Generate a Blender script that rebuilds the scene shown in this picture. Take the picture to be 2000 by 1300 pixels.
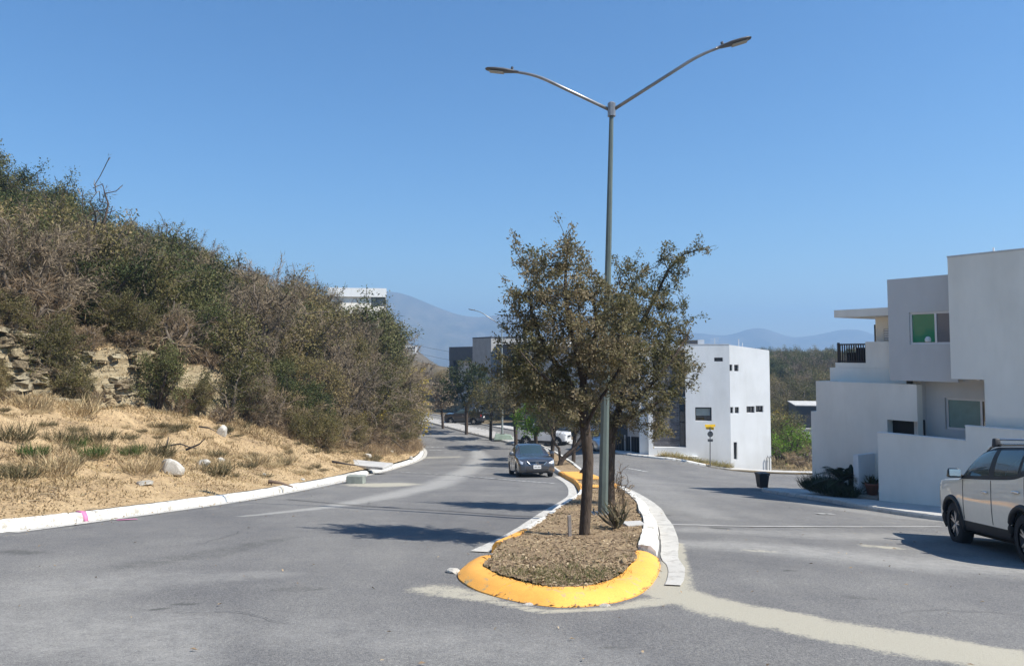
import bpy, math, random
import numpy as np
from mathutils import Vector, Matrix
PI = math.pi
R = math.radians
for o in list(bpy.data.objects):
    bpy.data.objects.remove(o)
SC = bpy.context.scene
COL = SC.collection

# ---------------------------------------------------------------- camera, sky, sun, exposure
EYE = 1.6                      # eye height of the photographer above the road
FOC = 1500.0                   # focal length in units of a 2000-wide frame
PITCH = math.atan(0.0566)
PV = 690 - FOC * math.tan(PITCH)
cam_d = bpy.data.cameras.new('camera')
cam = bpy.data.objects.new('camera', cam_d)
COL.objects.link(cam)
SC.camera = cam
cam_d.sensor_width = 36.0
cam_d.lens = 36.0 * FOC / 2000.0
cam_d.shift_y = (PV - 650.0) / 2000.0
cam_d.clip_start = 0.1
cam_d.clip_end = 20000.0
cam.location = (0, 0, EYE)
cam.rotation_euler = (PI / 2 + PITCH, 0, 0)

SUN_AZ = R(112)                # compass style, from +Y towards +X
SUN_EL = R(51)
world = bpy.data.worlds.new('World')
SC.world = world
world.use_nodes = True
wn = world.node_tree
for n in list(wn.nodes):
    wn.nodes.remove(n)
w_out = wn.nodes.new('ShaderNodeOutputWorld')
w_bg = wn.nodes.new('ShaderNodeBackground')
w_sky = wn.nodes.new('ShaderNodeTexSky')
w_sky.sky_type = 'NISHITA'
w_sky.sun_disc = False
w_sky.sun_elevation = SUN_EL
w_sky.sun_rotation = SUN_AZ
w_sky.altitude = 600.0
w_sky.air_density = 1.3
w_sky.dust_density = 0.1
w_sky.ozone_density = 8.0
w_bg.inputs['Strength'].default_value = 0.068
w_hs = wn.nodes.new('ShaderNodeHueSaturation')
w_hs.inputs['Saturation'].default_value = 1.13
w_hs.inputs['Value'].default_value = 1.16
wn.links.new(w_sky.outputs[0], w_hs.inputs['Color'])
wn.links.new(w_hs.outputs[0], w_bg.inputs[0])
wn.links.new(w_bg.outputs[0], w_out.inputs[0])

sun_d = bpy.data.lights.new('sun', 'SUN')
sun_d.energy = 4.8
sun_d.angle = R(0.53)
sun_d.color = (1.0, 0.95, 0.87)
sun = bpy.data.objects.new('sun', sun_d)
COL.objects.link(sun)
to_sun = Vector((math.sin(SUN_AZ) * math.cos(SUN_EL), math.cos(SUN_AZ) * math.cos(SUN_EL), math.sin(SUN_EL)))
sun.rotation_euler = (-to_sun).to_track_quat('-Z', 'Y').to_euler()
sun.location = (60, -20, 80)

SC.view_settings.view_transform = 'Standard'
SC.view_settings.look = 'None'
SC.view_settings.exposure = 0.86
SC.view_settings.gamma = 1.0
SC.view_settings.use_curve_mapping = False
SC.render.engine = 'CYCLES'
cy = SC.cycles
cy.use_denoising = True
cy.max_bounces = 8
cy.diffuse_bounces = 6
cy.glossy_bounces = 3
cy.transmission_bounces = 4
cy.volume_bounces = 0
cy.transparent_max_bounces = 8
cy.use_adaptive_sampling = True
cy.adaptive_threshold = 0.015
cy.caustics_reflective = False
cy.caustics_refractive = False

# ---------------------------------------------------------------- small helpers
def norm(v):
    v = np.asarray(v, float)
    return v / (np.linalg.norm(v, axis=-1, keepdims=True) + 1e-9)

def mesh_from(name, V, F, mats=(), mi=None, smooth=False, attrs=None):
    """V (n,3) array, F list of faces or an (m,k) array."""
    me = bpy.data.meshes.new(name)
    V = np.asarray(V, np.float32)
    if isinstance(F, np.ndarray):
        m, k = F.shape
        me.vertices.add(len(V))
        me.vertices.foreach_set('co', V.ravel())
        me.loops.add(m * k)
        me.loops.foreach_set('vertex_index', F.astype(np.int32).ravel())
        me.polygons.add(m)
        me.polygons.foreach_set('loop_start', np.arange(0, m * k, k, dtype=np.int32))
        me.polygons.foreach_set('loop_total', np.full(m, k, np.int32))
        me.update(calc_edges=True)
    else:
        me.from_pydata([tuple(map(float, v)) for v in V], [], F)
        me.update()
    for m_ in mats:
        me.materials.append(m_)
    if mi is not None:
        me.polygons.foreach_set('material_index', np.asarray(mi, np.int32))
    if smooth:
        me.polygons.foreach_set('use_smooth', np.ones(len(me.polygons), bool))
    for an, av in (attrs or {}).items():
        av = np.asarray(av, np.float32)
        if av.ndim == 1:
            a = me.attributes.new(an, 'FLOAT', 'POINT')
            a.data.foreach_set('value', av)
        else:
            a = me.attributes.new(an, 'FLOAT_COLOR', 'POINT')
            a.data.foreach_set('color', np.concatenate([av, np.ones((len(av), 4 - av.shape[1]), np.float32)], 1).ravel())
    me.validate()
    return me

def link(name, me, parent=None, loc=None, rotz=None):
    o = bpy.data.objects.new(name, me)
    COL.objects.link(o)
    if parent is not None:
        o.parent = parent
    if loc is not None:
        o.location = loc
    if rotz is not None:
        o.rotation_euler = (0, 0, rotz)
    return o

def tag(o, label=None, cat=None, group=None, kind=None):
    if label: o['label'] = label
    if cat: o['category'] = cat
    if group: o['group'] = group
    if kind: o['kind'] = kind
    return o

def thing(name, loc, rotz=0.0, label=None, cat=None, group=None, kind=None):
    o = bpy.data.objects.new(name, None)
    COL.objects.link(o)
    o.empty_display_size = 0.2
    o.location = loc
    o.rotation_euler = (0, 0, rotz)
    return tag(o, label, cat, group, kind)

def dup(root, loc, rotz=0.0, label=None, scale=None, group=None):
    r = root.copy()
    COL.objects.link(r)
    r.location = loc
    r.rotation_euler = (root.rotation_euler.x, root.rotation_euler.y, rotz)
    if scale is not None:
        r.scale = scale if hasattr(scale, '__len__') else (scale,) * 3
    if label: r['label'] = label
    if group: r['group'] = group
    for ch in list(root.children):
        c = ch.copy()
        COL.objects.link(c)
        c.parent = r
        for g in list(ch.children):
            d = g.copy()
            COL.objects.link(d)
            d.parent = c
    return r

class MB:
    """collects simple shapes and links them as one mesh object"""
    def __init__(s):
        s.v = []; s.f = []; s.m = []
    def poly(s, pts, faces, mi=0):
        b = len(s.v)
        s.v += [tuple(map(float, p)) for p in pts]
        for f in faces:
            s.f.append([b + i for i in f]); s.m.append(mi)
        return s
    def box(s, x0, x1, y0, y1, z0, z1, mi=0):
        p = [(x0, y0, z0), (x1, y0, z0), (x1, y1, z0), (x0, y1, z0), (x0, y0, z1), (x1, y0, z1), (x1, y1, z1), (x0, y1, z1)]
        return s.poly(p, [(0, 3, 2, 1), (4, 5, 6, 7), (0, 1, 5, 4), (1, 2, 6, 5), (2, 3, 7, 6), (3, 0, 4, 7)], mi)
    def cbox(s, c, size, rz=0.0, mi=0, top=1.0):
        hx, hy, hz = size[0] / 2, size[1] / 2, size[2] / 2
        co, si = math.cos(rz), math.sin(rz)
        p = []
        for z, k in ((-hz, 1.0), (hz, top)):
            for x, y in ((-hx, -hy), (hx, -hy), (hx, hy), (-hx, hy)):
                x *= k; y *= k
                p.append((c[0] + x * co - y * si, c[1] + x * si + y * co, c[2] + z))
        return s.poly(p, [(0, 3, 2, 1), (4, 5, 6, 7), (0, 1, 5, 4), (1, 2, 6, 5), (2, 3, 7, 6), (3, 0, 4, 7)], mi)
    def tube(s, pts, rad, n=8, mi=0, cap=True, flat=None):
        pts = [Vector(p) for p in pts]
        if not hasattr(rad, '__len__'): rad = [rad] * len(pts)
        b = len(s.v)
        for i, p in enumerate(pts):
            d = (pts[min(i + 1, len(pts) - 1)] - pts[max(i - 1, 0)]).normalized()
            ref = Vector((0, 0, 1)) if abs(d.z) < 0.9 else Vector((0, 1, 0))
            a = d.cross(ref).normalized(); c = d.cross(a).normalized()
            for k in range(n):
                t = 2 * PI * (k + 0.5) / n
                q = p + a * (math.cos(t) * rad[i]) + c * (math.sin(t) * rad[i] * (flat or 1.0))
                s.v.append(tuple(q))
        for i in range(len(pts) - 1):
            for k in range(n):
                k2 = (k + 1) % n
                s.f.append([b + i * n + k, b + i * n + k2, b + (i + 1) * n + k2, b + (i + 1) * n + k]); s.m.append(mi)
        if cap:
            s.f.append([b + k for k in range(n)][::-1]); s.m.append(mi)
            e = b + (len(pts) - 1) * n
            s.f.append([e + k for k in range(n)]); s.m.append(mi)
        return s
    def lathe(s, prof, n=24, axis='z', c=(0, 0, 0), mi=0):
        b = len(s.v)
        for r, h in prof:
            for k in range(n):
                t = 2 * PI * k / n
                if axis == 'z': p = (c[0] + r * math.cos(t), c[1] + r * math.sin(t), c[2] + h)
                else: p = (c[0] + r * math.cos(t), c[1] + h, c[2] + r * math.sin(t))
                s.v.append(p)
        for i in range(len(prof) - 1):
            for k in range(n):
                k2 = (k + 1) % n
                s.f.append([b + i * n + k, b + i * n + k2, b + (i + 1) * n + k2, b + (i + 1) * n + k]); s.m.append(mi)
        return s
    def build(s, name, mats, parent=None, smooth=False, bevel=0.0, loc=None, rotz=None):
        if not isinstance(mats, (list, tuple)): mats = [mats]
        me = mesh_from(name, s.v, s.f, mats, s.m, smooth)
        if bevel > 0:
            import bmesh
            bm = bmesh.new(); bm.from_mesh(me)
            bmesh.ops.bevel(bm, geom=bm.edges[:], offset=bevel, segments=2, profile=0.6, affect='EDGES')
            bm.to_mesh(me); bm.free()
        return link(name, me, parent, loc, rotz)

# ---------------------------------------------------------------- materials
MATS = {}
def _nodes(name):
    m = bpy.data.materials.new(name)
    m.use_nodes = True
    nt = m.node_tree
    return m, nt, nt.nodes['Principled BSDF']

def N(nt, kind, **kw):
    n = nt.nodes.new(kind)
    for k, v in kw.items():
        if k in n.inputs.keys(): n.inputs[k].default_value = v
        else: setattr(n, k, v)
    return n

def noise(nt, scale, detail=4.0, rough=0.6, vec=None):
    n = N(nt, 'ShaderNodeTexNoise', Scale=scale, Detail=detail, Roughness=rough)
    if vec is not None: nt.links.new(vec, n.inputs['Vector'])
    return n

def ramp(nt, fac, stops):
    r = nt.nodes.new('ShaderNodeValToRGB')
    e = r.color_ramp.elements
    while len(e) < len(stops): e.new(0.5)
    for i, (p, c) in enumerate(stops):
        e[i].position = p
        e[i].color = (c[0], c[1], c[2], 1) if hasattr(c, '__len__') else (c, c, c, 1)
    nt.links.new(fac, r.inputs[0])
    return r.outputs[0]

def mixc(nt, fac, a, b, mode='MIX'):
    m = nt.nodes.new('ShaderNodeMix')
    m.data_type = 'RGBA'; m.blend_type = mode
    for sock, val in ((m.inputs[0], fac), (m.inputs[6], a), (m.inputs[7], b)):
        if hasattr(val, 'is_output') or hasattr(val, 'links'): nt.links.new(val, sock)
        elif hasattr(val, '__len__'): sock.default_value = (val[0], val[1], val[2], 1)
        else: sock.default_value = val
    return m.outputs[2]

def math_(nt, op, a, b=None, clamp=False):
    m = nt.nodes.new('ShaderNodeMath'); m.operation = op; m.use_clamp = clamp
    for sock, val in ((m.inputs[0], a), (m.inputs[1], b)):
        if val is None: continue
        if hasattr(val, 'is_output') or hasattr(val, 'links'): nt.links.new(val, sock)
        else: sock.default_value = val
    return m.outputs[0]

def wpos(nt):
    return nt.nodes.new('ShaderNodeNewGeometry').outputs['Position']

def plain(name, col, rough=0.6, metal=0.0, var=0.12, scale=3.0, bump=0.0, bscale=60.0, coat=0.0, spec=0.5, world=False):
    if name in MATS: return MATS[name]
    m, nt, b = _nodes(name)
    vec = wpos(nt) if world else nt.nodes.new('ShaderNodeTexCoord').outputs['Object']
    n = noise(nt, scale, 5, 0.62, vec)
    c = ramp(nt, n.outputs['Fac'], [(0.3, [x * (1 - var) for x in col]), (0.7, [min(1, x * (1 + var)) for x in col])])
    nt.links.new(c, b.inputs['Base Color'])
    b.inputs['Roughness'].default_value = rough
    b.inputs['Metallic'].default_value = metal
    b.inputs['Coat Weight'].default_value = coat
    b.inputs['Coat Roughness'].default_value = 0.04
    b.inputs['Specular IOR Level'].default_value = spec
    if bump > 0:
        bn = noise(nt, bscale, 4, 0.6, vec)
        bp = N(nt, 'ShaderNodeBump', Strength=bump, Distance=0.02)
        nt.links.new(bn.outputs['Fac'], bp.inputs['Height'])
        nt.links.new(bp.outputs[0], b.inputs['Normal'])
    MATS[name] = m
    return m

def stucco(name, col, var=0.07):
    """painted render: broad blotches, faint rain streaks, fine trowel relief"""
    if name in MATS: return MATS[name]
    m, nt, b = _nodes(name)
    vec = wpos(nt)
    mp = N(nt, 'ShaderNodeMapping'); mp.inputs['Scale'].default_value = (0.7, 0.7, 0.16)
    nt.links.new(vec, mp.inputs['Vector'])
    n1 = noise(nt, 0.55, 5, 0.6, vec); n2 = noise(nt, 1.7, 6, 0.65, mp.outputs[0])
    c1 = ramp(nt, n1.outputs['Fac'], [(0.3, [x * (1 - var) for x in col]), (0.7, [x * (1 + var * 0.6) for x in col])])
    c2 = ramp(nt, n2.outputs['Fac'], [(0.30, (0.885, 0.88, 0.86)), (0.55, (1, 1, 1))])
    nt.links.new(mixc(nt, 0.7, c1, c2, 'MULTIPLY'), b.inputs['Base Color'])
    b.inputs['Roughness'].default_value = 0.85
    bn = noise(nt, 45, 4, 0.6, vec)
    bp = N(nt, 'ShaderNodeBump', Strength=0.25, Distance=0.01)
    nt.links.new(bn.outputs['Fac'], bp.inputs['Height']); nt.links.new(bp.outputs[0], b.inputs['Normal'])
    MATS[name] = m
    return m

def leafmat(name, stops, rnd=0.35, trans=0.3, rough=0.7):
    """leaf faces coloured leaf by leaf from the tint attribute, shifted a little per plant"""
    if name in MATS: return MATS[name]
    m, nt, b = _nodes(name)
    at = N(nt, 'ShaderNodeAttribute', attribute_name='tint')
    oi = nt.nodes.new('ShaderNodeObjectInfo')
    sh = math_(nt, 'MULTIPLY', math_(nt, 'SUBTRACT', oi.outputs['Random'], 0.5), rnd)
    f = math_(nt, 'ADD', at.outputs['Fac'], sh, True)
    c = ramp(nt, f, stops)
    b.inputs['Roughness'].default_value = rough
    b.inputs['Specular IOR Level'].default_value = 0.25
    nt.links.new(c, b.inputs['Base Color'])
    tr = nt.nodes.new('ShaderNodeBsdfTranslucent')
    nt.links.new(c, tr.inputs['Color'])
    mx = N(nt, 'ShaderNodeMixShader'); mx.inputs[0].default_value = trans
    out = nt.nodes['Material Output']
    nt.links.new(b.outputs[0], mx.inputs[1]); nt.links.new(tr.outputs[0], mx.inputs[2])
    nt.links.new(mx.outputs[0], out.inputs['Surface'])
    MATS[name] = m
    return m

def glassmat(name, col, rough=0.03, spec=1.0):
    """window glass seen from a bright street: dark, tinted, mirror-like"""
    if name in MATS: return MATS[name]
    m, nt, b = _nodes(name)
    b.inputs['Base Color'].default_value = (*col, 1)
    b.inputs['Roughness'].default_value = rough
    b.inputs['IOR'].default_value = 1.55
    b.inputs['Specular IOR Level'].default_value = spec
    n = noise(nt, 1.3, 2, 0.5, nt.nodes.new('ShaderNodeTexCoord').outputs['Object'])
    bp = N(nt, 'ShaderNodeBump', Strength=0.05, Distance=0.05)
    nt.links.new(n.outputs['Fac'], bp.inputs['Height']); nt.links.new(bp.outputs[0], b.inputs['Normal'])
    MATS[name] = m
    return m

def carpaint(name, col, metal=0.0, rough=0.35):
    m = plain(name, col, rough=rough, metal=metal, var=0.04, scale=8, coat=1.0)
    return m
# ---------------------------------------------------------------- the lie of the land
_py = np.arange(-60, 4000, 1.0)
_pz = np.interp(_py, [-60, 0, 42, 50, 58, 66, 75, 90, 100, 120, 160, 230, 330, 600, 1500, 4000],
                [-5.2, 1.6, 6.35, 7.1, 7.55, 7.78, 7.85, 7.85, 7.6, 6.9, 4.6, 4.4, 8, 26, 80, 90])
_k = np.ones(7) / 7
_pz = np.concatenate([_pz[:3], np.convolve(_pz, _k, 'valid'), _pz[-3:]])

def smooth(a, b, x):
    t = np.clip((np.asarray(x, float) - a) / (b - a), 0, 1)
    return t * t * (3 - 2 * t)

def zroad(x, y):
    """height of the road plane and its gentle continuation"""
    x = np.asarray(x, float); y = np.asarray(y, float)
    d = np.interp(y, _py, _pz)
    d = d + 0.045 * np.clip(x - 3.5, 0, 13)
    d = d - 0.02 * np.clip(-x, 0, 8) * (1 - smooth(30, 48, y))
    d = d - 0.5 * smooth(38, 50, y) * (1 - smooth(58, 74, y)) * smooth(2, 7, x) * (1 - smooth(10, 14.5, x))
    return EYE - d

def ray(u, v):
    a = (u - 1000) / FOC; c = (PV - v) / FOC
    return np.array([a, math.cos(PITCH) - c * math.sin(PITCH), math.sin(PITCH) + c * math.cos(PITCH)])

def on_ground(u, v, h=None, dz=0.0):
    """where the line of sight through a point of the survey photo meets the ground"""
    h = h or zroad
    r = ray(u, v)
    t0 = 2.0
    for t in np.concatenate([np.arange(2, 140, 0.25), np.arange(140, 900, 2)]):
        p = r * t
        if EYE + p[2] < float(h(p[0], p[1])) + dz:
            lo, hi = t0, t
            for _ in range(24):
                m = (lo + hi) / 2; p = r * m
                if EYE + p[2] < float(h(p[0], p[1])) + dz: hi = m
                else: lo = m
            p = r * hi
            return Vector((p[0], p[1], EYE + p[2]))
        t0 = t
    return Vector((*(r * 140)[:2], 0))

def at_depth(u, v, y):
    r = ray(u, v); t = y / r[1]
    return Vector((r[0] * t, y, EYE + r[2] * t))
RNG = np.random.default_rng(7)
_lat = RNG.random((64, 64))
def vnoise(x, y, sc):
    """cheap smooth value noise in 0..1"""
    x = np.asarray(x, float) * sc + 500; y = np.asarray(y, float) * sc + 500
    xi = np.floor(x).astype(int); yi = np.floor(y).astype(int)
    fx = x - xi; fy = y - yi
    fx = fx * fx * (3 - 2 * fx); fy = fy * fy * (3 - 2 * fy)
    g = lambda a, b: _lat[a % 64, b % 64]
    return (g(xi, yi) * (1 - fx) + g(xi + 1, yi) * fx) * (1 - fy) + (g(xi, yi + 1) * (1 - fx) + g(xi + 1, yi + 1) * fx) * fy

KERB_L = np.array([(-13, 2), (-10.6, 6), (-9.1, 9.5), (-8.12, 12.4), (-7.39, 16.0), (-6.75, 20.3), (-6.4, 27.6), (-6.5, 33), (-6.8, 45), (-6.45, 53.4),
                   (-6.7, 58.7), (-7.4, 63), (-9.1, 69.5), (-10.9, 74), (-13.8, 80), (-17.5, 87), (-23, 95), (-34, 106), (-50, 116)])
MED_L = np.array([(-0.3, 11.3), (0.27, 13.74), (0.98, 17.67), (1.6, 20.8), (2.02, 23.6), (2.31, 29.2), (2.23, 35.6), (2.19, 44.2), (1.79, 54.3),
                  (0.6, 62.5), (-0.45, 67.4), (-2.38, 71.8), (-4.56, 76.6), (-7.42, 83.0), (-9.97, 88.5), (-13.3, 94)])
MED_R = np.array([(-11.5, 95.5), (-8.2, 90), (-5.6, 84.9), (-2.6, 78.8), (-0.1, 73.2), (1.76, 68.2), (2.99, 61.5), (3.6, 54), (3.8, 47), (3.75, 40), (3.68, 33.3),
                  (3.7, 26.3), (3.57, 22.6), (3.3, 19.0), (2.98, 16.6), (2.72, 14.55), (2.34, 12.36), (2.02, 10.8)])
MED_NOSE = np.array([(2.01, 10.75), (1.88, 9.9), (1.55, 8.75), (1.22, 8.05), (0.8, 7.66), (0.39, 7.6), (0.0, 7.9), (-0.42, 8.5), (-0.64, 9.3), (-0.55, 10.3)])
KERB_R2 = np.array([(-34, 119), (-22, 110), (-14, 101.5), (-7.5, 93.5), (-2.2, 83), (2.2, 74), (5.3, 62.5), (7.1, 55), (9.6, 51.2), (12.6, 50.4), (15.6, 49.2), (21, 47.2), (30, 45.5)])
PAVE1 = np.array([(30, 32.2), (20, 31.6), (13, 30.9), (9.6, 29.6), (9.5, 27.2), (9.85, 24.3), (9.75, 22), (10.1, 20), (10.6, 18.3), (11.4, 16), (12.5, 12), (14, 6), (15, 0)])

def resample(P, step, smooth_it=True):
    P = np.asarray(P, float)
    if smooth_it and len(P) > 2:
        Q = []
        E = np.vstack([2 * P[0] - P[1], P, 2 * P[-1] - P[-2]])
        for i in range(1, len(E) - 2):
            a, b, c, d = E[i - 1:i + 3]
            for t in np.linspace(0, 1, 8, endpoint=False):
                Q.append(0.5 * ((2 * b) + (c - a) * t + (2 * a - 5 * b + 4 * c - d) * t * t + (3 * b - a - 3 * c + d) * t ** 3))
        Q.append(P[-1]); P = np.array(Q)
    L = np.concatenate([[0], np.cumsum(np.linalg.norm(np.diff(P, axis=0), axis=1))])
    n = max(2, int(round(L[-1] / step)) + 1)
    t = np.linspace(0, L[-1], n)
    return np.stack([np.interp(t, L, P[:, 0]), np.interp(t, L, P[:, 1])], 1)

def dist_poly(X, Y, P):
    """distance of many points to a polyline, and the parameter along it"""
    X = np.asarray(X, float); Y = np.asarray(Y, float)
    best = np.full(X.shape, 1e9); par = np.zeros(X.shape)
    for i in range(len(P) - 1):
        a, b = P[i], P[i + 1]
        d = b - a; l2 = d @ d + 1e-9
        t = np.clip(((X - a[0]) * d[0] + (Y - a[1]) * d[1]) / l2, 0, 1)
        q = np.hypot(X - a[0] - t * d[0], Y - a[1] - t * d[1])
        m = q < best
        best = np.where(m, q, best); par = np.where(m, (i + t) / (len(P) - 1), par)
    return best, par

def inside(X, Y, P):
    X = np.asarray(X, float); Y = np.asarray(Y, float)
    r = np.zeros(X.shape, bool)
    j = len(P) - 1
    for i in range(len(P)):
        xi, yi = P[i]; xj, yj = P[j]
        c = ((yi > Y) != (yj > Y)) & (X < (xj - xi) * (Y - yi) / (yj - yi + 1e-12) + xi)
        r ^= c; j = i
    return r

KL = resample(KERB_L, 0.5)
def xk(y): return np.interp(y, KL[:, 1], KL[:, 0])
def slen(x, y):
    """distance left of the hillside kerb"""
    y = np.asarray(y, float)
    sl = (xk(y + 0.5) - xk(y - 0.5))
    return (xk(y) - x) / np.sqrt(1 + sl * sl)
def cut_at(y): return np.interp(y, [0, 12, 20, 24, 27, 31, 36, 45, 58, 70, 110], [13, 12, 10, 9.1, 7.6, 5.4, 3.7, 2.6, 1.8, 1.7, 2.0])
def bench(y): return np.interp(y, [0, 12, 20, 26, 36, 58, 70, 110], [3.2, 3.1, 2.9, 2.6, 1.85, 1.5, 1.2, 1.0])
def zhill(x, y):
    x = np.asarray(x, float); y = np.asarray(y, float)
    s = np.maximum(slen(x, y), 0)
    wob = (vnoise(x, y, 0.5) - 0.5)
    s1 = cut_at(y) + wob * 1.2
    h = 0.13 + bench(y) * np.clip(s / s1, 0, 1) ** 1.1
    rock = 1 - smooth(29, 37, y)
    w = 0.7 * rock + 1.9 * (1 - rock)
    h = h + np.interp(y, [0, 30, 40, 60, 75, 110], [2.1, 2.1, 2.9, 3.6, 3.6, 3.0]) * smooth(0, 1, (s - s1) / w)
    h = h + np.interp(y, [0, 42, 54, 110], [0.30, 0.355, 0.56, 0.58]) * np.clip(s - s1 - w, 0, 45) * (1 - 0.23 * smooth(8, 24, s))
    h = h + (vnoise(x, y, 0.9) - 0.5) * 0.35 * smooth(0.5, 2.5, s) + (vnoise(x, y, 2.7) - 0.5) * 0.14 * smooth(0.3, 1.5, s)
    return zroad(xk(y), y) + h * smooth(-0.05, 0.2, s) + 0.0

def zland(x, y):
    """everything beyond the road and its verges"""
    x = np.asarray(x, float); y = np.asarray(y, float)
    z = zroad(x, y) - 0.06
    z = z - 2.3 * smooth(17, 30, x) * smooth(44, 80, y) * (1 - smooth(85, 150, y))
    z = z + 0.6 * np.exp(-((x - 82) / 50) ** 2 - ((y - 205) / 60) ** 2)
    z = z + 7.5 * np.exp(-((x + 42) / 22) ** 2 - ((y - 165) / 38) ** 2)
    z = z + 53 * np.exp(-((x + 100) / 42) ** 2 - ((y - 460) / 90) ** 2)
    z = z + (vnoise(x, y, 0.02) - 0.5) * 6 * smooth(130, 400, y)
    z = z + (vnoise(x, y, 0.35) - 0.5) * 0.25 * smooth(14, 24, np.abs(x)) * smooth(40, 60, y)
    return z

# ---- materials of the ground
def asphalt():
    m, nt, b = _nodes('asphalt')
    p = wpos(nt)
    big = noise(nt, 0.35, 5, 0.65, p); mid = noise(nt, 2.2, 6, 0.7, p); fine = noise(nt, 38, 4, 0.75, p); grit = noise(nt, 110, 2, 0.5, p)
    mp = N(nt, 'ShaderNodeMapping'); mp.inputs['Scale'].default_value = (1.5, 0.12, 1); mp.inputs['Rotation'].default_value = (0, 0, R(6))
    nt.links.new(p, mp.inputs['Vector'])
    lane = noise(nt, 0.9, 4, 0.6, mp.outputs[0])
    c = ramp(nt, big.outputs['Fac'], [(0.3, (0.115, 0.114, 0.113)), (0.7, (0.172, 0.169, 0.160))])
    c = mixc(nt, 0.55, c, ramp(nt, mid.outputs['Fac'], [(0.3, (0.86, 0.86, 0.88)), (0.72, (1.13, 1.12, 1.1))]), 'MULTIPLY')
    c = mixc(nt, 0.5, c, ramp(nt, lane.outputs['Fac'], [(0.3, (0.84, 0.84, 0.86)), (0.7, (1.16, 1.15, 1.12))]), 'MULTIPLY')
    c = mixc(nt, 0.8, c, ramp(nt, fine.outputs['Fac'], [(0.3, (0.52, 0.52, 0.54)), (0.5, (1, 1, 1)), (0.72, (1.6, 1.58, 1.52))]), 'MULTIPLY')
    c = mixc(nt, 0.6, c, ramp(nt, grit.outputs['Fac'], [(0.32, (0.4, 0.4, 0.42)), (0.5, (1, 1, 1)), (0.68, (1.9, 1.86, 1.78))]), 'MULTIPLY')
    at = N(nt, 'ShaderNodeAttribute', attribute_name='dust')
    sp = nt.nodes.new('ShaderNodeSeparateColor'); nt.links.new(at.outputs['Color'], sp.inputs[0])
    edge = noise(nt, 4.5, 9, 0.8, p); grain = noise(nt, 42, 3, 0.7, p)
    e = math_(nt, 'ADD', math_(nt, 'MULTIPLY', math_(nt, 'SUBTRACT', edge.outputs['Fac'], 0.5), 1.5), math_(nt, 'MULTIPLY', math_(nt, 'SUBTRACT', grain.outputs['Fac'], 0.5), 0.9))
    def mask(sock, lo, hi):
        v = math_(nt, 'ADD', sock, math_(nt, 'MULTIPLY', e, math_(nt, 'MULTIPLY', sock, 1.6, True)))
        return ramp(nt, v, [(lo, 0.0), (hi, 1.0)])
    c = mixc(nt, math_(nt, 'MULTIPLY', mask(sp.outputs[1], 0.22, 0.85), 0.60), c, (0.36, 0.35, 0.32))
    c = mixc(nt, math_(nt, 'MULTIPLY', mask(sp.outputs[0], 0.36, 0.60), 0.80), c, (0.41, 0.38, 0.295))
    c = mixc(nt, math_(nt, 'MULTIPLY', mask(sp.outputs[2], 0.3, 0.7), 0.75), c, (0.06, 0.06, 0.055))
    nt.links.new(c, b.inputs['Base Color'])
    b.inputs['Roughness'].default_value = 0.88
    b.inputs['Specular IOR Level'].default_value = 0.3
    bp = N(nt, 'ShaderNodeBump', Strength=0.55, Distance=0.012)
    hsum = math_(nt, 'ADD', fine.outputs['Fac'], math_(nt, 'MULTIPLY', grit.outputs['Fac'], 0.7))
    nt.links.new(hsum, bp.inputs['Height']); nt.links.new(bp.outputs[0], b.inputs['Normal'])
    return m

def earth(name, stops, sc=1.2, bump=0.7, speck=0.8):
    m, nt, b = _nodes(name)
    p = wpos(nt)
    a = noise(nt, sc, 7, 0.7, p); f = noise(nt, sc * 16, 5, 0.7, p); g = noise(nt, 70, 3, 0.6, p)
    c = ramp(nt, a.outputs['Fac'], stops)
    c = mixc(nt, speck, c, ramp(nt, f.outputs['Fac'], [(0.28, (0.5, 0.48, 0.46)), (0.5, (1, 1, 1)), (0.72, (1.35, 1.32, 1.25))]), 'MULTIPLY')
    c = mixc(nt, 0.6, c, ramp(nt, g.outputs['Fac'], [(0.3, (0.6, 0.6, 0.6)), (0.6, (1.15, 1.15, 1.15))]), 'MULTIPLY')
    nt.links.new(c, b.inputs['Base Color'])
    b.inputs['Roughness'].default_value = 0.95
    b.inputs['Specular IOR Level'].default_value = 0.15
    bp = N(nt, 'ShaderNodeBump', Strength=bump, Distance=0.08)
    nt.links.new(f.outputs['Fac'], bp.inputs['Height']); nt.links.new(bp.outputs[0], b.inputs['Normal'])
    return m

M_ASPH = asphalt()
M_VERGE = earth('dry verge soil', [(0.25, (0.17, 0.125, 0.08)), (0.42, (0.35, 0.25, 0.142)), (0.6, (0.47, 0.343, 0.195)), (0.8, (0.36, 0.29, 0.18))], 0.9)
def bedded(m):
    """where the slope is cut steep, thin beds of buff rock and dark joints show instead of soil"""
    nt = m.node_tree; b = nt.nodes['Principled BSDF']; soil = b.inputs['Base Color'].links[0].from_socket
    g = nt.nodes.new('ShaderNodeNewGeometry')
    sp = nt.nodes.new('ShaderNodeSeparateXYZ'); nt.links.new(g.outputs['True Normal'], sp.inputs[0])
    steep = ramp(nt, sp.outputs['Z'], [(0.50, 1.0), (0.72, 0.0)])
    mp = N(nt, 'ShaderNodeMapping'); mp.inputs['Scale'].default_value = (0.8, 0.8, 5.0)
    nt.links.new(g.outputs['Position'], mp.inputs['Vector'])
    n = noise(nt, 1.6, 7, 0.7, mp.outputs[0])
    c = ramp(nt, n.outputs['Fac'], [(0.32, (0.07, 0.055, 0.035)), (0.45, (0.24, 0.19, 0.115)), (0.6, (0.36, 0.30, 0.195)), (0.75, (0.16, 0.125, 0.08))])
    nt.links.new(mixc(nt, steep, soil, c), b.inputs['Base Color'])
bedded(M_VERGE)
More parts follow.
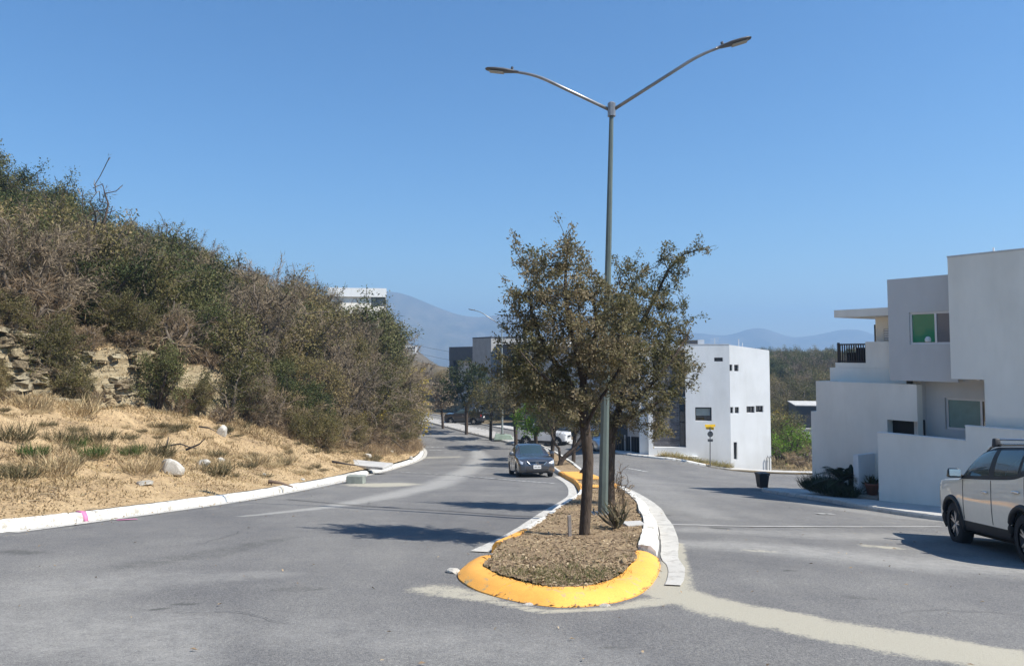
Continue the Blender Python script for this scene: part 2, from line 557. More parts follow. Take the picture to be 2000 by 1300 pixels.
M_MEDIAN = earth('leaf littered soil', [(0.25, (0.15, 0.11, 0.07)), (0.45, (0.29, 0.21, 0.13)), (0.62, (0.39, 0.29, 0.175)), (0.8, (0.32, 0.28, 0.15))], 2.2)
M_LAND = earth('scrub land', [(0.3, (0.06, 0.05, 0.032)), (0.5, (0.11, 0.088, 0.055)), (0.7, (0.17, 0.135, 0.085))], 0.12)
M_FAR = earth('mountain scrub', [(0.3, (0.08, 0.08, 0.05)), (0.5, (0.13, 0.12, 0.08)), (0.7, (0.20, 0.17, 0.12))], 0.01, 0.0)
M_CONC = plain('pavement concrete', (0.42, 0.41, 0.385), 0.9, var=0.16, scale=1.4, bump=0.3, bscale=70, world=True)
M_CONC2 = plain('grey median paving', (0.34, 0.33, 0.31), 0.9, var=0.16, scale=1.1, bump=0.3, bscale=60, world=True)
def chipped(name, col, under, amount):
    """kerb paint worn through to the concrete in ragged patches"""
    m, nt, b = _nodes(name)
    p = wpos(nt)
    n = noise(nt, 5, 8, 0.75, p); n2 = noise(nt, 1.7, 4, 0.6, p); f = noise(nt, 60, 3, 0.6, p)
    c = ramp(nt, n2.outputs['Fac'], [(0.3, [x * 0.88 for x in col]), (0.7, [min(1, x * 1.06) for x in col])])
    k = ramp(nt, n.outputs['Fac'], [(amount, 1.0), (amount + 0.06, 0.0)])
    c = mixc(nt, k, c, under)
    c = mixc(nt, 0.5, c, ramp(nt, f.outputs['Fac'], [(0.3, (0.8, 0.8, 0.8)), (0.6, (1.05, 1.05, 1.05))]), 'MULTIPLY')
    nt.links.new(c, b.inputs['Base Color'])
    b.inputs['Roughness'].default_value = 0.75
    bp = N(nt, 'ShaderNodeBump', Strength=0.4, Distance=0.02)
    nt.links.new(n.outputs['Fac'], bp.inputs['Height']); nt.links.new(bp.outputs[0], b.inputs['Normal'])
    return m
M_KWHITE = chipped('worn white kerb paint', (0.72, 0.71, 0.66), (0.40, 0.37, 0.31), 0.43)
M_KYELL = chipped('yellow kerb paint', (0.83, 0.395, 0.07), (0.42, 0.31, 0.16), 0.37)
M_KGREY = chipped('bare kerb concrete', (0.50, 0.48, 0.43), (0.36, 0.34, 0.30), 0.42)
M_PAINT = chipped('road paint', (0.62, 0.61, 0.57), (0.2, 0.2, 0.19), 0.5)

# ---- the road sheet
def xr(y): return np.interp(y, [0, 30.9, 31.5, 46.4, 47.2, 51.2, 55, 60, 64.9, 74, 83, 93.5, 101.5, 110, 119],
                            [16, 16, 31, 31, 21, 9.7, 7.2, 5.9, 4.6, 2.3, -2.1, -7.4, -13.9, -21.9, -33])
ys = [1.5]
while ys[-1] < 112: ys.append(ys[-1] + 0.09 + 0.011 * max(0, ys[-1] - 5))
ys = np.array(ys)
ncol = 210
tt = np.linspace(0, 1, ncol)
XL = xk(ys) - 0.2; XR = np.maximum(xr(ys) + 0.2, XL + 1)
X = XL[:, None] + (XR - XL)[:, None] * tt[None]; Y = np.repeat(ys[:, None], ncol, 1)
Z = zroad(X, Y) + (vnoise(X, Y, 0.8) - 0.5) * 0.012
def gp(pts): return np.array([tuple(on_ground(u, v))[:2] for u, v in pts])
def streak(pts, half, world_pts=False, taper=None):
    P = np.array(pts, float) if world_pts else gp(pts)
    d, t = dist_poly(X, Y, P)
    hw = half if not hasattr(half, '__len__') else np.interp(t, np.linspace(0, 1, len(half)), half)
    return np.clip(1.25 - d / (hw * 1.25), 0, 1)
beige = np.maximum.reduce([
    streak([(1320, 1060), (1316, 1110), (1300, 1150)], [0.12, 0.2, 0.3]),
    streak([(1290, 1148), (1340, 1165), (1420, 1190), (1560, 1217), (1750, 1252), (2100, 1312)], [0.30, 0.30, 0.36, 0.38, 0.40, 0.42]),
    0.62 * streak([(850, 1150), (930, 1165)], [0.4, 0.3]),
    0.7 * streak([(930, 1165), (1060, 1195), (1200, 1188), (1290, 1172)], [0.16, 0.10, 0.10, 0.25]),
    0.8 * streak([(730, 947), (775, 945)], [1.2, 1.0]),
    0.5 * streak([(840, 893), (885, 892)], [1.5, 1.2]),
    0.6 * streak([(1700, 1066), (1745, 1070)], [0.3, 0.3]), 0.55 * streak([(1460, 1073), (1500, 1075)], [0.2, 0.2]),
    0.35 * streak([(828, 890), (820, 905), (700, 940), (500, 982), (0, 1048)], [0.3, 0.25, 0.2, 0.2, 0.3])])
white = np.maximum.reduce([
    0.9 * streak([(470, 1008), (640, 990), (760, 968), (850, 948), (910, 920), (940, 895), (930, 876)], [0.1, 0.25, 0.5, 0.6, 0.7, 0.8, 0.4]),
    0.45 * streak([(100, 1150), (300, 1130), (560, 1120)], [1.2, 0.8, 0.3]), 0.5 * streak([(-50, 1240), (250, 1240), (330, 1290)], [1.5, 1.2, 0.5]),
    0.65 * streak([(1330, 1060), (1550, 1075), (1800, 1100), (2000, 1110)], [0.5, 0.9, 1.0, 1.2]),
    0.55 * streak([(1350, 1035), (1600, 1045), (1850, 1050)], [0.5, 0.9, 0.7]),
    0.45 * streak([(1150, 905), (1260, 940), (1330, 985), (1400, 1010)], [1.2, 1.6, 1.0, 0.6]),
    0.55 * streak([(1500, 962), (1620, 990), (1760, 1010), (1900, 1022)], [0.5, 0.6, 0.6, 0.6]),
    0.5 * streak([(800, 850), (860, 846), (940, 868)], [1.5, 2, 1.0]),
    0.4 * streak([(600, 1230), (1000, 1260), (1200, 1290)], [0.8, 0.8, 0.5]),
    0.25 * smooth(2.5, 4.0, X) * smooth(9, 13, Y)])
darkm = np.maximum.reduce([streak([(355, 1177), (382, 1178)], [0.07, 0.05]), streak([(306, 1189), (322, 1189)], [0.05, 0.04]), 0.6 * streak([(20, 1078), (65, 1080)], [0.3, 0.25]),
                           streak([(1398, 1031), (1415, 1032)], 0.16), 0.5 * streak([(560, 1150), (620, 1148)], [.25, .15]), 0.55 * streak([(1180, 1262), (1230, 1266)], [.10, .06]), 0.5 * streak([(1660, 1165), (1720, 1168)], [.16, .1]), 0.45 * streak([(220, 1110), (420, 1080), (560, 1050)], [.35, .5, .3]), streak([(1520, 1072), (1530, 1073)], 0.06), streak([(1632, 1118), (1637, 1118)], 0.05), streak([(1918, 1139), (1921, 1139)], 0.05),
                           streak([(1298, 1005), (1303, 1006)], 0.09), streak([(1540, 1112), (1546, 1112)], 0.07)])
V = np.stack([X, Y, Z], -1).reshape(-1, 3)
idx = np.arange(len(ys) * ncol).reshape(len(ys), ncol)
F = np.stack([idx[:-1, :-1], idx[:-1, 1:], idx[1:, 1:], idx[1:, :-1]], -1).reshape(-1, 4)
road = link('road', mesh_from('road', V, F, [M_ASPH], None, True, {'dust': np.stack([beige, white, darkm], -1).reshape(-1, 3)}))
tag(road, kind='structure', label='worn grey asphalt road splitting round the median')

def ribbon(name, pts, half, mat, dz, step=0.4, world_pts=False, label=None):
    P = resample(np.array(pts, float) if world_pts else gp(pts), step)
    T = norm(np.gradient(P, axis=0)); Nn = np.stack([-T[:, 1], T[:, 0]], 1)
    hw = half if not hasattr(half, '__len__') else np.interp(np.linspace(0, 1, len(P)), np.linspace(0, 1, len(half)), half)[:, None]
    wob = 1 + (0.08 if name == 'gutter' else 0.25) * (RNG.random((len(P), 1)) - 0.5)
    A = P + Nn * hw * wob; B = P - Nn * hw * wob
    V = np.array([(x, y, float(zroad(x, y)) + dz) for x, y in np.vstack([A, B])])
    n = len(P)
    F = [[i, i + n, i + n + 1, i + 1] for i in range(n - 1)]
    return tag(link(name, mesh_from(name, V, F, [mat])), kind='structure', label=label)

ribbon('road_marking', [(772, 921), (900, 929), (1085, 944)], 0.10, M_PAINT, 0.014, label='faded white line across the left lane')
ribbon('road_marking', [(832, 873), (868, 873)], 0.16, M_PAINT, 0.012); ribbon('road_marking', [(838, 879), (875, 878)], 0.14, M_PAINT, 0.012)
ribbon('road_marking', [(908, 876), (934, 881)], 0.3, M_PAINT, 0.012)
ribbon('road_joint', [(1240, 1024), (1400, 1027), (1600, 1029), (1840, 1029)], 0.055, M_CONC, 0.014, label='pale concrete joint across the right lane')
ribbon('road_marking', [(1225, 914), (1265, 921)], 0.14, M_PAINT, 0.012); ribbon('road_marking', [(1595, 1003), (1628, 1004)], 0.10, M_PAINT, 0.012)
ribbon('road_crack_and_shadow', [(560, 975), (700, 987), (900, 1000), (1060, 1010)], 0.03, plain('painted post shadow', (0.035, 0.035, 0.036), 0.7), 0.014, label='painted thin shadow of the lamp post across the left lane')  # the lamp post's cast shadow, painted as a thin dark ribbon
ribbon('gutter', np.vstack([MED_R[-9:] + [0.16, 0.0], [(2.10, 10.0), (1.93, 9.2), (1.80, 8.75)]]), [0.10, 0.12, 0.13, 0.14, 0.14, 0.15, 0.15, 0.14, 0.09], M_KGREY, 0.010, 0.3, True, 'concrete gutter strip along the right side of the median')
ribbon('gutter', MED_L[:7] - [0.17, 0.0], 0.14, M_KGREY, 0.010, 0.3, True, 'concrete gutter strip along the left side of the median')
ribbon('gutter', KERB_L[3:13] + [0.16, 0.0], 0.12, M_KGREY, 0.010, 0.3, True, 'dusty gutter strip along the hillside kerb')

# hairline cracks wandering over the asphalt
M_CRACK = plain('crack in asphalt', (0.045, 0.045, 0.047), 0.9)
_rc = np.random.default_rng(33)
for x0, y0, a0, ln in [(-1.6, 6.6, 2.6, 2.2), (3.4, 7.2, .9, 2.4), (4.6, 9.5, 2.2, 2.6), (-5.0, 11.0, 1.3, 3.0), (-2.6, 12.2, .2, 2.0), (5.6, 14.0, 2.9, 2.4), (-3.0, 18.0, 1.8, 4.0), (6.0, 20.0, 1.6, 4.5),]:
    P_ = [(x0, y0)]; a_ = a0
    while ln > 0:
        a_ += _rc.normal(0, .35); P_.append((P_[-1][0] + .14 * math.cos(a_), P_[-1][1] + .14 * math.sin(a_))); ln -= .14
    ribbon('road_crack_and_shadow', P_, [.001, .003, .0045, .003, .001], M_CRACK, .012, .07, True)
# ---- kerbs, piece by piece
PROF = [(0, -0.05), (0.03, 0.09), (0.10, 0.155), (0.27, 0.165), (0.29, -0.05)]
PROF_Y = [(0, -0.05), (0.0, 0.02), (0.085, 0.075), (0.15, 0.108), (0.23, 0.122), (0.325, 0.128), (0.34, -0.05)]
def kerb(name, pts, side, matfun, piece=2.4, prof=PROF, gap=0.012, label=None, hs=1.0):
    """side +1: body lies left of the walking direction. One child per cast length."""
    root = thing(name, (0, 0, 0), 0, label, kind='structure')
    P = resample(pts, 0.22)
    L = np.concatenate([[0], np.cumsum(np.linalg.norm(np.diff(P, axis=0), axis=1))])
    T = norm(np.gradient(P, axis=0)); Nn = np.stack([-T[:, 1], T[:, 0]], 1) * side
    at = lambda l: (np.array([np.interp(l, L, P[:, 0]), np.interp(l, L, P[:, 1])]), np.array([np.interp(l, L, Nn[:, 0]), np.interp(l, L, Nn[:, 1])]))
    l = 0.0; k = 0
    while l < L[-1] - 0.3:
        e = min(L[-1], l + piece * (0.85 + 0.3 * RNG.random()))
        if L[-1] - e < 0.7: e = L[-1]
        dzp = (RNG.random() - 0.5) * 0.02; dn = (RNG.random() - 0.5) * 0.02
        n = max(2, int((e - l) / (0.13 if prof is PROF_Y else 0.3)) + 1)
        V = []; F = []
        for q in np.linspace(l + gap / 2, e - gap / 2, n):
            p, nn = at(q)
            z0 = float(zroad(p[0], p[1]))
            for j, (o, h) in enumerate(prof):
                w = (RNG.random() - 0.5) * 0.012 * (0.35 if prof is PROF_Y else 1) if 0 < j < len(prof) - 1 else 0
                V.append((p[0] + nn[0] * (o + dn + w), p[1] + nn[1] * (o + dn + w), z0 + h * hs + (dzp if 0 < j < len(prof) - 1 else 0) + w))
        m = len(prof)
        for i in range(n - 1):
            for j in range(m - 1):
                f = [i * m + j, i * m + j + 1, (i + 1) * m + j + 1, (i + 1) * m + j]
                F.append(f if side < 0 else f[::-1])
        F.append(list(range(m)) if side > 0 else list(range(m))[::-1])
        F.append([(n - 1) * m + j for j in range(m)][::-1] if side > 0 else [(n - 1) * m + j for j in range(m)])
        ko = link('kerb_segment', mesh_from('kerb_segment', V, F, [matfun((l + e) / 2, at((l + e) / 2)[0])]), root)
        if prof is PROF_Y:
            ko.data.polygons.foreach_set('use_smooth', [True] * len(F)); ko.data.set_sharp_from_angle(angle=R(22))
        l = e; k += 1
    return root

kerb('kerb', KERB_L[2:], +1, lambda l, p: M_KWHITE if RNG.random() < 0.8 or p[1] < 25 else M_KGREY, 2.6, label='worn white kerb along the foot of the hillside')
MED_RING_L = np.vstack([MED_NOSE[-2:], MED_L])
kerb('kerb', MED_L, -1, lambda l, p: M_KYELL if (p[1] < 13.2 or 24.5 < p[1] < 38) else (M_KWHITE if p[1] < 60 else M_KGREY), 1.7, [(0, -0.05), (0.02, 0.10), (0.06, 0.15), (0.15, 0.155), (0.16, -0.05)], label='kerb on the left side of the median, white with yellow lengths')
kerb('kerb', MED_NOSE[::-1][0:], +1, lambda l, p: M_KYELL, 2.1, PROF_Y, 0.004, label='rounded yellow kerb nose of the median', hs=0.9)
kerb('kerb', MED_R, -1, lambda l, p: M_KYELL if p[1] < 10.6 or 25 < p[1] < 36 else (M_KWHITE if p[1] < 60 else M_KGREY), 1.6, PROF, label='white kerb on the right side of the median')
kerb('kerb', KERB_R2[::-1][3:], -1, lambda l, p: M_KGREY if p[1] > 62 else M_KWHITE, 2.4, [(0, -0.05), (0.02, 0.08), (0.05, 0.12), (0.15, 0.125), (0.16, -0.05)], label='low pale kerb in front of the white apartment building')
kerb('kerb', PAVE1, -1 if False else +1, lambda l, p: M_KGREY, 2.4, [(0, -0.05), (0.02, 0.08), (0.05, 0.12), (0.15, 0.125), (0.16, -0.05)], label='grey kerb of the pavement in front of the right house')

# ---- sheets of ground inside outlines
def sheet(name, outline, zf, mat, step, bump=0.0, label=None, kind='structure'):
    """a grid clipped to an outline (cells whose centre lies inside, border vertices pulled onto it)"""
    O = np.asarray(outline, float)
    x0, y0 = O.min(0) - step; x1, y1 = O.max(0) + step
    gx = np.arange(x0, x1 + step, step); gy = np.arange(y0, y1 + step, step)
    GX, GY = np.meshgrid(gx, gy)
    ok = inside((GX[:-1, :-1] + step / 2), (GY[:-1, :-1] + step / 2), O)
    OO = np.vstack([O, O[:1]])
    near, _ = dist_poly(GX, GY, OO)
    ins = inside(GX, GY, O)
    # project outside vertices onto the outline
    out = (~ins) & (near < step * 1.6)
    px, py = GX.copy(), GY.copy()
    ii = np.argwhere(out)
    for i, j in ii:
        q = np.array([GX[i, j], GY[i, j]]); best = 1e9
        for a, b in zip(OO[:-1], OO[1:]):
            d = b - a; t = np.clip(((q - a) @ d) / (d @ d + 1e-9), 0, 1); c = a + t * d
            e = np.hypot(*(q - c))
            if e < best: best = e; px[i, j], py[i, j] = c
    Zz = zf(px, py) + bump * (vnoise(px, py, 1.3) - 0.5) + bump * 0.6 * (vnoise(px, py, 3.9) - 0.5)
    idx = np.arange(GX.size).reshape(GX.shape)
    F = np.stack([idx[:-1, :-1], idx[:-1, 1:], idx[1:, 1:], idx[1:, :-1]], -1)[ok]
    used = np.unique(F); mp = np.zeros(GX.size, int); mp[used] = np.arange(len(used))
    V = np.stack([px.ravel(), py.ravel(), Zz.ravel()], 1)[used]
    return tag(link(name, mesh_from(name, V, mp[F], [mat], None, True)), kind=kind, label=label)

def inset(P, side, d):
    P = np.asarray(P, float); T = norm(np.gradient(P, axis=0)); return P + np.stack([-T[:, 1], T[:, 0]], 1) * side * d
ml = resample(inset(MED_L, -1, 0.13), 0.5, False); mr = resample(inset(MED_R, -1, 0.25), 0.5, False); mn = resample(inset(MED_NOSE[::-1], +1, 0.29), 0.2, False)
front = lambda P, a, b: P[(P[:, 1] >= a) & (P[:, 1] <= b)]
soil_out = np.vstack([front(ml, 10.5, 58)[::-1], mn[1:-1], front(mr, 9.5, 58)[::-1]])
sheet('median_soil', soil_out, lambda x, y: zroad(x, y) + 0.135, M_MEDIAN, 0.09, 0.05, 'bare soil of the median covered in dry leaf litter')
pave_out = np.vstack([front(ml, 57.8, 99), front(mr, 57.8, 99)])
sheet('median_paving', pave_out, lambda x, y: zroad(x, y) + 0.15, M_CONC2, 0.4, 0.0, 'grey paved part of the median further up the road')
# yellow painted crossing surface on the median beside the grey car
ML2 = resample(MED_L, 0.5); MR2 = resample(MED_R, 0.5)
band = lambda a, b: np.vstack([front(ml, a, b), front(mr, a, b)])
for a, b in ((24.2, 26.2), (29.5, 37.5)):
    sheet('yellow_paving', band(a, b), lambda x, y: zroad(x, y) + 0.168, M_KYELL, 0.22, 0.0, 'yellow painted strip across the median')
p1 = resample(PAVE1, 0.5); p1i = inset(p1, +1, 0.15)
sheet('pavement', np.vstack([p1i, [(40, 0), (40, 31.5)]]), lambda x, y: zroad(x, y) + 0.118, M_CONC, 0.5, 0.0, 'concrete pavement in front of the right house')
k2 = resample(KERB_R2[::-1][:9], 0.6)
k2i = inset(k2, -1, 0.15); k2o = inset(k2, -1, 1.7)
sheet('pavement', np.vstack([k2i, k2o[::-1]]), lambda x, y: zroad(x, y) + 0.118, M_CONC, 0.4, 0.0, 'pale pavement in front of the white apartment building')
# ---- hillside on the left, from the kerb up
sv = np.concatenate([np.arange(0.24, 14, 0.28), np.arange(14, 60, 1.0)])
yv = np.concatenate([np.arange(3, 45, 0.3), np.arange(45, 114, 0.8)])
YY = np.repeat(yv[:, None], len(sv), 1)
sl = xk(YY + 0.5) - xk(YY - 0.5)
XX = xk(YY) - sv[None] * np.sqrt(1 + sl * sl)
ZZ = zhill(XX, YY)
idx = np.arange(XX.size).reshape(XX.shape)
F = np.stack([idx[:-1, :-1], idx[1:, :-1], idx[1:, 1:], idx[:-1, 1:]], -1).reshape(-1, 4)
hill = link('hillside', mesh_from('hillside', np.stack([XX, YY, ZZ], -1).reshape(-1, 3), F, [M_VERGE], None, True))
tag(hill, kind='structure', label='dry slope rising left of the road')

# ---- land to the horizon
gx = np.concatenate([np.arange(-1500, -200, 60), np.arange(-200, -60, 8), np.arange(-60, 60, 2.0), np.arange(60, 220, 6), np.arange(220, 1560, 60)])
gy = np.concatenate([np.arange(-60, 0, 6), np.arange(0, 120, 2.0), np.arange(120, 320, 5), np.arange(320, 700, 15), np.arange(700, 3600, 100)])
GX, GY = np.meshgrid(gx, gy)
GZ = zland(GX, GY)
s_ = slen(GX, GY)
GZ = np.where((s_ > 1.0) & (GY < 118), np.minimum(GZ, zhill(GX, GY) - 1.2), GZ)
idx = np.arange(GX.size).reshape(GX.shape)
F = np.stack([idx[:-1, :-1], idx[:-1, 1:], idx[1:, 1:], idx[1:, :-1]], -1).reshape(-1, 4)
tag(link('terrain', mesh_from('terrain', np.stack([GX, GY, GZ], -1).reshape(-1, 3), F, [M_LAND], None, True)), kind='structure', label='scrub land falling away to the plain')

# ---- mountains
def mountain(crest, y0, depth, base, seed, label):
    """a ridge whose crest follows (u, v) bearings at distance y0, with spurs and gullies"""
    rg = np.random.default_rng(seed)
    us = np.array([c[0] for c in crest], float); vs = np.array([c[1] for c in crest], float)
    nx, nyy = 260, 60
    u = np.linspace(us[0], us[-1], nx)
    v = np.interp(u, us, vs)
    k = np.ones(9) / 9; v = np.convolve(np.pad(v, 4, 'edge'), k, 'valid')
    xs = (u - 1000) / FOC * y0; zc = EYE + (690 - v) / FOC * y0
    t = np.linspace(-1, 1, nyy)
    Xm = np.repeat(xs[None], nyy, 0); Ym = y0 + t[:, None] * depth + np.zeros((1, nx))
    prof = np.clip(1 - np.abs(t), 0, 1)[:, None] ** 0.9
    g = (vnoise(Xm, Ym * 0.25, 0.012) - 0.5) * 0.28 + (vnoise(Xm, Ym * 0.4, 0.035) - 0.5) * 0.12
    prof = np.clip(prof + g * prof * (1 - prof) * 3.2, 0, 1.02)
    Zm = base + (zc[None] - base) * prof
    idx = np.arange(nx * nyy).reshape(nyy, nx)
    F = np.stack([idx[:-1, :-1], idx[:-1, 1:], idx[1:, 1:], idx[1:, :-1]], -1).reshape(-1, 4)
    return tag(link('mountain', mesh_from('mountain', np.stack([Xm, Ym, Zm], -1).reshape(-1, 3), F, [M_FAR], None, True)), kind='structure', label=label)
mountain([(300, 640), (450, 600), (620, 575), (700, 566), (765, 567), (800, 575), (840, 592), (880, 608), (915, 617), (950, 617), (985, 611), (1010, 609), (1060, 622), (1120, 640), (1200, 652), (1300, 668), (1420, 690)],
         2700, 600, -70, 3, 'high hazy mountain behind the dark house')
mountain([(900, 700), (1000, 670), (1150, 655), (1280, 645), (1365, 650), (1425, 656), (1450, 645), (1472, 638), (1490, 637), (1510, 645), (1535, 658), (1570, 657), (1610, 650), (1640, 643), (1665, 640), (1690, 645), (1720, 660), (1800, 655), (1900, 640), (2000, 630), (2200, 640), (2400, 690)],
         3300, 550, -70, 5, 'far blue mountain ridge beyond the white apartment building')
# ---------------------------------------------------------------- plants
def colonize(att, root, step, kill, infl, iters=90, up=0.15, seed=0):
    """grow a branching skeleton towards scattered points; returns nodes and parents"""
    rg = np.random.default_rng(seed)
    P = [np.array(p, float) for p in root[0]]; par = list(root[1])
    att = np.asarray(att, float)
    NP = np.array(P)
    d = np.full(len(att), 1e9); near = np.zeros(len(att), int)
    def upd(new, base):
        nonlocal d, near
        if len(new) == 0 or len(att) == 0: return
        D = np.linalg.norm(att[:, None] - new[None], axis=2)
        j = D.argmin(1); m = D[np.arange(len(att)), j]
        b = m < d
        d = np.where(b, m, d); near = np.where(b, j + base, near)
    upd(NP, 0)
    for it in range(iters):
        if len(att) == 0: break
        act = d < infl if (d < infl).any() else d < d.min() * 1.05 + 1e-6
        a = att[act]; n = near[act]
        u, inv = np.unique(n, return_inverse=True)
        dirs = np.zeros((len(u), 3))
        np.add.at(dirs, inv, norm(a - NP[n]))
        dirs = norm(norm(dirs) + np.array([0, 0, up]) + rg.normal(0, 0.22, dirs.shape))
        new = NP[u] + dirs * step
        # skip those that fall on existing nodes
        keep = []
        for k in range(len(new)):
            keep.append(np.min(np.linalg.norm(NP - new[k], axis=1)) > step * 0.45)
        keep = np.array(keep)
        if not keep.any(): break
        new = new[keep]; base = len(NP)
        NP = np.vstack([NP, new]); par += list(u[keep])
        upd(new, base)
        alive = d > kill
        att = att[alive]; d = d[alive]; near = near[alive]
    return NP, np.array(par)

def radii(par, tip, expo=2.3, cap=None):
    n = len(par); acc = np.zeros(n); kids = np.zeros(n, int)
    for i in range(n - 1, -1, -1):
        if acc[i] == 0: acc[i] = tip ** expo
        if par[i] >= 0: acc[par[i]] += acc[i]; kids[par[i]] += 1
    r = acc ** (1 / expo)
    if cap:
        q = np.clip(r / r.max(), 0, 1)
        r = r * (1 + (cap / r.max() - 1) * np.sqrt(q))
    return r, kids

def branch_mesh(P, par, r, kmax=8, kmin=3):
    """tubes along every chain of the skeleton"""
    n = len(P); kids = [[] for _ in range(n)]
    for i in range(n):
        if par[i] >= 0: kids[par[i]].append(i)
    V = []; F = []; nv = 0
    starts = [(i, -1) for i in range(n) if par[i] < 0]
    while starts:
        s, pa = starts.pop()
        ch = ([pa] if pa >= 0 else []) + [s]
        while kids[ch[-1]]:
            ks = sorted(kids[ch[-1]], key=lambda q: -r[q])
            for q in ks[1:]: starts.append((q, ch[-1]))
            ch.append(ks[0])
        if len(ch) < 2: continue
        pts = P[ch]; rr = r[ch].copy()
        if pa >= 0: rr[0] = min(rr[0], rr[1] * 1.3)
        k = int(np.clip(round(rr.max() * 90), kmin, kmax))
        T = norm(np.gradient(pts, axis=0))
        ref = np.array([0.31, 0.95, 0.05]) if abs(T[:, 2]).mean() > 0.5 else np.array([0.05, 0.1, 1.0])
        A = norm(np.cross(T, ref)); B = np.cross(T, A)
        th = 2 * PI * np.arange(k) / k
        ring = pts[:, None] + (A[:, None] * np.cos(th)[None, :, None] + B[:, None] * np.sin(th)[None, :, None]) * rr[:, None, None]
        V.append(ring.reshape(-1, 3))
        m = len(ch)
        i = np.arange(m - 1)[:, None] * k; j = np.arange(k)[None]; j2 = (j + 1) % k
        F.append(np.stack([i + j, i + j2, i + k + j2, i + k + j], -1).reshape(-1, 4) + nv)
        nv += m * k
    return np.vstack(V), np.vstack(F)

def leaf_quads(C, D, Nn, L, W, bend=0.25):
    """rhombic leaves at C pointing along D with face normal Nn"""
    D = norm(D); S = norm(np.cross(D, Nn)); U = np.cross(S, D)
    L = np.asarray(L)[:, None]; W = np.asarray(W)[:, None]
    a = C; b = C + D * L * 0.45 + S * W * 0.5 + U * L * bend * 0.1; c = C + D * L - U * L * bend * 0.35; d = C + D * L * 0.45 - S * W * 0.5 + U * L * bend * 0.1
    V = np.stack([a, b, c, d], 1).reshape(-1, 3)
    F = np.arange(len(C) * 4).reshape(-1, 4)
    return V, F

def foliage(P, par, kids, r, rg, per, size, wid, spread, tipmax, along=0.5, droop=0.0, tint=(0.0, 1.0), sprigs=0.0):
    """leaf faces round the thin shoots; sprigs adds short leafy side shoots"""
    sel = np.where((r < tipmax) & (par >= 0))[0]
    k = rg.poisson(per / 0.72, len(sel)) * (rg.random(len(sel)) < 0.72)      # leaves sit in tufts, some shoots are bare
    src = np.repeat(sel, k)
    t = rg.random(len(src))[:, None]
    base = P[par[src]] * (1 - t) + P[src] * t
    d = norm(P[src] - P[par[src]])
    off = rg.normal(0, 1, (len(src), 3)) * spread
    C = base + off
    D = norm(d * along + rg.normal(0, 0.6, d.shape) + np.array([0, 0, -droop]))
    Nn = norm(rg.normal(0, 0.8, d.shape) + np.array([0, 0, 0.7]))
    L = size * rg.uniform(0.6, 1.35, len(src)); W = L * wid * rg.uniform(0.7, 1.3, len(src))
    V, F = leaf_quads(C, D, Nn, L, W)
    # clumps of tint: each shoot has its own shade
    sh = rg.random(len(P))
    cl = vnoise(P[:, 0] + P[:, 2] * 0.7, P[:, 1] + P[:, 2] * 0.4, 1.6)
    tn = 0.35 * sh[src] + 0.4 * cl[src] + 0.25 * rg.random(len(src))
    tn = tint[0] + (tint[1] - tint[0]) * tn
    return V, F, np.repeat(tn, 4)

def blob(rg, n, ells):
    """points scattered in a union of ellipsoids (centre, radii, weight), denser near the skin"""
    w = np.array([e[2] for e in ells], float); w /= w.sum()
    out = []
    for e, q in zip(ells, rg.multinomial(n, w)):
        u = norm(rg.normal(0, 1, (q, 3))) * (rg.random((q, 1)) ** 0.45)
        out.append(np.array(e[0]) + u * np.array(e[1]))
    return np.vstack(out)

def barkmat(name, c):
    if name in MATS: return MATS[name]
    m, nt, b = _nodes(name)
    tc = nt.nodes.new('ShaderNodeTexCoord').outputs['Object']
    mp = N(nt, 'ShaderNodeMapping'); mp.inputs['Scale'].default_value = (1, 1, 0.25)
    nt.links.new(tc, mp.inputs['Vector'])
    n = noise(nt, 26, 6, 0.7, mp.outputs[0]); n2 = noise(nt, 3, 4, 0.6, tc)
    col = ramp(nt, n.outputs['Fac'], [(0.3, [x * 0.45 for x in c]), (0.52, c), (0.75, [x * 1.5 for x in c])])
    col = mixc(nt, 0.5, col, ramp(nt, n2.outputs['Fac'], [(0.35, (0.7, 0.7, 0.7)), (0.65, (1.2, 1.2, 1.2))]), 'MULTIPLY')
    nt.links.new(col, b.inputs['Base Color']); b.inputs['Roughness'].default_value = 0.95
    b.inputs['Specular IOR Level'].default_value = 0.15
    bp = N(nt, 'ShaderNodeBump', Strength=0.9, Distance=0.03)
    nt.links.new(n.outputs['Fac'], bp.inputs['Height']); nt.links.new(bp.outputs[0], b.inputs['Normal'])
    MATS[name] = m
    return m
BARK = barkmat('dark bark', (0.085, 0.065, 0.05))
BARK_G = barkmat('grey twig bark', (0.165, 0.135, 0.105))
LF_OAK = leafmat('brown green oak leaves', [(0.0, (0.05, 0.055, 0.022)), (0.3, (0.125, 0.12, 0.05)), (0.55, (0.19, 0.168, 0.085)), (0.78, (0.25, 0.195, 0.115)), (1.0, (0.40, 0.345, 0.23))], 0.12, 0.42)
LF_DARK = leafmat('dark green leaves', [(0.0, (0.034, 0.048, 0.016)), (0.4, (0.072, 0.088, 0.028)), (0.7, (0.118, 0.124, 0.044)), (1.0, (0.20, 0.18, 0.08))], 0.75, 0.28)
LF_OLIVE = leafmat('olive scrub leaves', [(0.0, (0.055, 0.058, 0.02)), (0.35, (0.115, 0.108, 0.038)), (0.65, (0.185, 0.155, 0.062)), (1.0, (0.29, 0.22, 0.105))], 0.75, 0.3)
LF_GREY = leafmat('dry grey brown twigs', [(0.0, (0.10, 0.08, 0.056)), (0.4, (0.19, 0.15, 0.10)), (0.7, (0.27, 0.21, 0.14)), (1.0, (0.36, 0.28, 0.18))], 0.4, 0.15)
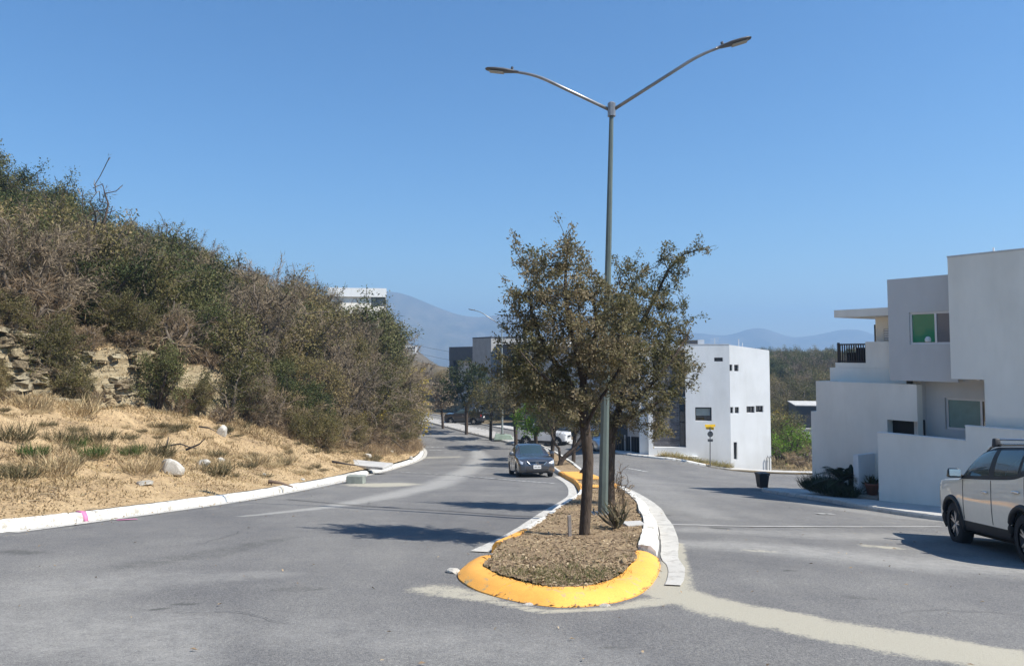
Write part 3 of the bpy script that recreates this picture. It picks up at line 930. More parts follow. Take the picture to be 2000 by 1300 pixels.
LF_YELL = leafmat('yellow autumn leaves', [(0.0, (0.14, 0.125, 0.02)), (0.4, (0.33, 0.25, 0.035)), (0.75, (0.50, 0.38, 0.06)), (1.0, (0.55, 0.44, 0.13))], 0.25, 0.35)
LF_GREEN = leafmat('fresh green leaves', [(0.0, (0.05, 0.10, 0.012)), (0.5, (0.11, 0.20, 0.02)), (1.0, (0.21, 0.31, 0.045))], 0.2, 0.4)
LF_STRAW = leafmat('straw', [(0.0, (0.20, 0.145, 0.085)), (0.4, (0.36, 0.268, 0.145)), (0.75, (0.50, 0.388, 0.215)), (1.0, (0.60, 0.495, 0.30))], 0.25, 0.25)
LF_BRUSH = leafmat('russet brush', [(0.0, (0.11, 0.07, 0.04)), (0.4, (0.21, 0.15, 0.09)), (0.75, (0.32, 0.235, 0.14)), (1.0, (0.42, 0.33, 0.20))], 0.3, 0.2)
LF_PALM = leafmat('sago fronds', [(0.0, (0.012, 0.025, 0.01)), (1.0, (0.04, 0.06, 0.02))], 0.2, 0.1, 0.45)

def tree_meshes(name, rg, root, att, step, kill, infl, tip, cap, leaf, leafm, barkm, up=0.15, seed=1, expo=2.3, iters=90, scale=1.0, sprig=(0.0, 3)):
    P, par = colonize(att, root, step, kill, infl, iters, up, seed)
    if sprig[0] > 0:                                  # thin shoots that stand out of the crown
        has = np.zeros(len(P), bool); has[par[par >= 0]] = True
        ctr = P.mean(0); ctr[2] -= 0.15 * np.ptp(P[:, 2]); newP, newpar = [], []
        for e in np.where(~has)[0]:
            if rg.random() > sprig[0]: continue
            d = norm(norm(P[e] - P[par[e]]) * .5 + norm(P[e] - ctr) * .8 + rg.normal(0, .25, 3) + np.array([0, 0, .12])); q = e; pos = P[e]
            for _ in range(int(rg.integers(1, sprig[1] + 1))):
                d = norm(d + rg.normal(0, .16, 3)); pos = pos + d * step
                newP.append(pos); newpar.append(q); q = len(P) + len(newP) - 1
        if newP: P = np.vstack([P, np.array(newP)]); par = np.concatenate([par, np.array(newpar)])
    r, kids = radii(par, tip, expo, cap)
    V, F = branch_mesh(P, par, r)
    tm = mesh_from(name + '_trunk', V * scale, F, [barkm], None, True)
    Vs, Fs, Ts, o = [], [], [], 0
    for kw in leaf:
        v, f, t = foliage(P, par, kids, r, rg, **kw)
        Vs.append(v); Fs.append(f + o); Ts.append(t); o += len(v)
    cm = mesh_from(name + '_crown', np.vstack(Vs) * scale, np.vstack(Fs), [leafm], None, False, {'tint': np.concatenate(Ts)})
    return tm, cm

def put_tree(name, tm, cm, loc, rz=0.0, label=None, cat='tree', group=None, scale=None, names=('trunk', 'crown')):
    t = thing(name, loc, rz, label, cat, group)
    if scale is not None: t.scale = scale if hasattr(scale, '__len__') else (scale,) * 3
    link(names[0], tm, t); link(names[1], cm, t)
    return t

def stems(pts):
    """a starting skeleton from hand-laid polylines: list of lists of points, each later line starts on (line, index)"""
    P = []; par = []; where = {}
    for li, (frm, line) in enumerate(pts):
        prev = -1 if frm is None else where[frm]
        for k, p in enumerate(line):
            P.append(p); par.append(prev); prev = len(P) - 1; where[(li, k)] = prev
    return P, par

# --- the two median trees beside the lamp post
rg = np.random.default_rng(11)
b1 = on_ground(1142, 1042, lambda x, y: zroad(x, y) + 0.14)
k1 = b1.y / FOC
def loc1(u, v, dy=0.0): return ((u - 1142) * k1, dy, (1042 - v) * k1)
root = stems([(None, [loc1(1141, 1046), loc1(1143, 1015), loc1(1147, 960), loc1(1150, 900, .03), loc1(1144, 840), loc1(1139, 795), loc1(1141, 750)]),
              ((0, 6), [loc1(1128, 700, -.1), loc1(1112, 640, -.2), loc1(1104, 580, -.25), loc1(1106, 530, -.2), loc1(1110, 490, -.2)]),
              ((0, 5), [loc1(1105, 735, .2), loc1(1070, 690, .3), loc1(1045, 630, .4), loc1(1035, 570, .4)]),
              ((0, 6), [loc1(1160, 700, .2), loc1(1172, 640, .3), loc1(1165, 580, .3)]),
              ((0, 5), [loc1(1090, 760, -.4), loc1(1045, 725, -.7), loc1(1015, 690, -.8)]),
              ((0, 4), [loc1(1165, 790, -.3), loc1(1185, 755, -.5), loc1(1210, 710, -.6)])])
E = lambda u, v, ru, rv, w, dy=0.0, ry=0.7: (loc1(u, v, dy), (ru * k1, ry, rv * k1), w)
att = blob(rg, 3000, [E(1080, 590, 75, 85, 5, 0, .9), E(1050, 690, 62, 60, 3, .2, .9), E(1140, 660, 70, 90, 4.5, 0, 1.0), E(1050, 520, 34, 42, 1.3, .2, .5), E(1108, 500, 26, 40, 1.0, -.2, .4),
                      E(1032, 640, 30, 60, 1.2, .1, .5), E(1190, 690, 54, 90, 5.4, -.35, .7), E(1205, 620, 36, 60, 2.2, -.25, .5), E(1030, 725, 50, 48, 2.0, 0, .7), E(1060, 765, 70, 48, 3.0, 0, .8), E(1120, 790, 60, 45, 1.8, 0, .9), E(1014, 700, 26, 30, .7), E(1150, 570, 45, 50, 1.6, .3, .7), E(1000, 580, 24, 10, .25, 0, .2), E(1150, 510, 20, 25, .4, 0, .2)])
tm, cm = tree_meshes('tree', rg, root, att, 0.11, 0.14, 0.9, 0.0034, 0.088, [dict(per=22, size=0.056, wid=0.42, spread=0.046, tipmax=0.016, along=0.6)], LF_OAK, BARK, 0.05, 21, 2.35, 110, 1.0, (0.5, 4))
put_tree('median_tree', tm, cm, b1, 0, 'sparse brown-green tree in front of the tall lamp post, nearest on the median', 'tree', 'trees on the median')

b2 = on_ground(1192, 985, lambda x, y: zroad(x, y) + 0.14)
k2_ = b2.y / FOC
def loc2(u, v, dy=0.0): return ((u - 1192) * k2_, dy, (985 - v) * k2_)
root = stems([(None, [loc2(1192, 990), loc2(1191, 950), loc2(1192, 900), loc2(1194, 860)]),
              ((0, 3), [loc2(1202, 830), loc2(1215, 790, .1), loc2(1228, 740, .2), loc2(1240, 690, .3), loc2(1262, 630, .3), loc2(1288, 580, .2), loc2(1310, 530, .1), loc2(1340, 500, 0), loc2(1372, 490, 0), loc2(1404, 482, 0)]),
              ((0, 3), [loc2(1188, 830, -.2), loc2(1184, 780, -.2), loc2(1190, 720, -.1), loc2(1200, 650, 0), loc2(1214, 580, 0)]),
              ((1, 1), [loc2(1245, 775, -.3), loc2(1280, 740, -.4), loc2(1312, 700, -.4), loc2(1340, 660, -.3)]),
              ((1, 0), [loc2(1230, 815, -.4), loc2(1265, 795, -.5), loc2(1300, 770, -.5)]),
              ((1, 6), [loc2(1302, 510, .1), loc2(1305, 480, .1)])])
E = lambda u, v, ru, rv, w, dy=0.0, ry=0.9: (loc2(u, v, dy), (ru * k2_, ry, rv * k2_), w)
att = blob(rg, 3000, [E(1240, 620, 75, 80, 5), E(1280, 700, 72, 80, 5), E(1200, 700, 70, 90, 3.5), E(1250, 790, 80, 62, 4), E(1305, 600, 40, 60, 1.6, .2, .6), E(1325, 520, 30, 28, .8, 0, .4),
                      E(1375, 492, 34, 12, .55, 0, .25), E(1302, 490, 10, 25, .3, 0, .2), E(1330, 640, 26, 40, .8, 0, .5), E(1325, 740, 30, 50, 1.2, 0, .6), E(1180, 800, 50, 50, 1.4), E(1235, 530, 34, 26, .8, 0, .5), E(1290, 840, 28, 18, .4)])
tm2, cm2 = tree_meshes('tree_b', rg, root, att, 0.14, 0.17, 1.1, 0.0042, 0.115, [dict(per=22, size=0.068, wid=0.42, spread=0.052, tipmax=0.02, along=0.6)], LF_OAK, BARK, 0.05, 22, 2.35, 110, 1.0, (0.5, 4))
put_tree('median_tree', tm2, cm2, b2, 0, 'leaning tree just behind the lamp post with one long limb reaching right', 'tree', 'trees on the median')

# --- a small library of street trees and shrubs, each shape shared by many plants
def street_tree(seed, h, rcrown, leafm, per=7, size=0.11, clear=1.6, n=700):
    rg = np.random.default_rng(seed)
    lean = rg.normal(0, 0.1, 2)
    root = stems([(None, [(0, 0, -0.1), (lean[0] * .3, lean[1] * .3, clear * .5), (lean[0], lean[1], clear)]),
                  ((0, 2), [(lean[0] + .3, .1, clear + .5), (lean[0] + .6, .2, clear + 1.0)]), ((0, 2), [(lean[0] - .3, -.1, clear + .5), (lean[0] - .55, -.2, clear + 1.1)])])
    cz = (h + clear) / 2
    ells = [((0, 0, cz), (rcrown * .75, rcrown * .75, (h - clear) / 2), 4)]
    for q in range(6):
        a = 2 * PI * q / 6 + rg.random(); rr = rcrown * rg.uniform(.4, .7)
        ells.append(((math.cos(a) * rr, math.sin(a) * rr, cz + rg.uniform(-.35, .3) * (h - clear)), (rcrown * rg.uniform(.3, .5),) * 2 + (rcrown * rg.uniform(.25, .45),), 1))
    att = blob(rg, n, ells)
    return tree_meshes('street_tree', rg, root, att, 0.24, 0.28, 1.5, 0.006, 0.11, [dict(per=per, size=size, wid=0.5, spread=0.10, tipmax=0.022, along=0.5)], leafm, BARK, 0.05, seed, 2.3, 60)

def shrub(seed, h, rad, leafm, barkm, per, size, wid, n=420, nst=6, spread=0.12, twig=None, step=0.26, along=0.5, low=0.15, sprig=(0.5, 3), cap=0.07):
    """many-stemmed scrub: several stems from the ground, an uneven crown"""
    rg = np.random.default_rng(seed)
    lines = []
    for q in range(nst):
        a = 2 * PI * q / nst + rg.random(); rr = rad * rg.uniform(0.1, 0.45)
        dx, dy = math.cos(a), math.sin(a); z = h * rg.uniform(.3, .5)
        lines.append((None, [(dx * .12, dy * .12, -.15), (dx * rr * .4, dy * rr * .4, z * .5), (dx * rr, dy * rr, z)]))
    root = stems(lines)
    ells = []
    for q in range(9):
        a = rg.random() * 2 * PI; rr = rad * rg.uniform(0.05, .75)
        ells.append(((math.cos(a) * rr, math.sin(a) * rr, h * rg.uniform(.35, .80)), (rad * rg.uniform(.25, .5), rad * rg.uniform(.25, .5), h * rg.uniform(.12, .28)), 1))
    ells.append(((0, 0, h * low + h * .2), (rad * .8, rad * .8, h * .25), 1.6))
    att = blob(rg, n, ells); att = att[att[:, 2] > 0.1]
    lf = [dict(per=per, size=size, wid=wid, spread=spread, tipmax=0.03, along=along)]
    if twig: lf.append(dict(per=twig[0], size=twig[1], wid=twig[2], spread=0.02, tipmax=0.03, along=1.2, tint=(0.0, 0.5)))
    return tree_meshes('shrub', rg, root, att, step, step * 1.1, 1.4, min(0.006, cap * .25), cap, lf, leafm, barkm, 0.12, seed, 2.2, 60, 1.0, sprig)

LIB = {
    'dark': [shrub(100 + i, 3.5, 1.9, LF_DARK, BARK, 24, 0.105, 0.5, n=520, spread=.15, twig=(2, .3, .05)) for i in range(3)],
    'olive': [shrub(120 + i, 3.4, 1.95, LF_OLIVE, BARK_G, 23, 0.10, 0.48, n=520, spread=.15, twig=(3, .32, .05)) for i in range(4)],
    'grey': [shrub(140 + i, 3.5, 1.9, LF_GREY, BARK_G, 17, 0.26, 0.05, n=620, spread=0.07, along=1.0, twig=(6, .09, .5)) for i in range(4)],
    'yellow': [shrub(160 + i, 2.6, 1.1, LF_YELL, BARK_G, 9, 0.13, 0.5, n=260) for i in range(2)],
    'brush': [shrub(170 + i, 1.25, 0.9, LF_BRUSH, BARK_G, 16, 0.26, 0.05, n=260, nst=8, spread=0.04, step=0.16, along=1.3, low=.05) for i in range(3)],
    'green': [shrub(180 + i, 2.4, 1.4, LF_GREEN, BARK, 13, 0.12, 0.5, n=300) for i in range(2)],
    'bare': [shrub(190 + i, 4.6, 1.6, LF_GREY, BARK, 3, 0.22, 0.07, n=260, nst=3, spread=0.03, along=1.2, step=0.3, low=.4) for i in range(2)],
}
KIND = {
    'dark': ('thorn_shrub', 'dense dark green shrub in the thicket on the hillside', 'shrub', 'dark green shrubs of the hillside thicket'),
    'olive': ('scrub_bush', 'olive brown leafy bush in the thicket on the hillside', 'bush', 'olive bushes of the hillside thicket'),
    'grey': ('bare_shrub', 'leafless grey brown shrub in the thicket on the hillside', 'shrub', 'leafless shrubs of the hillside thicket'),
    'brush': ('dry_brush', 'low russet dry brush at the foot of the hillside thicket', 'brush', 'dry brush along the hillside foot'),
    'bare': ('bare_tree', 'thin bare tree standing up out of the hillside thicket', 'tree', 'bare trees of the hillside thicket'),
}
def place(kind, x, y, z, sc, rg, name=None, label=None, cat=None, group=None):
    n_, l_, c_, g_ = KIND.get(kind, (None,) * 4)
    tm, cm = LIB[kind][rg.integers(len(LIB[kind]))]
    s = sc * rg.uniform(0.92, 1.08)
    return put_tree(name or n_, tm, cm, (x, y, z), rg.random() * 2 * PI, label or l_, cat or c_, group or g_, (s * rg.uniform(.9, 1.15), s * rg.uniform(.9, 1.15), s))

rg = np.random.default_rng(5)
cnt = {}
y = 21.0
while y < 84:
    s1 = float(cut_at(y)); rock = y < 33
    s = s1 + (1.7 if rock else 0.2)
    while s < s1 + 34:
        depth = s - s1
        yy = y + rg.uniform(-.8, .8); ss = s + rg.uniform(-.6, .6)
        sl_ = float(xk(yy + .5) - xk(yy - .5))
        xx = float(xk(yy)) - ss * math.sqrt(1 + sl_ * sl_)
        u = 1000 + FOC * xx / yy
        if -90 < u < 850 and yy < 86:
            z = float(zhill(xx, yy)) - 0.1
            nn = float(vnoise(xx, yy, 0.16)); p = rg.random()
            far = smooth(330, 560, u)          # more bare grey scrub towards the road bend
            if depth < 1.2 and not rock: kind = 'brush' if p < .55 else ('olive' if p < .8 else 'grey')
            elif rock and depth < 3.4: kind = 'brush'
            else:
                pg = 0.14 + 0.42 * float(far) * (0.4 + nn)
                kind = 'grey' if p < pg else ('bare' if p > 0.965 else ('dark' if nn + rg.normal(0, .18) > 0.52 else 'olive'))
            sc = {'brush': 1.15, 'bare': 1.0}.get(kind, 1.0) * (1.0 + 0.12 * min(depth, 3) / 3) * rg.choice([rg.uniform(.6, .9), rg.uniform(.9, 1.15), rg.uniform(1.15, 1.36)]) * (0.88 if yy > 55 and depth > 3 else 1)
            if cnt.get(kind, 0) < 290:
                cnt[kind] = cnt.get(kind, 0) + 1
                if yy < 33: zone = 'just above the rock face' if depth < 8 else 'high on the hill behind the rock face'
                elif yy < 50: zone = 'at the front of the thicket in the middle of the slope' if depth < 6 else ('inside the thicket in the middle of the slope' if depth < 16 else 'on the skyline of the hill')
                else: zone = 'at the thicket edge towards the road bend' if depth < 5 else 'on the crest that drops towards the road bend'
                look = {'dark': 'dense dark green shrub', 'olive': 'olive brown leafy bush', 'grey': 'leafless grey brown shrub', 'brush': 'low russet dry brush', 'bare': 'thin bare tree'}[kind]
                place(kind, xx, yy, z, sc, rg, None, look + ' ' + zone, None, look + ' plants ' + zone)
        s += 1.75 if depth < 6 else 2.3
    y += 1.9
print('hillside plants', cnt)
# ---------------------------------------------------------------- street lamps, sign, bin
M_POLE = plain('lamp post green paint', (0.105, 0.13, 0.115), 0.5, var=0.16, scale=2.5, bump=0.08, bscale=30)
M_GALV = plain('galvanised tube', (0.30, 0.29, 0.28), 0.42, 0.75, var=0.2, scale=6)
M_HEAD = plain('lamp housing grey', (0.11, 0.11, 0.115), 0.45, 0.2, var=0.1)
M_LENS = glassmat('lamp lens', (0.32, 0.31, 0.27), 0.12, 0.6)
def lamp_post(name, loc, k, pts, label, base_mat):
    """pts: base, top, and the two arms as pixel bearings on the plane of the post"""
    t = thing(name, loc, 0, label, 'street lamp', 'double armed street lamps on the median')
    bu, bv = pts['base']
    ca, sa = math.cos(R(9)), math.sin(R(9))
    def q(u, v, arm=0):
        x = (u - bu) * k; z = (bv - v) * k
        if not arm: return (x, 0, z)
        tx = (pts['top'][0] - bu) * k
        return (tx + (x - tx) * ca, -(x - tx) * sa, z)
    top = q(*pts['top'])
    MB().tube([(0, 0, -0.1), tuple(.5 * a for a in top), top], [0.105, 0.072, 0.045], 8).build('pole', base_mat, t)
    m = MB(); m.box(-.21, .21, -.21, .21, 0.0, 0.025)
    for sx in (-1, 1):
        for sy in (-1, 1): m.tube([(sx * .165, sy * .165, 0.02), (sx * .165, sy * .165, 0.09)], 0.016, 6)
    m.build('base_plate', M_GALV, t)
    c = MB(); c.tube([(top[0], 0, top[2] - .13), (top[0], 0, top[2] + .14)], 0.085, 8); c.tube([(top[0], 0, top[2] + .14), (top[0], 0, top[2] + .17)], [0.08, 0.05], 8)
    c.build('collar', M_GALV, t)
    for arm in ('left', 'right'):
        P = [q(u, v, 1) for u, v in pts[arm]]
        fine = [P[0]]
        for a, b, c_ in zip(P[:-2], P[1:-1], P[2:]):       # soften each bend
            a, b, c_ = map(Vector, (a, b, c_))
            for s in np.linspace(0, 1, 6):
                p0 = b + (a - b).normalized() * .35; p1 = b + (c_ - b).normalized() * .35
                fine.append(tuple((1 - s) ** 2 * p0 + 2 * s * (1 - s) * b + s * s * p1))
        fine.append(P[-1])
        MB().tube(fine, np.linspace(0.036, 0.027, len(fine)), 10).build('arm', M_GALV, t, True)
        e = Vector(P[-1]); d = (e - Vector(P[-2])).normalized(); d = Vector((d.x, d.y, d.z * .9)).normalized()
        h = MB(); L = 0.62
        prof = [(-.10, .035, .03), (0.0, .05, .045), (.10, .085, .05), (.22, .125, .055), (.42, .13, .05), (.56, .11, .04), (L, .06, .022)]
        side = d.cross(Vector((0, 0, 1))).normalized(); upv = side.cross(d).normalized()
        rows = []
        for s, w, th in prof:
            c0 = e + d * s
            rows.append([c0 + side * (w * math.cos(a)) + upv * (th * math.sin(a) * (1.0 if math.sin(a) > 0 else .55)) for a in np.linspace(0, 2 * PI, 14, endpoint=False)])
        n = 14; b0 = len(h.v)
        for r_ in rows: h.v += [tuple(p) for p in r_]
        for i in range(len(rows) - 1):
            for j in range(n):
                h.f.append([b0 + i * n + j, b0 + i * n + (j + 1) % n, b0 + (i + 1) * n + (j + 1) % n, b0 + (i + 1) * n + j]); h.m.append(0)
        h.f.append(list(range(b0, b0 + n))); h.m.append(0); h.f.append(list(range(b0 + (len(rows) - 1) * n, b0 + len(rows) * n))[::-1]); h.m.append(0)
        ho_ = h.build('lamp_head', M_HEAD, t, True)
        ln = MB(); cc = e + d * .38 - upv * .034
        ln.poly([cc + d * a + side * b_ - upv * z_ for z_ in (0, .012) for a, b_ in ((-.16, -.085), (.15, -.08), (.15, .08), (-.16, .085))], [(0, 1, 2, 3), (7, 6, 5, 4), (0, 4, 5, 1), (1, 5, 6, 2), (2, 6, 7, 3), (3, 7, 4, 0)])
        ln.build('lens', M_LENS, ho_)
        sk = MB(); cc = e + d * .05 + upv * .05
        sk.tube([cc, cc + upv * .05], 0.03, 8); sk.build('photocell', M_HEAD, ho_)
    return t
Lb = on_ground(1177, 1004, lambda x, y: zroad(x, y) + 0.14)
lamp_post('street_lamp', Lb, Lb.y / FOC, dict(base=(1177, 1004), top=(1200, 213), left=[(1196, 212), (1045, 131), (1004, 124)], right=[(1204, 212), (1374, 110), (1412, 99)]),
          'tall double armed street lamp on a green post behind the front median tree', M_POLE)
L2 = on_ground(981, 857, lambda x, y: zroad(x, y) + 0.15)
l2 = lamp_post('street_lamp', (L2.x, L2.y, L2.z + .45), L2.y / FOC, dict(base=(981, 850), top=(980, 640), left=[(979, 640), (938, 613), (926, 610)], right=[(981, 640), (1003, 627), (1010, 624)]),
               'smaller looking far street lamp standing on a green concrete footing up the road', plain('far lamp paint', (0.24, 0.27, 0.26), 0.5))
f = MB(); f.poly([(-.75, -.6, 0), (1.0, -.6, 0), (1.0, .6, 0), (-.75, .6, 0), (-.6, -.45, .5), (.75, -.45, .40), (.75, .45, .40), (-.6, .45, .5)], [(0, 3, 2, 1), (4, 5, 6, 7), (0, 1, 5, 4), (1, 2, 6, 5), (2, 3, 7, 6), (3, 0, 4, 7)])
tag(f.build('lamp_footing', plain('green footing', (0.20, 0.255, 0.205), 0.85, var=.2), None, False, .03, (L2.x, L2.y, L2.z - .02)), 'sloping green painted concrete footing under the far street lamp', 'footing')

# street name sign on the far pavement
M_STEEL = plain('sign post steel', (0.16, 0.16, 0.16), 0.5, 0.5)
M_SIGNB = plain('sign back grey', (0.07, 0.075, 0.08), 0.5, 0.3)
M_SIGNY = plain('yellow street plate', (0.80, 0.50, 0.02), 0.4, var=.08)
sx, sy = 12.75, 49.9
t = thing('street_sign', (sx, sy, float(zroad(sx, sy)) + .1), 0, 'street sign post with yellow name plates above a round dark sign back', 'street sign')
ks = sy / FOC
MB().tube([(0, 0, -.1), (0.03, 0, 77 * ks)], 0.032, 8).build('post', M_STEEL, t)
MB().cbox((.03, -.02, 77 * ks), (21 * ks, .02, 5 * ks), R(8)).build('name_plate', M_SIGNY, t)
MB().cbox((.03, .05, 72.0 * ks), (17 * ks, .02, 5 * ks), R(-42)).build('name_plate', M_SIGNY, t)
d = MB(); d.lathe([(0, -.055), (7.0 * ks * .8, -.055), (7.0 * ks * .8, -.04), (0, -.04)], 20, 'y', (.025, 0, 61 * ks)); d.build('sign_disc', M_SIGNB, t)
MB().cbox((.02, -.05, 49 * ks), (10 * ks, .015, 5 * ks)).build('lower_plate', M_SIGNB, t)

# black bin
M_BLACK = plain('black plastic', (0.018, 0.018, 0.02), 0.5, var=.2, bump=.1)
bp_ = on_ground(1489, 951, lambda x, y: zroad(x, y) + .118)
t = thing('trash_bin', bp_, R(8), 'black plastic bin standing at the pavement corner', 'bin')
kb = bp_.y / FOC
m = MB()
def taper(mb, w0, w1, z0, z1, mi=0):
    mb.poly([(-w0, -w0, z0), (w0, -w0, z0), (w0, w0, z0), (-w0, w0, z0), (-w1, -w1, z1), (w1, -w1, z1), (w1, w1, z1), (-w1, w1, z1)], [(0, 3, 2, 1), (4, 5, 6, 7), (0, 1, 5, 4), (1, 2, 6, 5), (2, 3, 7, 6), (3, 0, 4, 7)], mi)
taper(m, 7.6 * kb, 10 * kb, 0.0, 24 * kb); m.build('bin_body', M_BLACK, t, False, .012)
m = MB(); taper(m, 10.6 * kb, 11 * kb, 23.5 * kb, 28 * kb); m.build('rim', M_BLACK, t, False, .012)
m = MB(); m.tube([(-10 * kb, -10.9 * kb, 26 * kb), (-8 * kb, -11.5 * kb, 29 * kb), (-5 * kb, -11.5 * kb, 29.4 * kb), (-3 * kb, -10.9 * kb, 27.5 * kb)], .012, 6); m.build('handle', M_STEEL, t)
m = MB(); m.cbox((7 * kb, -11.1 * kb, 25 * kb), (3 * kb, .012, 2.4 * kb)); m.build('latch', M_STEEL, t)
# ---------------------------------------------------------------- buildings
M_WHITE = stucco('white render', (0.74, 0.75, 0.74))
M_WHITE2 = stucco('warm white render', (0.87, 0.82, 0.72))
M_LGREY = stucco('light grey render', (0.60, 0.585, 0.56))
M_DGREY = plain('dark grey cladding', (0.055, 0.058, 0.065), 0.7, var=.2, scale=1.2)
M_CGREY = plain('board marked concrete', (0.34, 0.34, 0.33), 0.85, var=.14, scale=1.0, bump=.2)
M_FRAMEW = plain('white aluminium frame', (0.66, 0.67, 0.68), 0.4, .2, var=.05)
M_FRAMED = plain('dark aluminium frame', (0.03, 0.03, 0.033), 0.4, .3, var=.1)
M_GREENG = glassmat('green reflecting glass', (0.015, 0.21, 0.105), 0.05, 0.45)
M_DARKG = glassmat('dark glass', (0.02, 0.024, 0.028), 0.04)
M_GREYG = glassmat('glass over grey curtain', (0.15, 0.155, 0.17), 0.08, 0.4)
M_TEALG = plain('blind behind glass', (0.14, 0.27, 0.26), 0.15, var=.1, scale=5)
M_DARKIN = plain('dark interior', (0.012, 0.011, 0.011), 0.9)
M_CLAD = [plain('charcoal cladding %d' % i, c, 0.6, var=.25, scale=5) for i, c in enumerate([(0.085, 0.08, 0.083), (0.115, 0.108, 0.112), (0.145, 0.137, 0.14), (0.07, 0.066, 0.07)])]

class Frame:
    """local frame of a building: ax runs along the facade to the right, ay into the building"""
    def __init__(s, origin, right):
        s.o = np.array(origin[:2], float); s.ax = norm(np.array(right, float)); s.ay = np.array([-s.ax[1], s.ax[0]])
        s.rot = math.atan2(s.ax[1], s.ax[0]); s.z = 0.0
    def at(s, u, v, p=0.0):
        r = ray(u, v); t = (s.o @ s.ay + p) / (r[:2] @ s.ay)
        q = r[:2] * t - s.o
        return float(q @ s.ax), EYE + r[2] * t
    def x(s, u, p, v=760): return s.at(u, v, p)[0]
    def zz(s, u, v, p): return s.at(u, v, p)[1]

def wall_grid(mb, x0, x1, z0, z1, y0, th, holes=(), mi=0):
    xs = sorted({x0, x1, *[max(x0, min(x1, h[i])) for h in holes for i in (0, 1)]})
    zs = sorted({z0, z1, *[max(z0, min(z1, h[i])) for h in holes for i in (2, 3)]})
    for a, b in zip(xs[:-1], xs[1:]):
        run = None
        for c, d in zip(zs[:-1], zs[1:]):
            if b - a < 1e-5 or d - c < 1e-5: continue
            mx, mz = (a + b) / 2, (c + d) / 2
            if any(h[0] < mx < h[1] and h[2] < mz < h[3] for h in holes):
                if run: mb.box(a, b, y0, y0 + th, run[0], run[1], mi); run = None
            else:
                run = (run[0], d) if run else (c, d)
        if run: mb.box(a, b, y0, y0 + th, run[0], run[1], mi)
    return mb

def window(parent, x0, x1, z0, z1, y, fm, pm, fw=0.05, split=(), depth=0.06, panes=None):
    """a window part: frame, with panes as its sub-parts"""
    m = MB()
    m.box(x0, x1, y, y + depth, z0, z0 + fw); m.box(x0, x1, y, y + depth, z1 - fw, z1)
    m.box(x0, x0 + fw, y, y + depth, z0 + fw, z1 - fw); m.box(x1 - fw, x1, y, y + depth, z0 + fw, z1 - fw)
    ed = [x0 + fw] + [x0 + (x1 - x0) * s for s in split] + [x1 - fw]
    for s in split:
        c = x0 + (x1 - x0) * s; m.box(c - fw / 2, c + fw / 2, y, y + depth, z0 + fw, z1 - fw)
    w = m.build('window', fm, parent)
    for i, (a, b) in enumerate(zip(ed[:-1], ed[1:])):
        g = MB().box(a + (fw / 2 if i else 0), b - (fw / 2 if i < len(ed) - 2 else 0), y + depth * .45, y + depth * .6, z0 + fw, z1 - fw)
        g.build('pane', (panes[i] if panes else pm), w)
    return w

# ---- the white house on the right
HF = Frame((11.55, 24.3), (0.531, -0.847))
gz = float(zroad(11.55, 24.3)) + .05
H = thing('modern_house', (HF.o[0], HF.o[1], 0), HF.rot, 'white modern house with stepped boxes and a cantilevered roof on the right', 'house')
FL = -5.2
def X(u, p, v=760): return HF.x(u, p, v)
def Zp(u, v, p): return HF.zz(u, v, p)
# boundary wall with its step
xs = X(1886, 0, 850)
z0w, z1w = Zp(1717, 845, 0), Zp(1886, 832, 0)
B = thing('boundary_wall', (HF.o[0], HF.o[1], 0), HF.rot, 'white stepped boundary wall along the pavement behind the white car', 'wall')
MB().box(X(1715, 0, 900), xs, 0, .16, FL, z0w).build('lower_wall', M_WHITE2, B)
MB().box(xs, xs + 9, -.003, .157, FL, z1w).build('upper_wall', M_WHITE2, B)
m = MB(); m.box(X(1715, 0, 900) - .01, xs - .01, -.012, .172, z0w, z0w + .03); m.box(xs - .01, xs + 9, -.014, .170, z1w, z1w + .03); m.build('coping', M_WHITE, B)
# F6: low front wall with dark slot
p6 = 1.15
x6a, x6b = X(1586, p6, 900), X(1791, p6, 780)
z6, z6n = Zp(1660, 746, p6), Zp(1590, 803, p6)
xn = X(1594, p6, 780)
slot = (X(1733, p6, 830), X(1792, p6, 835) - .001, Zp(1760, 851, p6) - .4, Zp(1760, 821, p6))
m = MB(); wall_grid(m, xn, x6b, FL, z6, p6, .3, [slot]); m.box(x6a, xn, p6, p6 + .3, FL, z6n)
m.box(x6a, x6a + .3, p6 + .3, p6 + 7, FL, z6n); m.box(xn, xn + .3, p6 + .3, p6 + 7, z6n, z6); m.box(x6a + .3, x6b - .1, p6 + .35, p6 + 7, z6 - .35, z6 - .05)
m.build('front_wall', M_WHITE2, H)
MB().box(slot[0] - .05, slot[1] + .05, p6 + .32, p6 + .36, slot[2] - .05, slot[3] + .05).build('dark_opening', M_DARKIN, H)
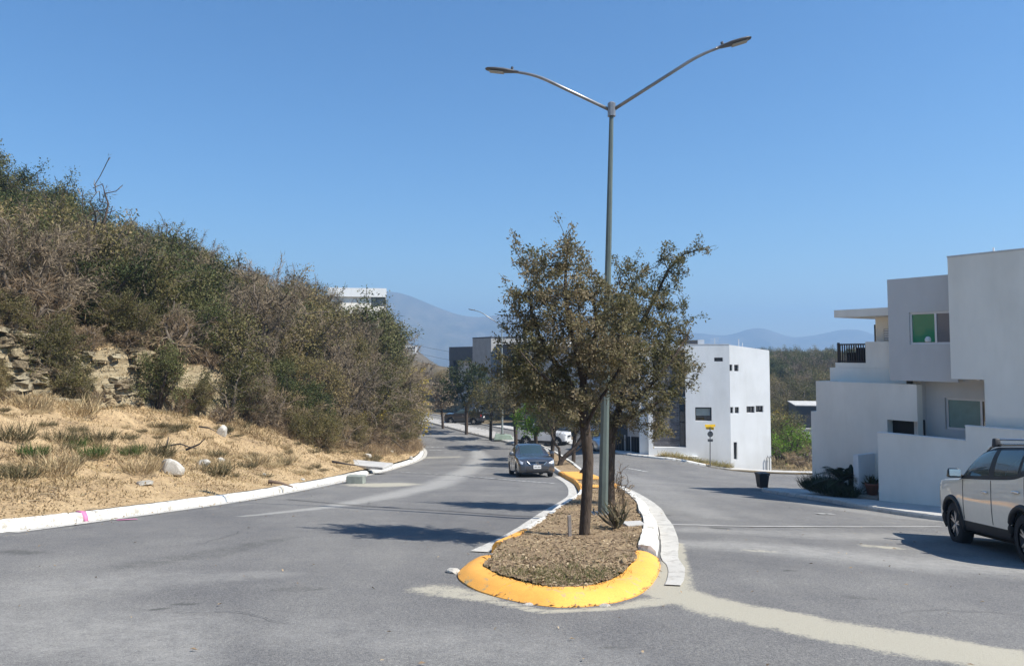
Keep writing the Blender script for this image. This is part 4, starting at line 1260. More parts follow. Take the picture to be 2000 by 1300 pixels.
# F7: recessed ground floor wall with the wide window
p7 = 1.75
x7a, x7b = X(1789, p6, 780) - .02, X(1935, p7, 800)
z7 = Zp(1850, 740, p6) + .05
w7 = (X(1846, p7, 810), X(1925, p7, 810), Zp(1880, 840, p7), Zp(1880, 778, p7))
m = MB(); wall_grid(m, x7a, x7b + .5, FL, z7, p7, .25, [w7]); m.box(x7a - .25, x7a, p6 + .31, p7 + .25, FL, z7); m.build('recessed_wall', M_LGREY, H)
window(H, w7[0], w7[1], w7[2], w7[3], p7 + .08, M_FRAMEW, M_TEALG, .06, (0.87,), .07, [M_TEALG, M_DARKG])
m = MB(); nb = 14
bl = m
for i in range(nb):
    zz_ = w7[2] + .08 + (w7[3] - w7[2] - .16) * (i + .5) / nb
    link('blind_slat', mesh_from('blind_slat', [(w7[0] + .08, p7 + .10, zz_ - .035), (w7[0] + (w7[1] - w7[0]) * .85, p7 + .10, zz_ - .035), (w7[0] + (w7[1] - w7[0]) * .85, p7 + .106, zz_ + .035), (w7[0] + .08, p7 + .106, zz_ + .035)], [[0, 1, 2, 3]], [M_TEALG]), H)
# F2: grey upper box with the green window
p2_ = 1.05
x2a, x2b = X(1735, p2_, 640), X(1868, p2_, 640)
z2a, z2b = Zp(1800, 744, p2_), Zp(1735, 546, p2_)
w2 = (X(1776, p2_, 640), X(1868, p2_, 640) - .02, Zp(1810, 672, p2_), Zp(1810, 609, p2_))
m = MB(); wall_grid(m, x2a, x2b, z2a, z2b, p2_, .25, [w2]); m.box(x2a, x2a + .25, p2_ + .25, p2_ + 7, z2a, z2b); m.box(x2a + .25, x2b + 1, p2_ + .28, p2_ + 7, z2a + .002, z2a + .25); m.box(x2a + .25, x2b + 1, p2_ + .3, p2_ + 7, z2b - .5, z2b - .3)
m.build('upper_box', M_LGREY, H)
window(H, w2[0], w2[1], w2[2], w2[3], p2_ + .05, M_FRAMEW, M_GREENG, .06, (0.56,), .07, [M_GREENG, M_GREYG])
m = MB(); m.box(w2[0] + .06, w2[1] - .06, p2_ + .4, p2_ + .42, w2[2], w2[3]); m.build('curtain', M_DARKIN, H)
MB().lathe([(0.0, 0), (.09, .02), (.10, .1), (.06, .17), (0, .19)], 10, 'z', (w2[0] + .55, p2_ + .085, w2[2] + .06)).build('sill_ornament', M_WHITE, H)
# F1: the tall right hand block
p1_ = .45
x1a, x1n = X(1854, p1_, 620), X(1924, p1_, 790)
z1t, z1b = Zp(1854, 503, p1_), Zp(1880, 740, p1_)
m = MB(); m.box(x1a, x1n, p1_, p1_ + 9, z1b, z1t); m.box(x1n, x1n + 9, p1_, p1_ + 9, FL, z1t - .001); m.build('tall_block', M_WHITE2, H)
m = MB(); m.box(x1a - .012, x1n + 9, p1_ - .012, p1_ + 9, z1t, z1t + .05); m.build('parapet_cap', M_LGREY, H)
MB().tube([(X(1941, p1_ + 1, 500), p1_ + 1, z1t), (X(1941, p1_ + 1, 500), p1_ + 1, z1t + .28)], .025, 8).build('vent_pipe', M_FRAMEW, H)
m = MB(); m.lathe([(0, 0), (.07, 0), (.07, -.05), (0, -.05)], 14, 'z', (X(1920, 1.4, 745), 1.2, z1b - .002)); m.build('soffit_light', M_FRAMEW, H)
# F5 / F4 terrace walls, railing, roof slab
p5 = 2.0
x5a = X(1621, p5, 730); z5 = Zp(1660, 718, p5); x4a = X(1691, p5, 700); z4 = Zp(1710, 667, p5)
m = MB(); m.box(x5a, x2a - .005, p5, p5 + 5, z6 - .3, z5 - .003); m.box(x4a, x2a - .004, p5 - .004, p5 + .25, z5, z4); m.build('terrace_wall', M_WHITE2, H)
xr0 = X(1632, p5, 700); zr0, zr1 = Zp(1640, 709, p5), Zp(1640, 671, p5)
MB().box(xr0 - .03, x4a - .006, p5 + .02, p5 + .3, z5, zr0 + .02).build('terrace_kerb', M_WHITE2, H)
m = MB(); m.box(xr0, x4a, p5 + .1, p5 + .14, zr1 - .05, zr1); m.box(xr0, x4a, p5 + .1, p5 + .14, zr0 + .05, zr0 + .09); m.build('railing', M_FRAMED, H)
nb = 13
for i in range(nb):
    bx = xr0 + (x4a - xr0) * i / nb; w_ = .035 if i else .09
    link('railing_bar', mesh_from('railing_bar', MB().box(bx, bx + w_, p5 + .105, p5 + .135, zr0, zr1 + (.04 if i == 0 else -.05)).v, MB().box(0, 1, 0, 1, 0, 1).f, [M_FRAMED]), H)
m = MB()
for a, b, h in ((.1, .35, .55), (.4, .66, .8), (.72, .95, .62)):
    m.box(xr0 + (x4a - xr0) * a, xr0 + (x4a - xr0) * b, p5 + .5, p5 + .9, zr0, zr0 + (zr1 - zr0) * h)
m.box(xr0 + .1, x4a, p5 + 1.6, p5 + 1.65, zr0, zr1 - .2)
m.build('terrace_furniture', M_DARKIN, H, False, .03)
pr = 1.55
xra = X(1629, pr, 612); zs1, zs0 = Zp(1680, 603, pr), Zp(1632, 620, pr)
MB().box(xra, x2a - .006, pr, pr + 4.5, zs0, zs1).build('roof_slab', M_WHITE2, H)
xw = X(1710, p5 + .6, 640)
m = MB(); m.box(xw, x2a - .007, p5 + .6, p5 + 3.4, z5, zs0 - .003); m.build('terrace_room', M_WHITE2, H)
MB().box(xw - .12, xw - .01, p5 + .7, p5 + 3.0, z5, zs0 - .25).build('sliding_door', M_DARKG, H)
lv = (X(1727, p5 + .6, 650), x2a - .03, Zp(1730, 664, p5 + .6), Zp(1730, 642, p5 + .6))
MB().box(lv[0], lv[1], p5 + .575, p5 + .597, lv[2], lv[3]).build('louvre_frame', M_FRAMED, H)
for i in range(5):
    z_ = lv[2] + (lv[3] - lv[2]) * (i + .5) / 5
    link('louvre', mesh_from('louvre', MB().box(lv[0] + .03, lv[1] - .02, p5 + .54, p5 + .572, z_ - .03, z_ + .03).v, MB().box(0, 1, 0, 1, 0, 1).f, [M_FRAMEW]), H)
# inner body so that no daylight passes through
MB().box(x6a + .35, x1n + 8, p7 + .4, p7 + 5, FL, z6 - .4).build('body', M_WHITE2, H)
MB().box(x2a + .3, x1n + 3, p2_ + .45, p2_ + 6, z2a + .3, z2b - .6).build('upper_body', M_DARKIN, H)
# entrance screen wall, step, plants
pe = .25
xe = X(1672, pe, 920)
ze0, ze1 = Zp(1675, 965, pe), Zp(1672, 888, pe)
S = thing('entrance_screen', (HF.o[0], HF.o[1], 0), HF.rot, 'thin white screen wall beside the entrance step of the right house', 'wall')
MB().box(xe - .09, xe + .09, pe, p6 - .004, ze0 - .3, ze1).build('screen', M_WHITE, S)
st = MB().box(xe - .25, X(1715, .1, 970) - .02, .12, p6 - .01, FL, ze0 + .02)
s_o = st.build('entrance_step', plain('brown tile', (0.26, 0.215, 0.175), .7, var=.2), None, False, .01, (HF.o[0], HF.o[1], 0), HF.rot)
tag(s_o, 'brown tiled step between the screen wall and the boundary wall', 'step')
tp = thing('potted_plant', (HF.o[0] + HF.ax[0] * (X(1703, .55, 940)) + HF.ay[0] * .55, HF.o[1] + HF.ax[1] * (X(1703, .55, 940)) + HF.ay[1] * .55, ze0 + .02), 0, 'terracotta pot with a small plant on the entrance step', 'pot plant')
MB().lathe([(0, 0), (.15, 0), (.21, .30), (.23, .30), (.23, .36), (.19, .36), (.17, .3), (0, .3)], 18).build('pot', plain('terracotta', (0.22, 0.075, 0.045), .85), tp, True)
rg = np.random.default_rng(3)
n = 60; D = norm(rg.normal(0, .6, (n, 3)) + np.array([0, 0, 1.0])); C = np.c_[rg.normal(0, .06, (n, 2)), np.full(n, .3)]
v, f_ = leaf_quads(C, D, rg.normal(0, 1, (n, 3)), rg.uniform(.2, .42, n), np.full(n, .05)); link('leaves', mesh_from('leaves', v, f_, [LF_DARK], None, False, {'tint': np.repeat(rg.random(n), 4)}), tp)

def local(x, p, z): return (HF.o[0] + HF.ax[0] * x + HF.ay[0] * p, HF.o[1] + HF.ax[1] * x + HF.ay[1] * p, z)
# sago palm: arching fronds of paired leaflets
def sago(loc, rad, h, nf, seed, label):
    rg = np.random.default_rng(seed)
    t = thing('sago_palm', loc, 0, label, 'palm')
    MB().lathe([(0, -.1), (.16, -.1), (.19, .2), (.14, h * .45), (0, h * .5)], 12).build('trunk', BARK, t, True)
    for i in range(nf):
        a = 2 * PI * i / nf * 1.618 * 2 + rg.normal(0, .1); el = rg.uniform(.35, 1.25)
        Lf = rad * rg.uniform(.85, 1.1); pts = []
        for s in np.linspace(0, 1, 16):
            r_ = Lf * s * math.cos(el) * (1 + .15 * s); z_ = h * .45 + Lf * (s * math.sin(el) - .55 * s * s * (1.15 - .3 * el))
            pts.append((math.cos(a) * r_, math.sin(a) * r_, z_))
        pts = np.array(pts); T = norm(np.gradient(pts, axis=0)); S_ = norm(np.cross(T, [0, 0, 1.0])); U = np.cross(S_, T)
        V, F_ = [], []
        tub = MB().tube([tuple(p) for p in pts], np.linspace(.012, .004, 16), 3, cap=False)
        idx = np.repeat(np.arange(2, 16), 3); fr = np.tile([0, .33, .66], 14)
        base = pts[idx] + T[idx] * fr[:, None] * Lf / 15
        for sgn in (-1, 1):
            d = S_[idx] * sgn + T[idx] * .55 + U[idx] * .35
            v, f_ = leaf_quads(base, d, U[idx], Lf * .26 * np.sin(np.clip(idx / 16 + .12, 0, 1) * PI) + .04, np.full(len(idx), .022))
            F_.append(f_ + sum(len(q) for q in V)); V.append(v)
        V = np.vstack(V); F_ = np.vstack(F_)
        nb_ = len(V); V = np.vstack([V, np.array(tub.v)]); F_ = np.vstack([F_, np.array(tub.f) + nb_])
        link('frond', mesh_from('frond', V, F_, [LF_PALM], None, False, {'tint': np.full(len(V), rg.random())}), t)
    return t
pg = local(X(1645, .35, 950), .35, Zp(1645, 962, .35))
sago(pg, 1.0, .75, 22, 4, 'dark sago palm with arching fronds in front of the right house')
def tuft_mesh(name, rg, n, rad, L, W, lean=.5, mat=None, tint=(0, 1)):
    a = rg.random(n) * 2 * PI; rr = rad * np.sqrt(rg.random(n))
    C = np.c_[np.cos(a) * rr, np.sin(a) * rr, np.full(n, -.02)]
    D = norm(np.c_[np.cos(a), np.sin(a), np.zeros(n)] * lean * rg.random((n, 1)) * 1.4 + np.c_[rg.normal(0, .2, (n, 2)), np.ones(n)])
    v, f_ = leaf_quads(C, D, rg.normal(0, 1, (n, 3)) * np.array([1, 1, .2]), L * rg.uniform(.5, 1.2, n), W * rg.uniform(.7, 1.3, n), .8)
    return mesh_from(name, v, f_, [mat], None, False, {'tint': np.repeat(tint[0] + (tint[1] - tint[0]) * rg.random(n), 4)})
rg = np.random.default_rng(9)
hm_ = [tuft_mesh('hedge', rg, 420, .38, .62, .022, .7, LF_PALM) for _ in range(2)]
for i, (u, v, p, s) in enumerate([(1588, 955, .1, .85), (1603, 960, .1, .9), (1620, 964, .05, .8), (1640, 968, -.05, .75), (1658, 968, -.02, .7), (1612, 955, .6, .95)]):
    o = link('grassy_shrub', hm_[i % 2], None, local(X(u, p, v), p, Zp(u, v, p) - .02), i * 1.3)
    o.scale = (s,) * 3
    tag(o, 'low dark grassy shrub in the planting bed before the right house', 'shrub', 'dark grassy shrubs by the house wall')
o = MB().tube([(0, 0, -.05), (0, 0, .45), (0.01, 0, .8), (.01, 0, .9)], [.07, .085, .075, .03], 9).build('column_cactus', LF_PALM, None, True, 0, local(X(1662, .5, 940), .5, Zp(1662, 960, .5)))
tag(o, 'slim dark column cactus beside the entrance screen wall', 'cactus')

# ---- the white apartment building across the side street
AF = Frame((14.75, 52.2), (5.2, -0.6))
bz = -6.4
A = thing('apartment_building', (AF.o[0], AF.o[1], 0), AF.rot, 'tall white building with small square windows and a charcoal clad recess', 'building')
ztA = AF.zz(1421, 673, 0)
xL = AF.x(1250, 0, 888); xF = AF.x(1267, 0, 880)
def ah(u0, u1, v0, v1): 
    um = (u0 + u1) / 2; vm = (v0 + v1) / 2
    return (AF.x(u0, 0, vm), AF.x(u1, 0, vm), AF.zz(um, v1, 0), AF.zz(um, v0, 0))
rec = (AF.x(1275, 0, 780), AF.x(1339, 0, 780), AF.zz(1310, 873, 0), AF.zz(1340, 683, 0))
holes = [rec, ah(1395, 1412, 698, 705.5), ah(1358, 1390, 795, 821.5)]
m = MB(); wall_grid(m, xF, -.0, bz - 1, ztA, 0, .35, holes); m.box(xL, xF - .003, .35, .9, bz - 1, AF.zz(1260, 800, 0)); m.build('left_wall', M_WHITE, A)
# right facade is its own slightly turned plane
BF = Frame((14.75, 52.2), (3.25, 0.5))
BR = A
def bh(u0, u1, v0, v1):
    um = (u0 + u1) / 2; vm = (v0 + v1) / 2
    return (BF.x(u0, 0, vm), BF.x(u1, 0, vm), BF.zz(um, v1, 0), BF.zz(um, v0, 0))
hb_ = [bh(1423.5, 1430.5, 711.5, 724), bh(1434, 1442.5, 712, 724.5), bh(1424.5, 1432.5, 794.5, 806.5), bh(1435, 1443.5, 794.5, 806.5), bh(1458, 1474, 793, 805.5), bh(1476, 1491, 792, 804.5), bh(1433, 1440, 863, 896.5)]
xR = BF.x(1504.5, 0, 800); zR = BF.zz(1502, 684, 0)
m = MB()
wall_grid(m, .002, xR, bz - 1, zR, 0, .35, hb_)
m.poly([(.002, 0, zR), (xR, 0, zR), (xR, .35, zR), (.002, .35, zR), (.002, 0, ztA), (.002, .35, ztA)], [(0, 1, 4), (3, 5, 2), (1, 2, 5, 4)])
rw = m.build('right_wall', M_WHITE, A)
rel = BF.rot - AF.rot
rw.rotation_euler = (0, 0, rel)
# dark body behind the openings, outer side walls and roof
cr, sr = math.cos(rel), math.sin(rel)
def bpt(x, y): return (x * cr - y * sr, x * sr + y * cr)
P_ = [(xF, .36), (-.02, .36), bpt(xR, .36), bpt(xR, 9.5), (xF, 9.5)]
m = MB(); n_ = len(P_)
m.poly([(x, y, z) for z in (bz - 1, zR - .5) for x, y in P_], [tuple(range(n_))[::-1], tuple(range(n_, 2 * n_))] + [(i, (i + 1) % n_, n_ + (i + 1) % n_, n_ + i) for i in range(n_)])
m.build('body', M_WHITE, A)
for h in holes[1:]: window(A, h[0], h[1], h[2], h[3], .18, M_FRAMED, M_DARKG, .06, (), .08)
hw = holes[2]; MB().box(hw[0] + .08, hw[1] - .08, .21, .222, hw[2] + (hw[3] - hw[2]) * .38, hw[3] - .1).build('blind', plain('grey roller blind', (.30, .34, .33), .3), A)
for h in hb_:
    w_ = window(A, h[0], h[1], h[2], h[3], .16, M_FRAMED, M_DARKG, .05, (.5,) if h[1] - h[0] > .48 else (), .08)
    w_.rotation_euler = (0, 0, rel)
# clad recess: charcoal boards of uneven tone, dark glass strip at its right
pb = .62
MB().box(rec[0] - .3, rec[1] + .3, .36 + .05, pb + .3, rec[2] - .2, rec[3] + .2).build('recess_back', M_DARKIN, A)
xg = rec[1] - .42
rg = np.random.default_rng(8)
zc = rec[2] + .02
bm_cache = {}
while zc < rec[3] - .05:
    hgt = .17; x_ = rec[0] + .005
    while x_ < xg - .05:
        L_ = min(rg.uniform(.9, 1.7), xg - x_)
        pr_ = rg.uniform(0, .03)
        bb = MB().box(x_, x_ + L_ - .012, .30 - pr_, .40, zc, min(zc + hgt - .012, rec[3] - .01))
        bb.build('cladding_board', M_CLAD[rg.integers(4)], A)
        x_ += L_
    zc += hgt
gz_ = np.linspace(rec[2] + .05, rec[3] - .05, 5)
for a, b in zip(gz_[:-1], gz_[1:]):
    window(A, xg + .02, rec[1] - .005, a, b, .30, M_FRAMED, M_DARKG, .05, (), .08)
MB().box(xg + .02, rec[1] - .01, .20, .29, (rec[2] + rec[3]) / 2, (rec[2] + rec[3]) / 2 + .1).build('transom', M_FRAMEW, A)
m = MB(); m.box(AF.x(1276, 0, 1000), AF.x(1362, 0, 900), -.25, -.003, bz - 1, AF.zz(1310, 889, 0)); m.build('plinth', M_WHITE, A)
m = MB(); m.box(xF - .01, .0, -.015, .36, ztA, ztA + .05); m.build('parapet_cap', M_LGREY, A)
xa = AF.x(1353, 1.5, 668); za = AF.zz(1353, 664, 1.5)
m = MB(); m.box(xa - .75, xa + .3, 1.2, 2.2, ztA - .5, za); acb = m.build('rooftop_unit', M_DGREY, A, False, .02)
MB().box(xa + .31, xa + .75, 1.2, 2.2, ztA - .5, za + .02).build('unit_louvre', M_FRAMEW, A)
for u, v, h in ((1443, 676, .7), (1370, 672, .4), (1450, 678, .25)):
    x_ = AF.x(u, 2.0, 680) ; MB().tube([(x_, 2.0, ztA - .6), (x_, 2.0, ztA + h * .6)], .03, 6).build('roof_pipe', M_FRAMEW, A)
x_ = AF.x(1396, 2.0, 672); m = MB().tube([(x_, 2, ztA - .5), (x_, 2, ztA + .5)], .015, 5)
for q in (.2, .32, .44): m.tube([(x_ - .3, 2, ztA + q), (x_ + .3, 2, ztA + q + .06)], .010, 4)
m.build('antenna', M_FRAMEW, A)
m = MB(); xm = BF.x(1498, -.12, 905)
for dx in (0, .18): m.tube([(xm + dx, -.12, bz), (xm + dx, -.12, bz + .95), (xm + dx + .06, -.12, bz + 1.08), (xm + dx + .12, -.12, bz + .95)], .022, 6)
gp_ = m.build('water_pipe', M_FRAMED, A); gp_.rotation_euler = (0, 0, rel)
# dark gate to the left of the building
GF = Frame((7.5, 56.5), (5.15, -2.4))
G = thing('metal_gate', (GF.o[0], GF.o[1], 0), GF.rot, 'dark metal gate left of the white apartment building', 'gate')
g0 = GF.x(1196, 0, 870); g1 = GF.x(1250, 0, 870); gb, gt = GF.zz(1230, 889, 0), GF.zz(1230, 852, 0)
MB().box(g0, g1, 0, .05, gb - .2, gb + .1).build('gate_rail', M_FRAMED, G); MB().box(g0, g1, 0, .05, gt - .08, gt).build('gate_rail', M_FRAMED, G)
MB().box(g0, g1, .10, .13, gb - .2, gt).build('gate_sheet', M_DARKIN, G)
bars = MB().box(0, .07, 0.005, .045, gb + .1, gt - .08); bme = mesh_from('gate_bar', bars.v, bars.f, [M_FRAMED])
for i in range(int((g1 - g0) / .19)): link('gate_bar', bme, G, (g0 + .05 + i * .19, 0, 0))
for xx_ in (g0 + (g1 - g0) * .45, g0 + (g1 - g0) * .66): MB().box(xx_, xx_ + .05, -.03, -.002, gb - .2, gt + .1).build('gate_post', M_FRAMEW, G)

# ---- the dark house up the road
DF = Frame((0.6, 90.0), (9.85, -22.0))
DH = thing('dark_house', (DF.o[0], DF.o[1], 0), DF.rot, 'modern dark grey house with a pale concrete tower up the road', 'house')
dz0 = -6.6
def dx(u, p, v=700): return DF.x(u, p, v)
xA, xB, xC, xD = dx(877, 1.5), dx(925, 1.5), dx(960, 0), dx(1010, .6)
ztD = DF.zz(900, 677, 1.5)
m = MB(); m.box(xA, xB + .3, 1.5, 9, ztD - 2.0, ztD); m.box(xA, xA + 1.8, 1.55, 9, dz0, ztD - 2.0); m.build('dark_frame', M_DGREY, DH)
m = MB(); m.box(xA + 1.8, xB + .3, 2.3, 9, dz0, ztD - 2.002); m.build('pale_wall', M_LGREY, DH)
m = MB(); m.box(xA - 2.0, xA - .003, 3.0, 8.8, dz0, ztD - .25); m.build('side_wall', M_LGREY, DH)
window(DH, xA - 1.9, xA - .1, dz0 + 2.5, ztD - 2.0, 2.9, M_FRAMED, M_GREYG, .12, (), .09)
zt2 = DF.zz(930, 661, 0); x0 = dx(923.5, 0)
m = MB(); m.box(x0, x0 + (xC - x0) * .98, 0, 6.5, dz0, zt2); m.build('concrete_tower', M_CGREY, DH)
m = MB(); m.box(x0 - .05, x0 + (xC - x0) * .98 + .05, -.05, 6.55, zt2, zt2 + .16); m.build('tower_cap', M_DGREY, DH)
rg = np.random.default_rng(2)
zz_ = dz0
while zz_ < zt2 - .3:
    hh = .75; MB().box(x0 - .03, x0 + (xC - x0) * .975, -.035, -.002, zz_ + .02, min(zz_ + hh - .02, zt2 - .02)).build('tower_panel', M_CGREY, DH); zz_ += hh
zt3 = DF.zz(985, 672, .6); zb3 = DF.zz(985, 745, .6)
wD = (dx(963, .6), dx(977.5, .6), DF.zz(970, 722, .6), DF.zz(970, 698, .6))
m = MB(); wall_grid(m, xC + .003, xD + 2, zb3, zt3, .6, .4, [wD]); m.box(xC + .003, xD + 2, 1.2, 9, zb3, zt3 - .3); m.build('dark_upper_wall', M_DGREY, DH)
window(DH, *wD, .75, M_FRAMED, M_GREYG, .16, (), .1)
m = MB(); m.box(xC + .003, xD + 2, 1.6, 9, dz0, zb3 - .003); m.build('ground_floor', M_CGREY, DH)
m = MB(); m.box(xC + .5, xC + 5, 1.52, 1.59, dz0, dz0 + 2.5); m.build('garage_door', M_DGREY, DH)
m = MB(); m.box(dx(1008, 4), dx(1052, 4), 4, 11, dz0, DF.zz(1020, 667, 4)); m.build('rear_block', M_WHITE, DH)
xa = dx(996, 3); m = MB().tube([(xa, 3, zt3), (xa, 3, zt3 + 1.6)], .04, 5)
for q in (1.0, 1.3, 1.55): m.tube([(xa - .5, 3, zt3 + q), (xa + .5, 3, zt3 + q)], .025, 4)
m.build('antenna', M_FRAMEW, DH)

# ---- pale house mostly hidden behind the median trees
CF = Frame((3.2, 84.0), (.60, -.80))
CH = thing('pale_house', (CF.o[0], CF.o[1], 0), CF.rot, 'pale house half hidden behind the median trees', 'house')
cw = [(1.5, 3.6, -4.2, -2.7), (6.0, 8.2, -4.2, -2.7), (1.5, 3.6, -1.0, .4), (6.0, 8.2, -1.0, .4), (10.0, 13.0, -6.6, -4.0)]
m = MB(); wall_grid(m, 0, 14.5, -7, 2.0, 0, .3, cw); m.box(0, 14.5, .32, 8, -7, 1.9); m.build('wall', stucco('pale grey render', (.52, .52, .51)), CH)
for h in cw[:4]: window(CH, *h, .12, M_FRAMED, M_DARKG, .08, (.5,), .1)
MB().box(cw[4][0], cw[4][1], .15, .25, cw[4][2], cw[4][3]).build('garage_door', M_DGREY, CH)
MB().box(-.1, 14.6, -.1, 8.1, 2.0, 2.15).build('roof', M_CGREY, CH)

# ---- white house on the hill top behind the thicket
TF = Frame((-24.8, 150.0), (1, .17))
TH = thing('hilltop_house', (TF.o[0], TF.o[1], 0), TF.rot, 'white flat roofed house showing above the thicket on the hill', 'house')
tx0, tx1 = TF.x(640, 0, 570), TF.x(755, 0, 570); tz1 = TF.zz(755, 563, 0); tz0 = TF.zz(755, 580, 0)
m = MB(); m.box(tx0, tx1, 0, 10, tz0, tz1); m.build('parapet', M_WHITE, TH)
wt = (TF.x(725, .5, 585), tx1 - .25, TF.zz(740, 590, .5) - .8, tz0 - .02)
m = MB(); wall_grid(m, tx0 + .2, tx1 - .1, -3, tz0 - .003, .5, .4, [wt]); m.box(tx0 + .3, tx1 - .1, .95, 9, -3, tz0 - .1); m.build('wall', M_WHITE2, TH)
window(TH, *wt, .7, M_FRAMED, M_GREYG, .1, (.4,), .1)
# tiny white house low on the far brown hill, and the one beside the dark house
for u, v, y_, w_, h_, lb in ((803, 664, 440, 7.5, 3.0, 'small white house high on the far brown hill left of the dark house'), (869, 682, 450, 6.0, 2.6, 'tiny white house seen over the road left of the dark house roof')):
    q = at_depth(u, v, y_); q.z = float(zland(q.x, q.y)) + .3
    t = thing('distant_house', q, .2, lb, 'house')
    m = MB(); wall_grid(m, -w_ / 2, w_ / 2, -1.5, h_, 0, .3, [(-w_ * .3, -w_ * .1, h_ * .35, h_ * .75), (w_ * .1, w_ * .3, h_ * .35, h_ * .75)]); m.box(-w_ / 2, w_ / 2, .3, w_, -1.5, h_); m.build('wall', M_WHITE, t)
    MB().box(-w_ / 2 - .1, w_ / 2 + .1, -.1, w_ + .1, h_, h_ + .2).build('roof', M_LGREY, t)
    for s in (-1, 1): MB().box(s * w_ * .2 - w_ * .1, s * w_ * .2 + w_ * .1, .1, .2, h_ * .35, h_ * .75).build('window', M_DARKG, t)
# dark box house in the valley on the right with its low white wall
VF = Frame((31.5, 84.0), (1, -.25))
VH = thing('valley_house', (VF.o[0], VF.o[1], 0), VF.rot, 'dark flat roofed house in the valley between the two white buildings', 'house')
v0, v1 = VF.x(1556, 0, 810), VF.x(1600, 0, 810) + 4; vz1 = VF.zz(1575, 791, 0)
MB().box(v0, v1, 0, 8, -9.5, vz1 - .103).build('wall', M_DGREY, VH)
MB().box(v0 - .15, v1 + .08, -.1, 8.1, vz1 - .10, vz1).build('roof', M_CONC, VH)
WV = Frame((30.0, 80.0), (1, -.2))
wv = thing('garden_wall', (WV.o[0], WV.o[1], 0), WV.rot, 'low white wall in the valley below the dark flat roofed house', 'wall')
w0, w1 = WV.x(1523, 0, 845), WV.x(1600, 0, 845) + 2
MB().box(w0, w1, 0, .3, -10, WV.zz(1545, 838, 0)).build('wall', M_WHITE, wv)
MB().box(w0 - .02, w1, -.05, .35, WV.zz(1545, 838, 0), WV.zz(1545, 838, 0) + .12).build('coping', M_LGREY, wv)
# ---------------------------------------------------------------- cars
M_TYRE = plain('tyre rubber', (0.022, 0.022, 0.023), 0.85, var=.2, scale=20)
M_RIM = plain('machined alloy', (0.55, 0.55, 0.56), 0.3, 0.85, var=.06)
M_RIMD = plain('dark alloy', (0.035, 0.035, 0.037), 0.4, 0.5)
M_TRIM = plain('black car trim', (0.022, 0.022, 0.023), 0.6, var=.1)
M_GLOSSK = plain('gloss black', (0.012, 0.012, 0.013), 0.12, coat=1.0, var=.05)
M_CARGL = glassmat('car side glass', (0.05, 0.075, 0.078), 0.03, .55)
M_WSCREEN = glassmat('windscreen glass', (0.03, 0.05, 0.055), 0.02)
M_CHROME = plain('chrome', (0.75, 0.75, 0.76), 0.12, 1.0, var=.02)
M_LAMPG = plain('head lamp lens', (0.62, 0.64, 0.66), 0.08, .35, coat=1.0, var=.25, scale=14)
M_REDL = plain('tail lamp red', (0.35, 0.015, 0.012), 0.15, coat=1.0)
M_PLATE = plain('number plate', (0.72, 0.72, 0.70), 0.5, var=.1, scale=25)
M_PLTXT = plain('plate lettering', (0.05, 0.05, 0.06), 0.6)
M_UNDER = plain('under body', (0.012, 0.012, 0.012), 0.9)
M_SEAT = plain('seat cloth', (0.04, 0.04, 0.042), 0.9)

def pchip(xs, ys, q):
    xs = np.asarray(xs, float); ys = np.asarray(ys, float); q = np.asarray(q, float)
    h = np.diff(xs); d = (ys[1:] - ys[:-1]) / h.reshape(-1, *([1] * (ys.ndim - 1)))
    m = np.zeros_like(ys)
    s = d[:-1] * d[1:]
    with np.errstate(divide='ignore', invalid='ignore'):
        m[1:-1] = np.where(s > 0, 2 * d[:-1] * d[1:] / (d[:-1] + d[1:]), 0)
    m[0] = d[0]; m[-1] = d[-1]
    i = np.clip(np.searchsorted(xs, q, 'right') - 1, 0, len(xs) - 2)
    hh = h[i]; t = (q - xs[i]) / hh
    sh = (-1,) + (1,) * (ys.ndim - 1)
    t = t.reshape(sh); hh = hh.reshape(sh)
    return ys[i] * (1 + 2 * t) * (1 - t) ** 2 + m[i] * hh * t * (1 - t) ** 2 + ys[i + 1] * t * t * (3 - 2 * t) + m[i + 1] * hh * t * t * (t - 1)

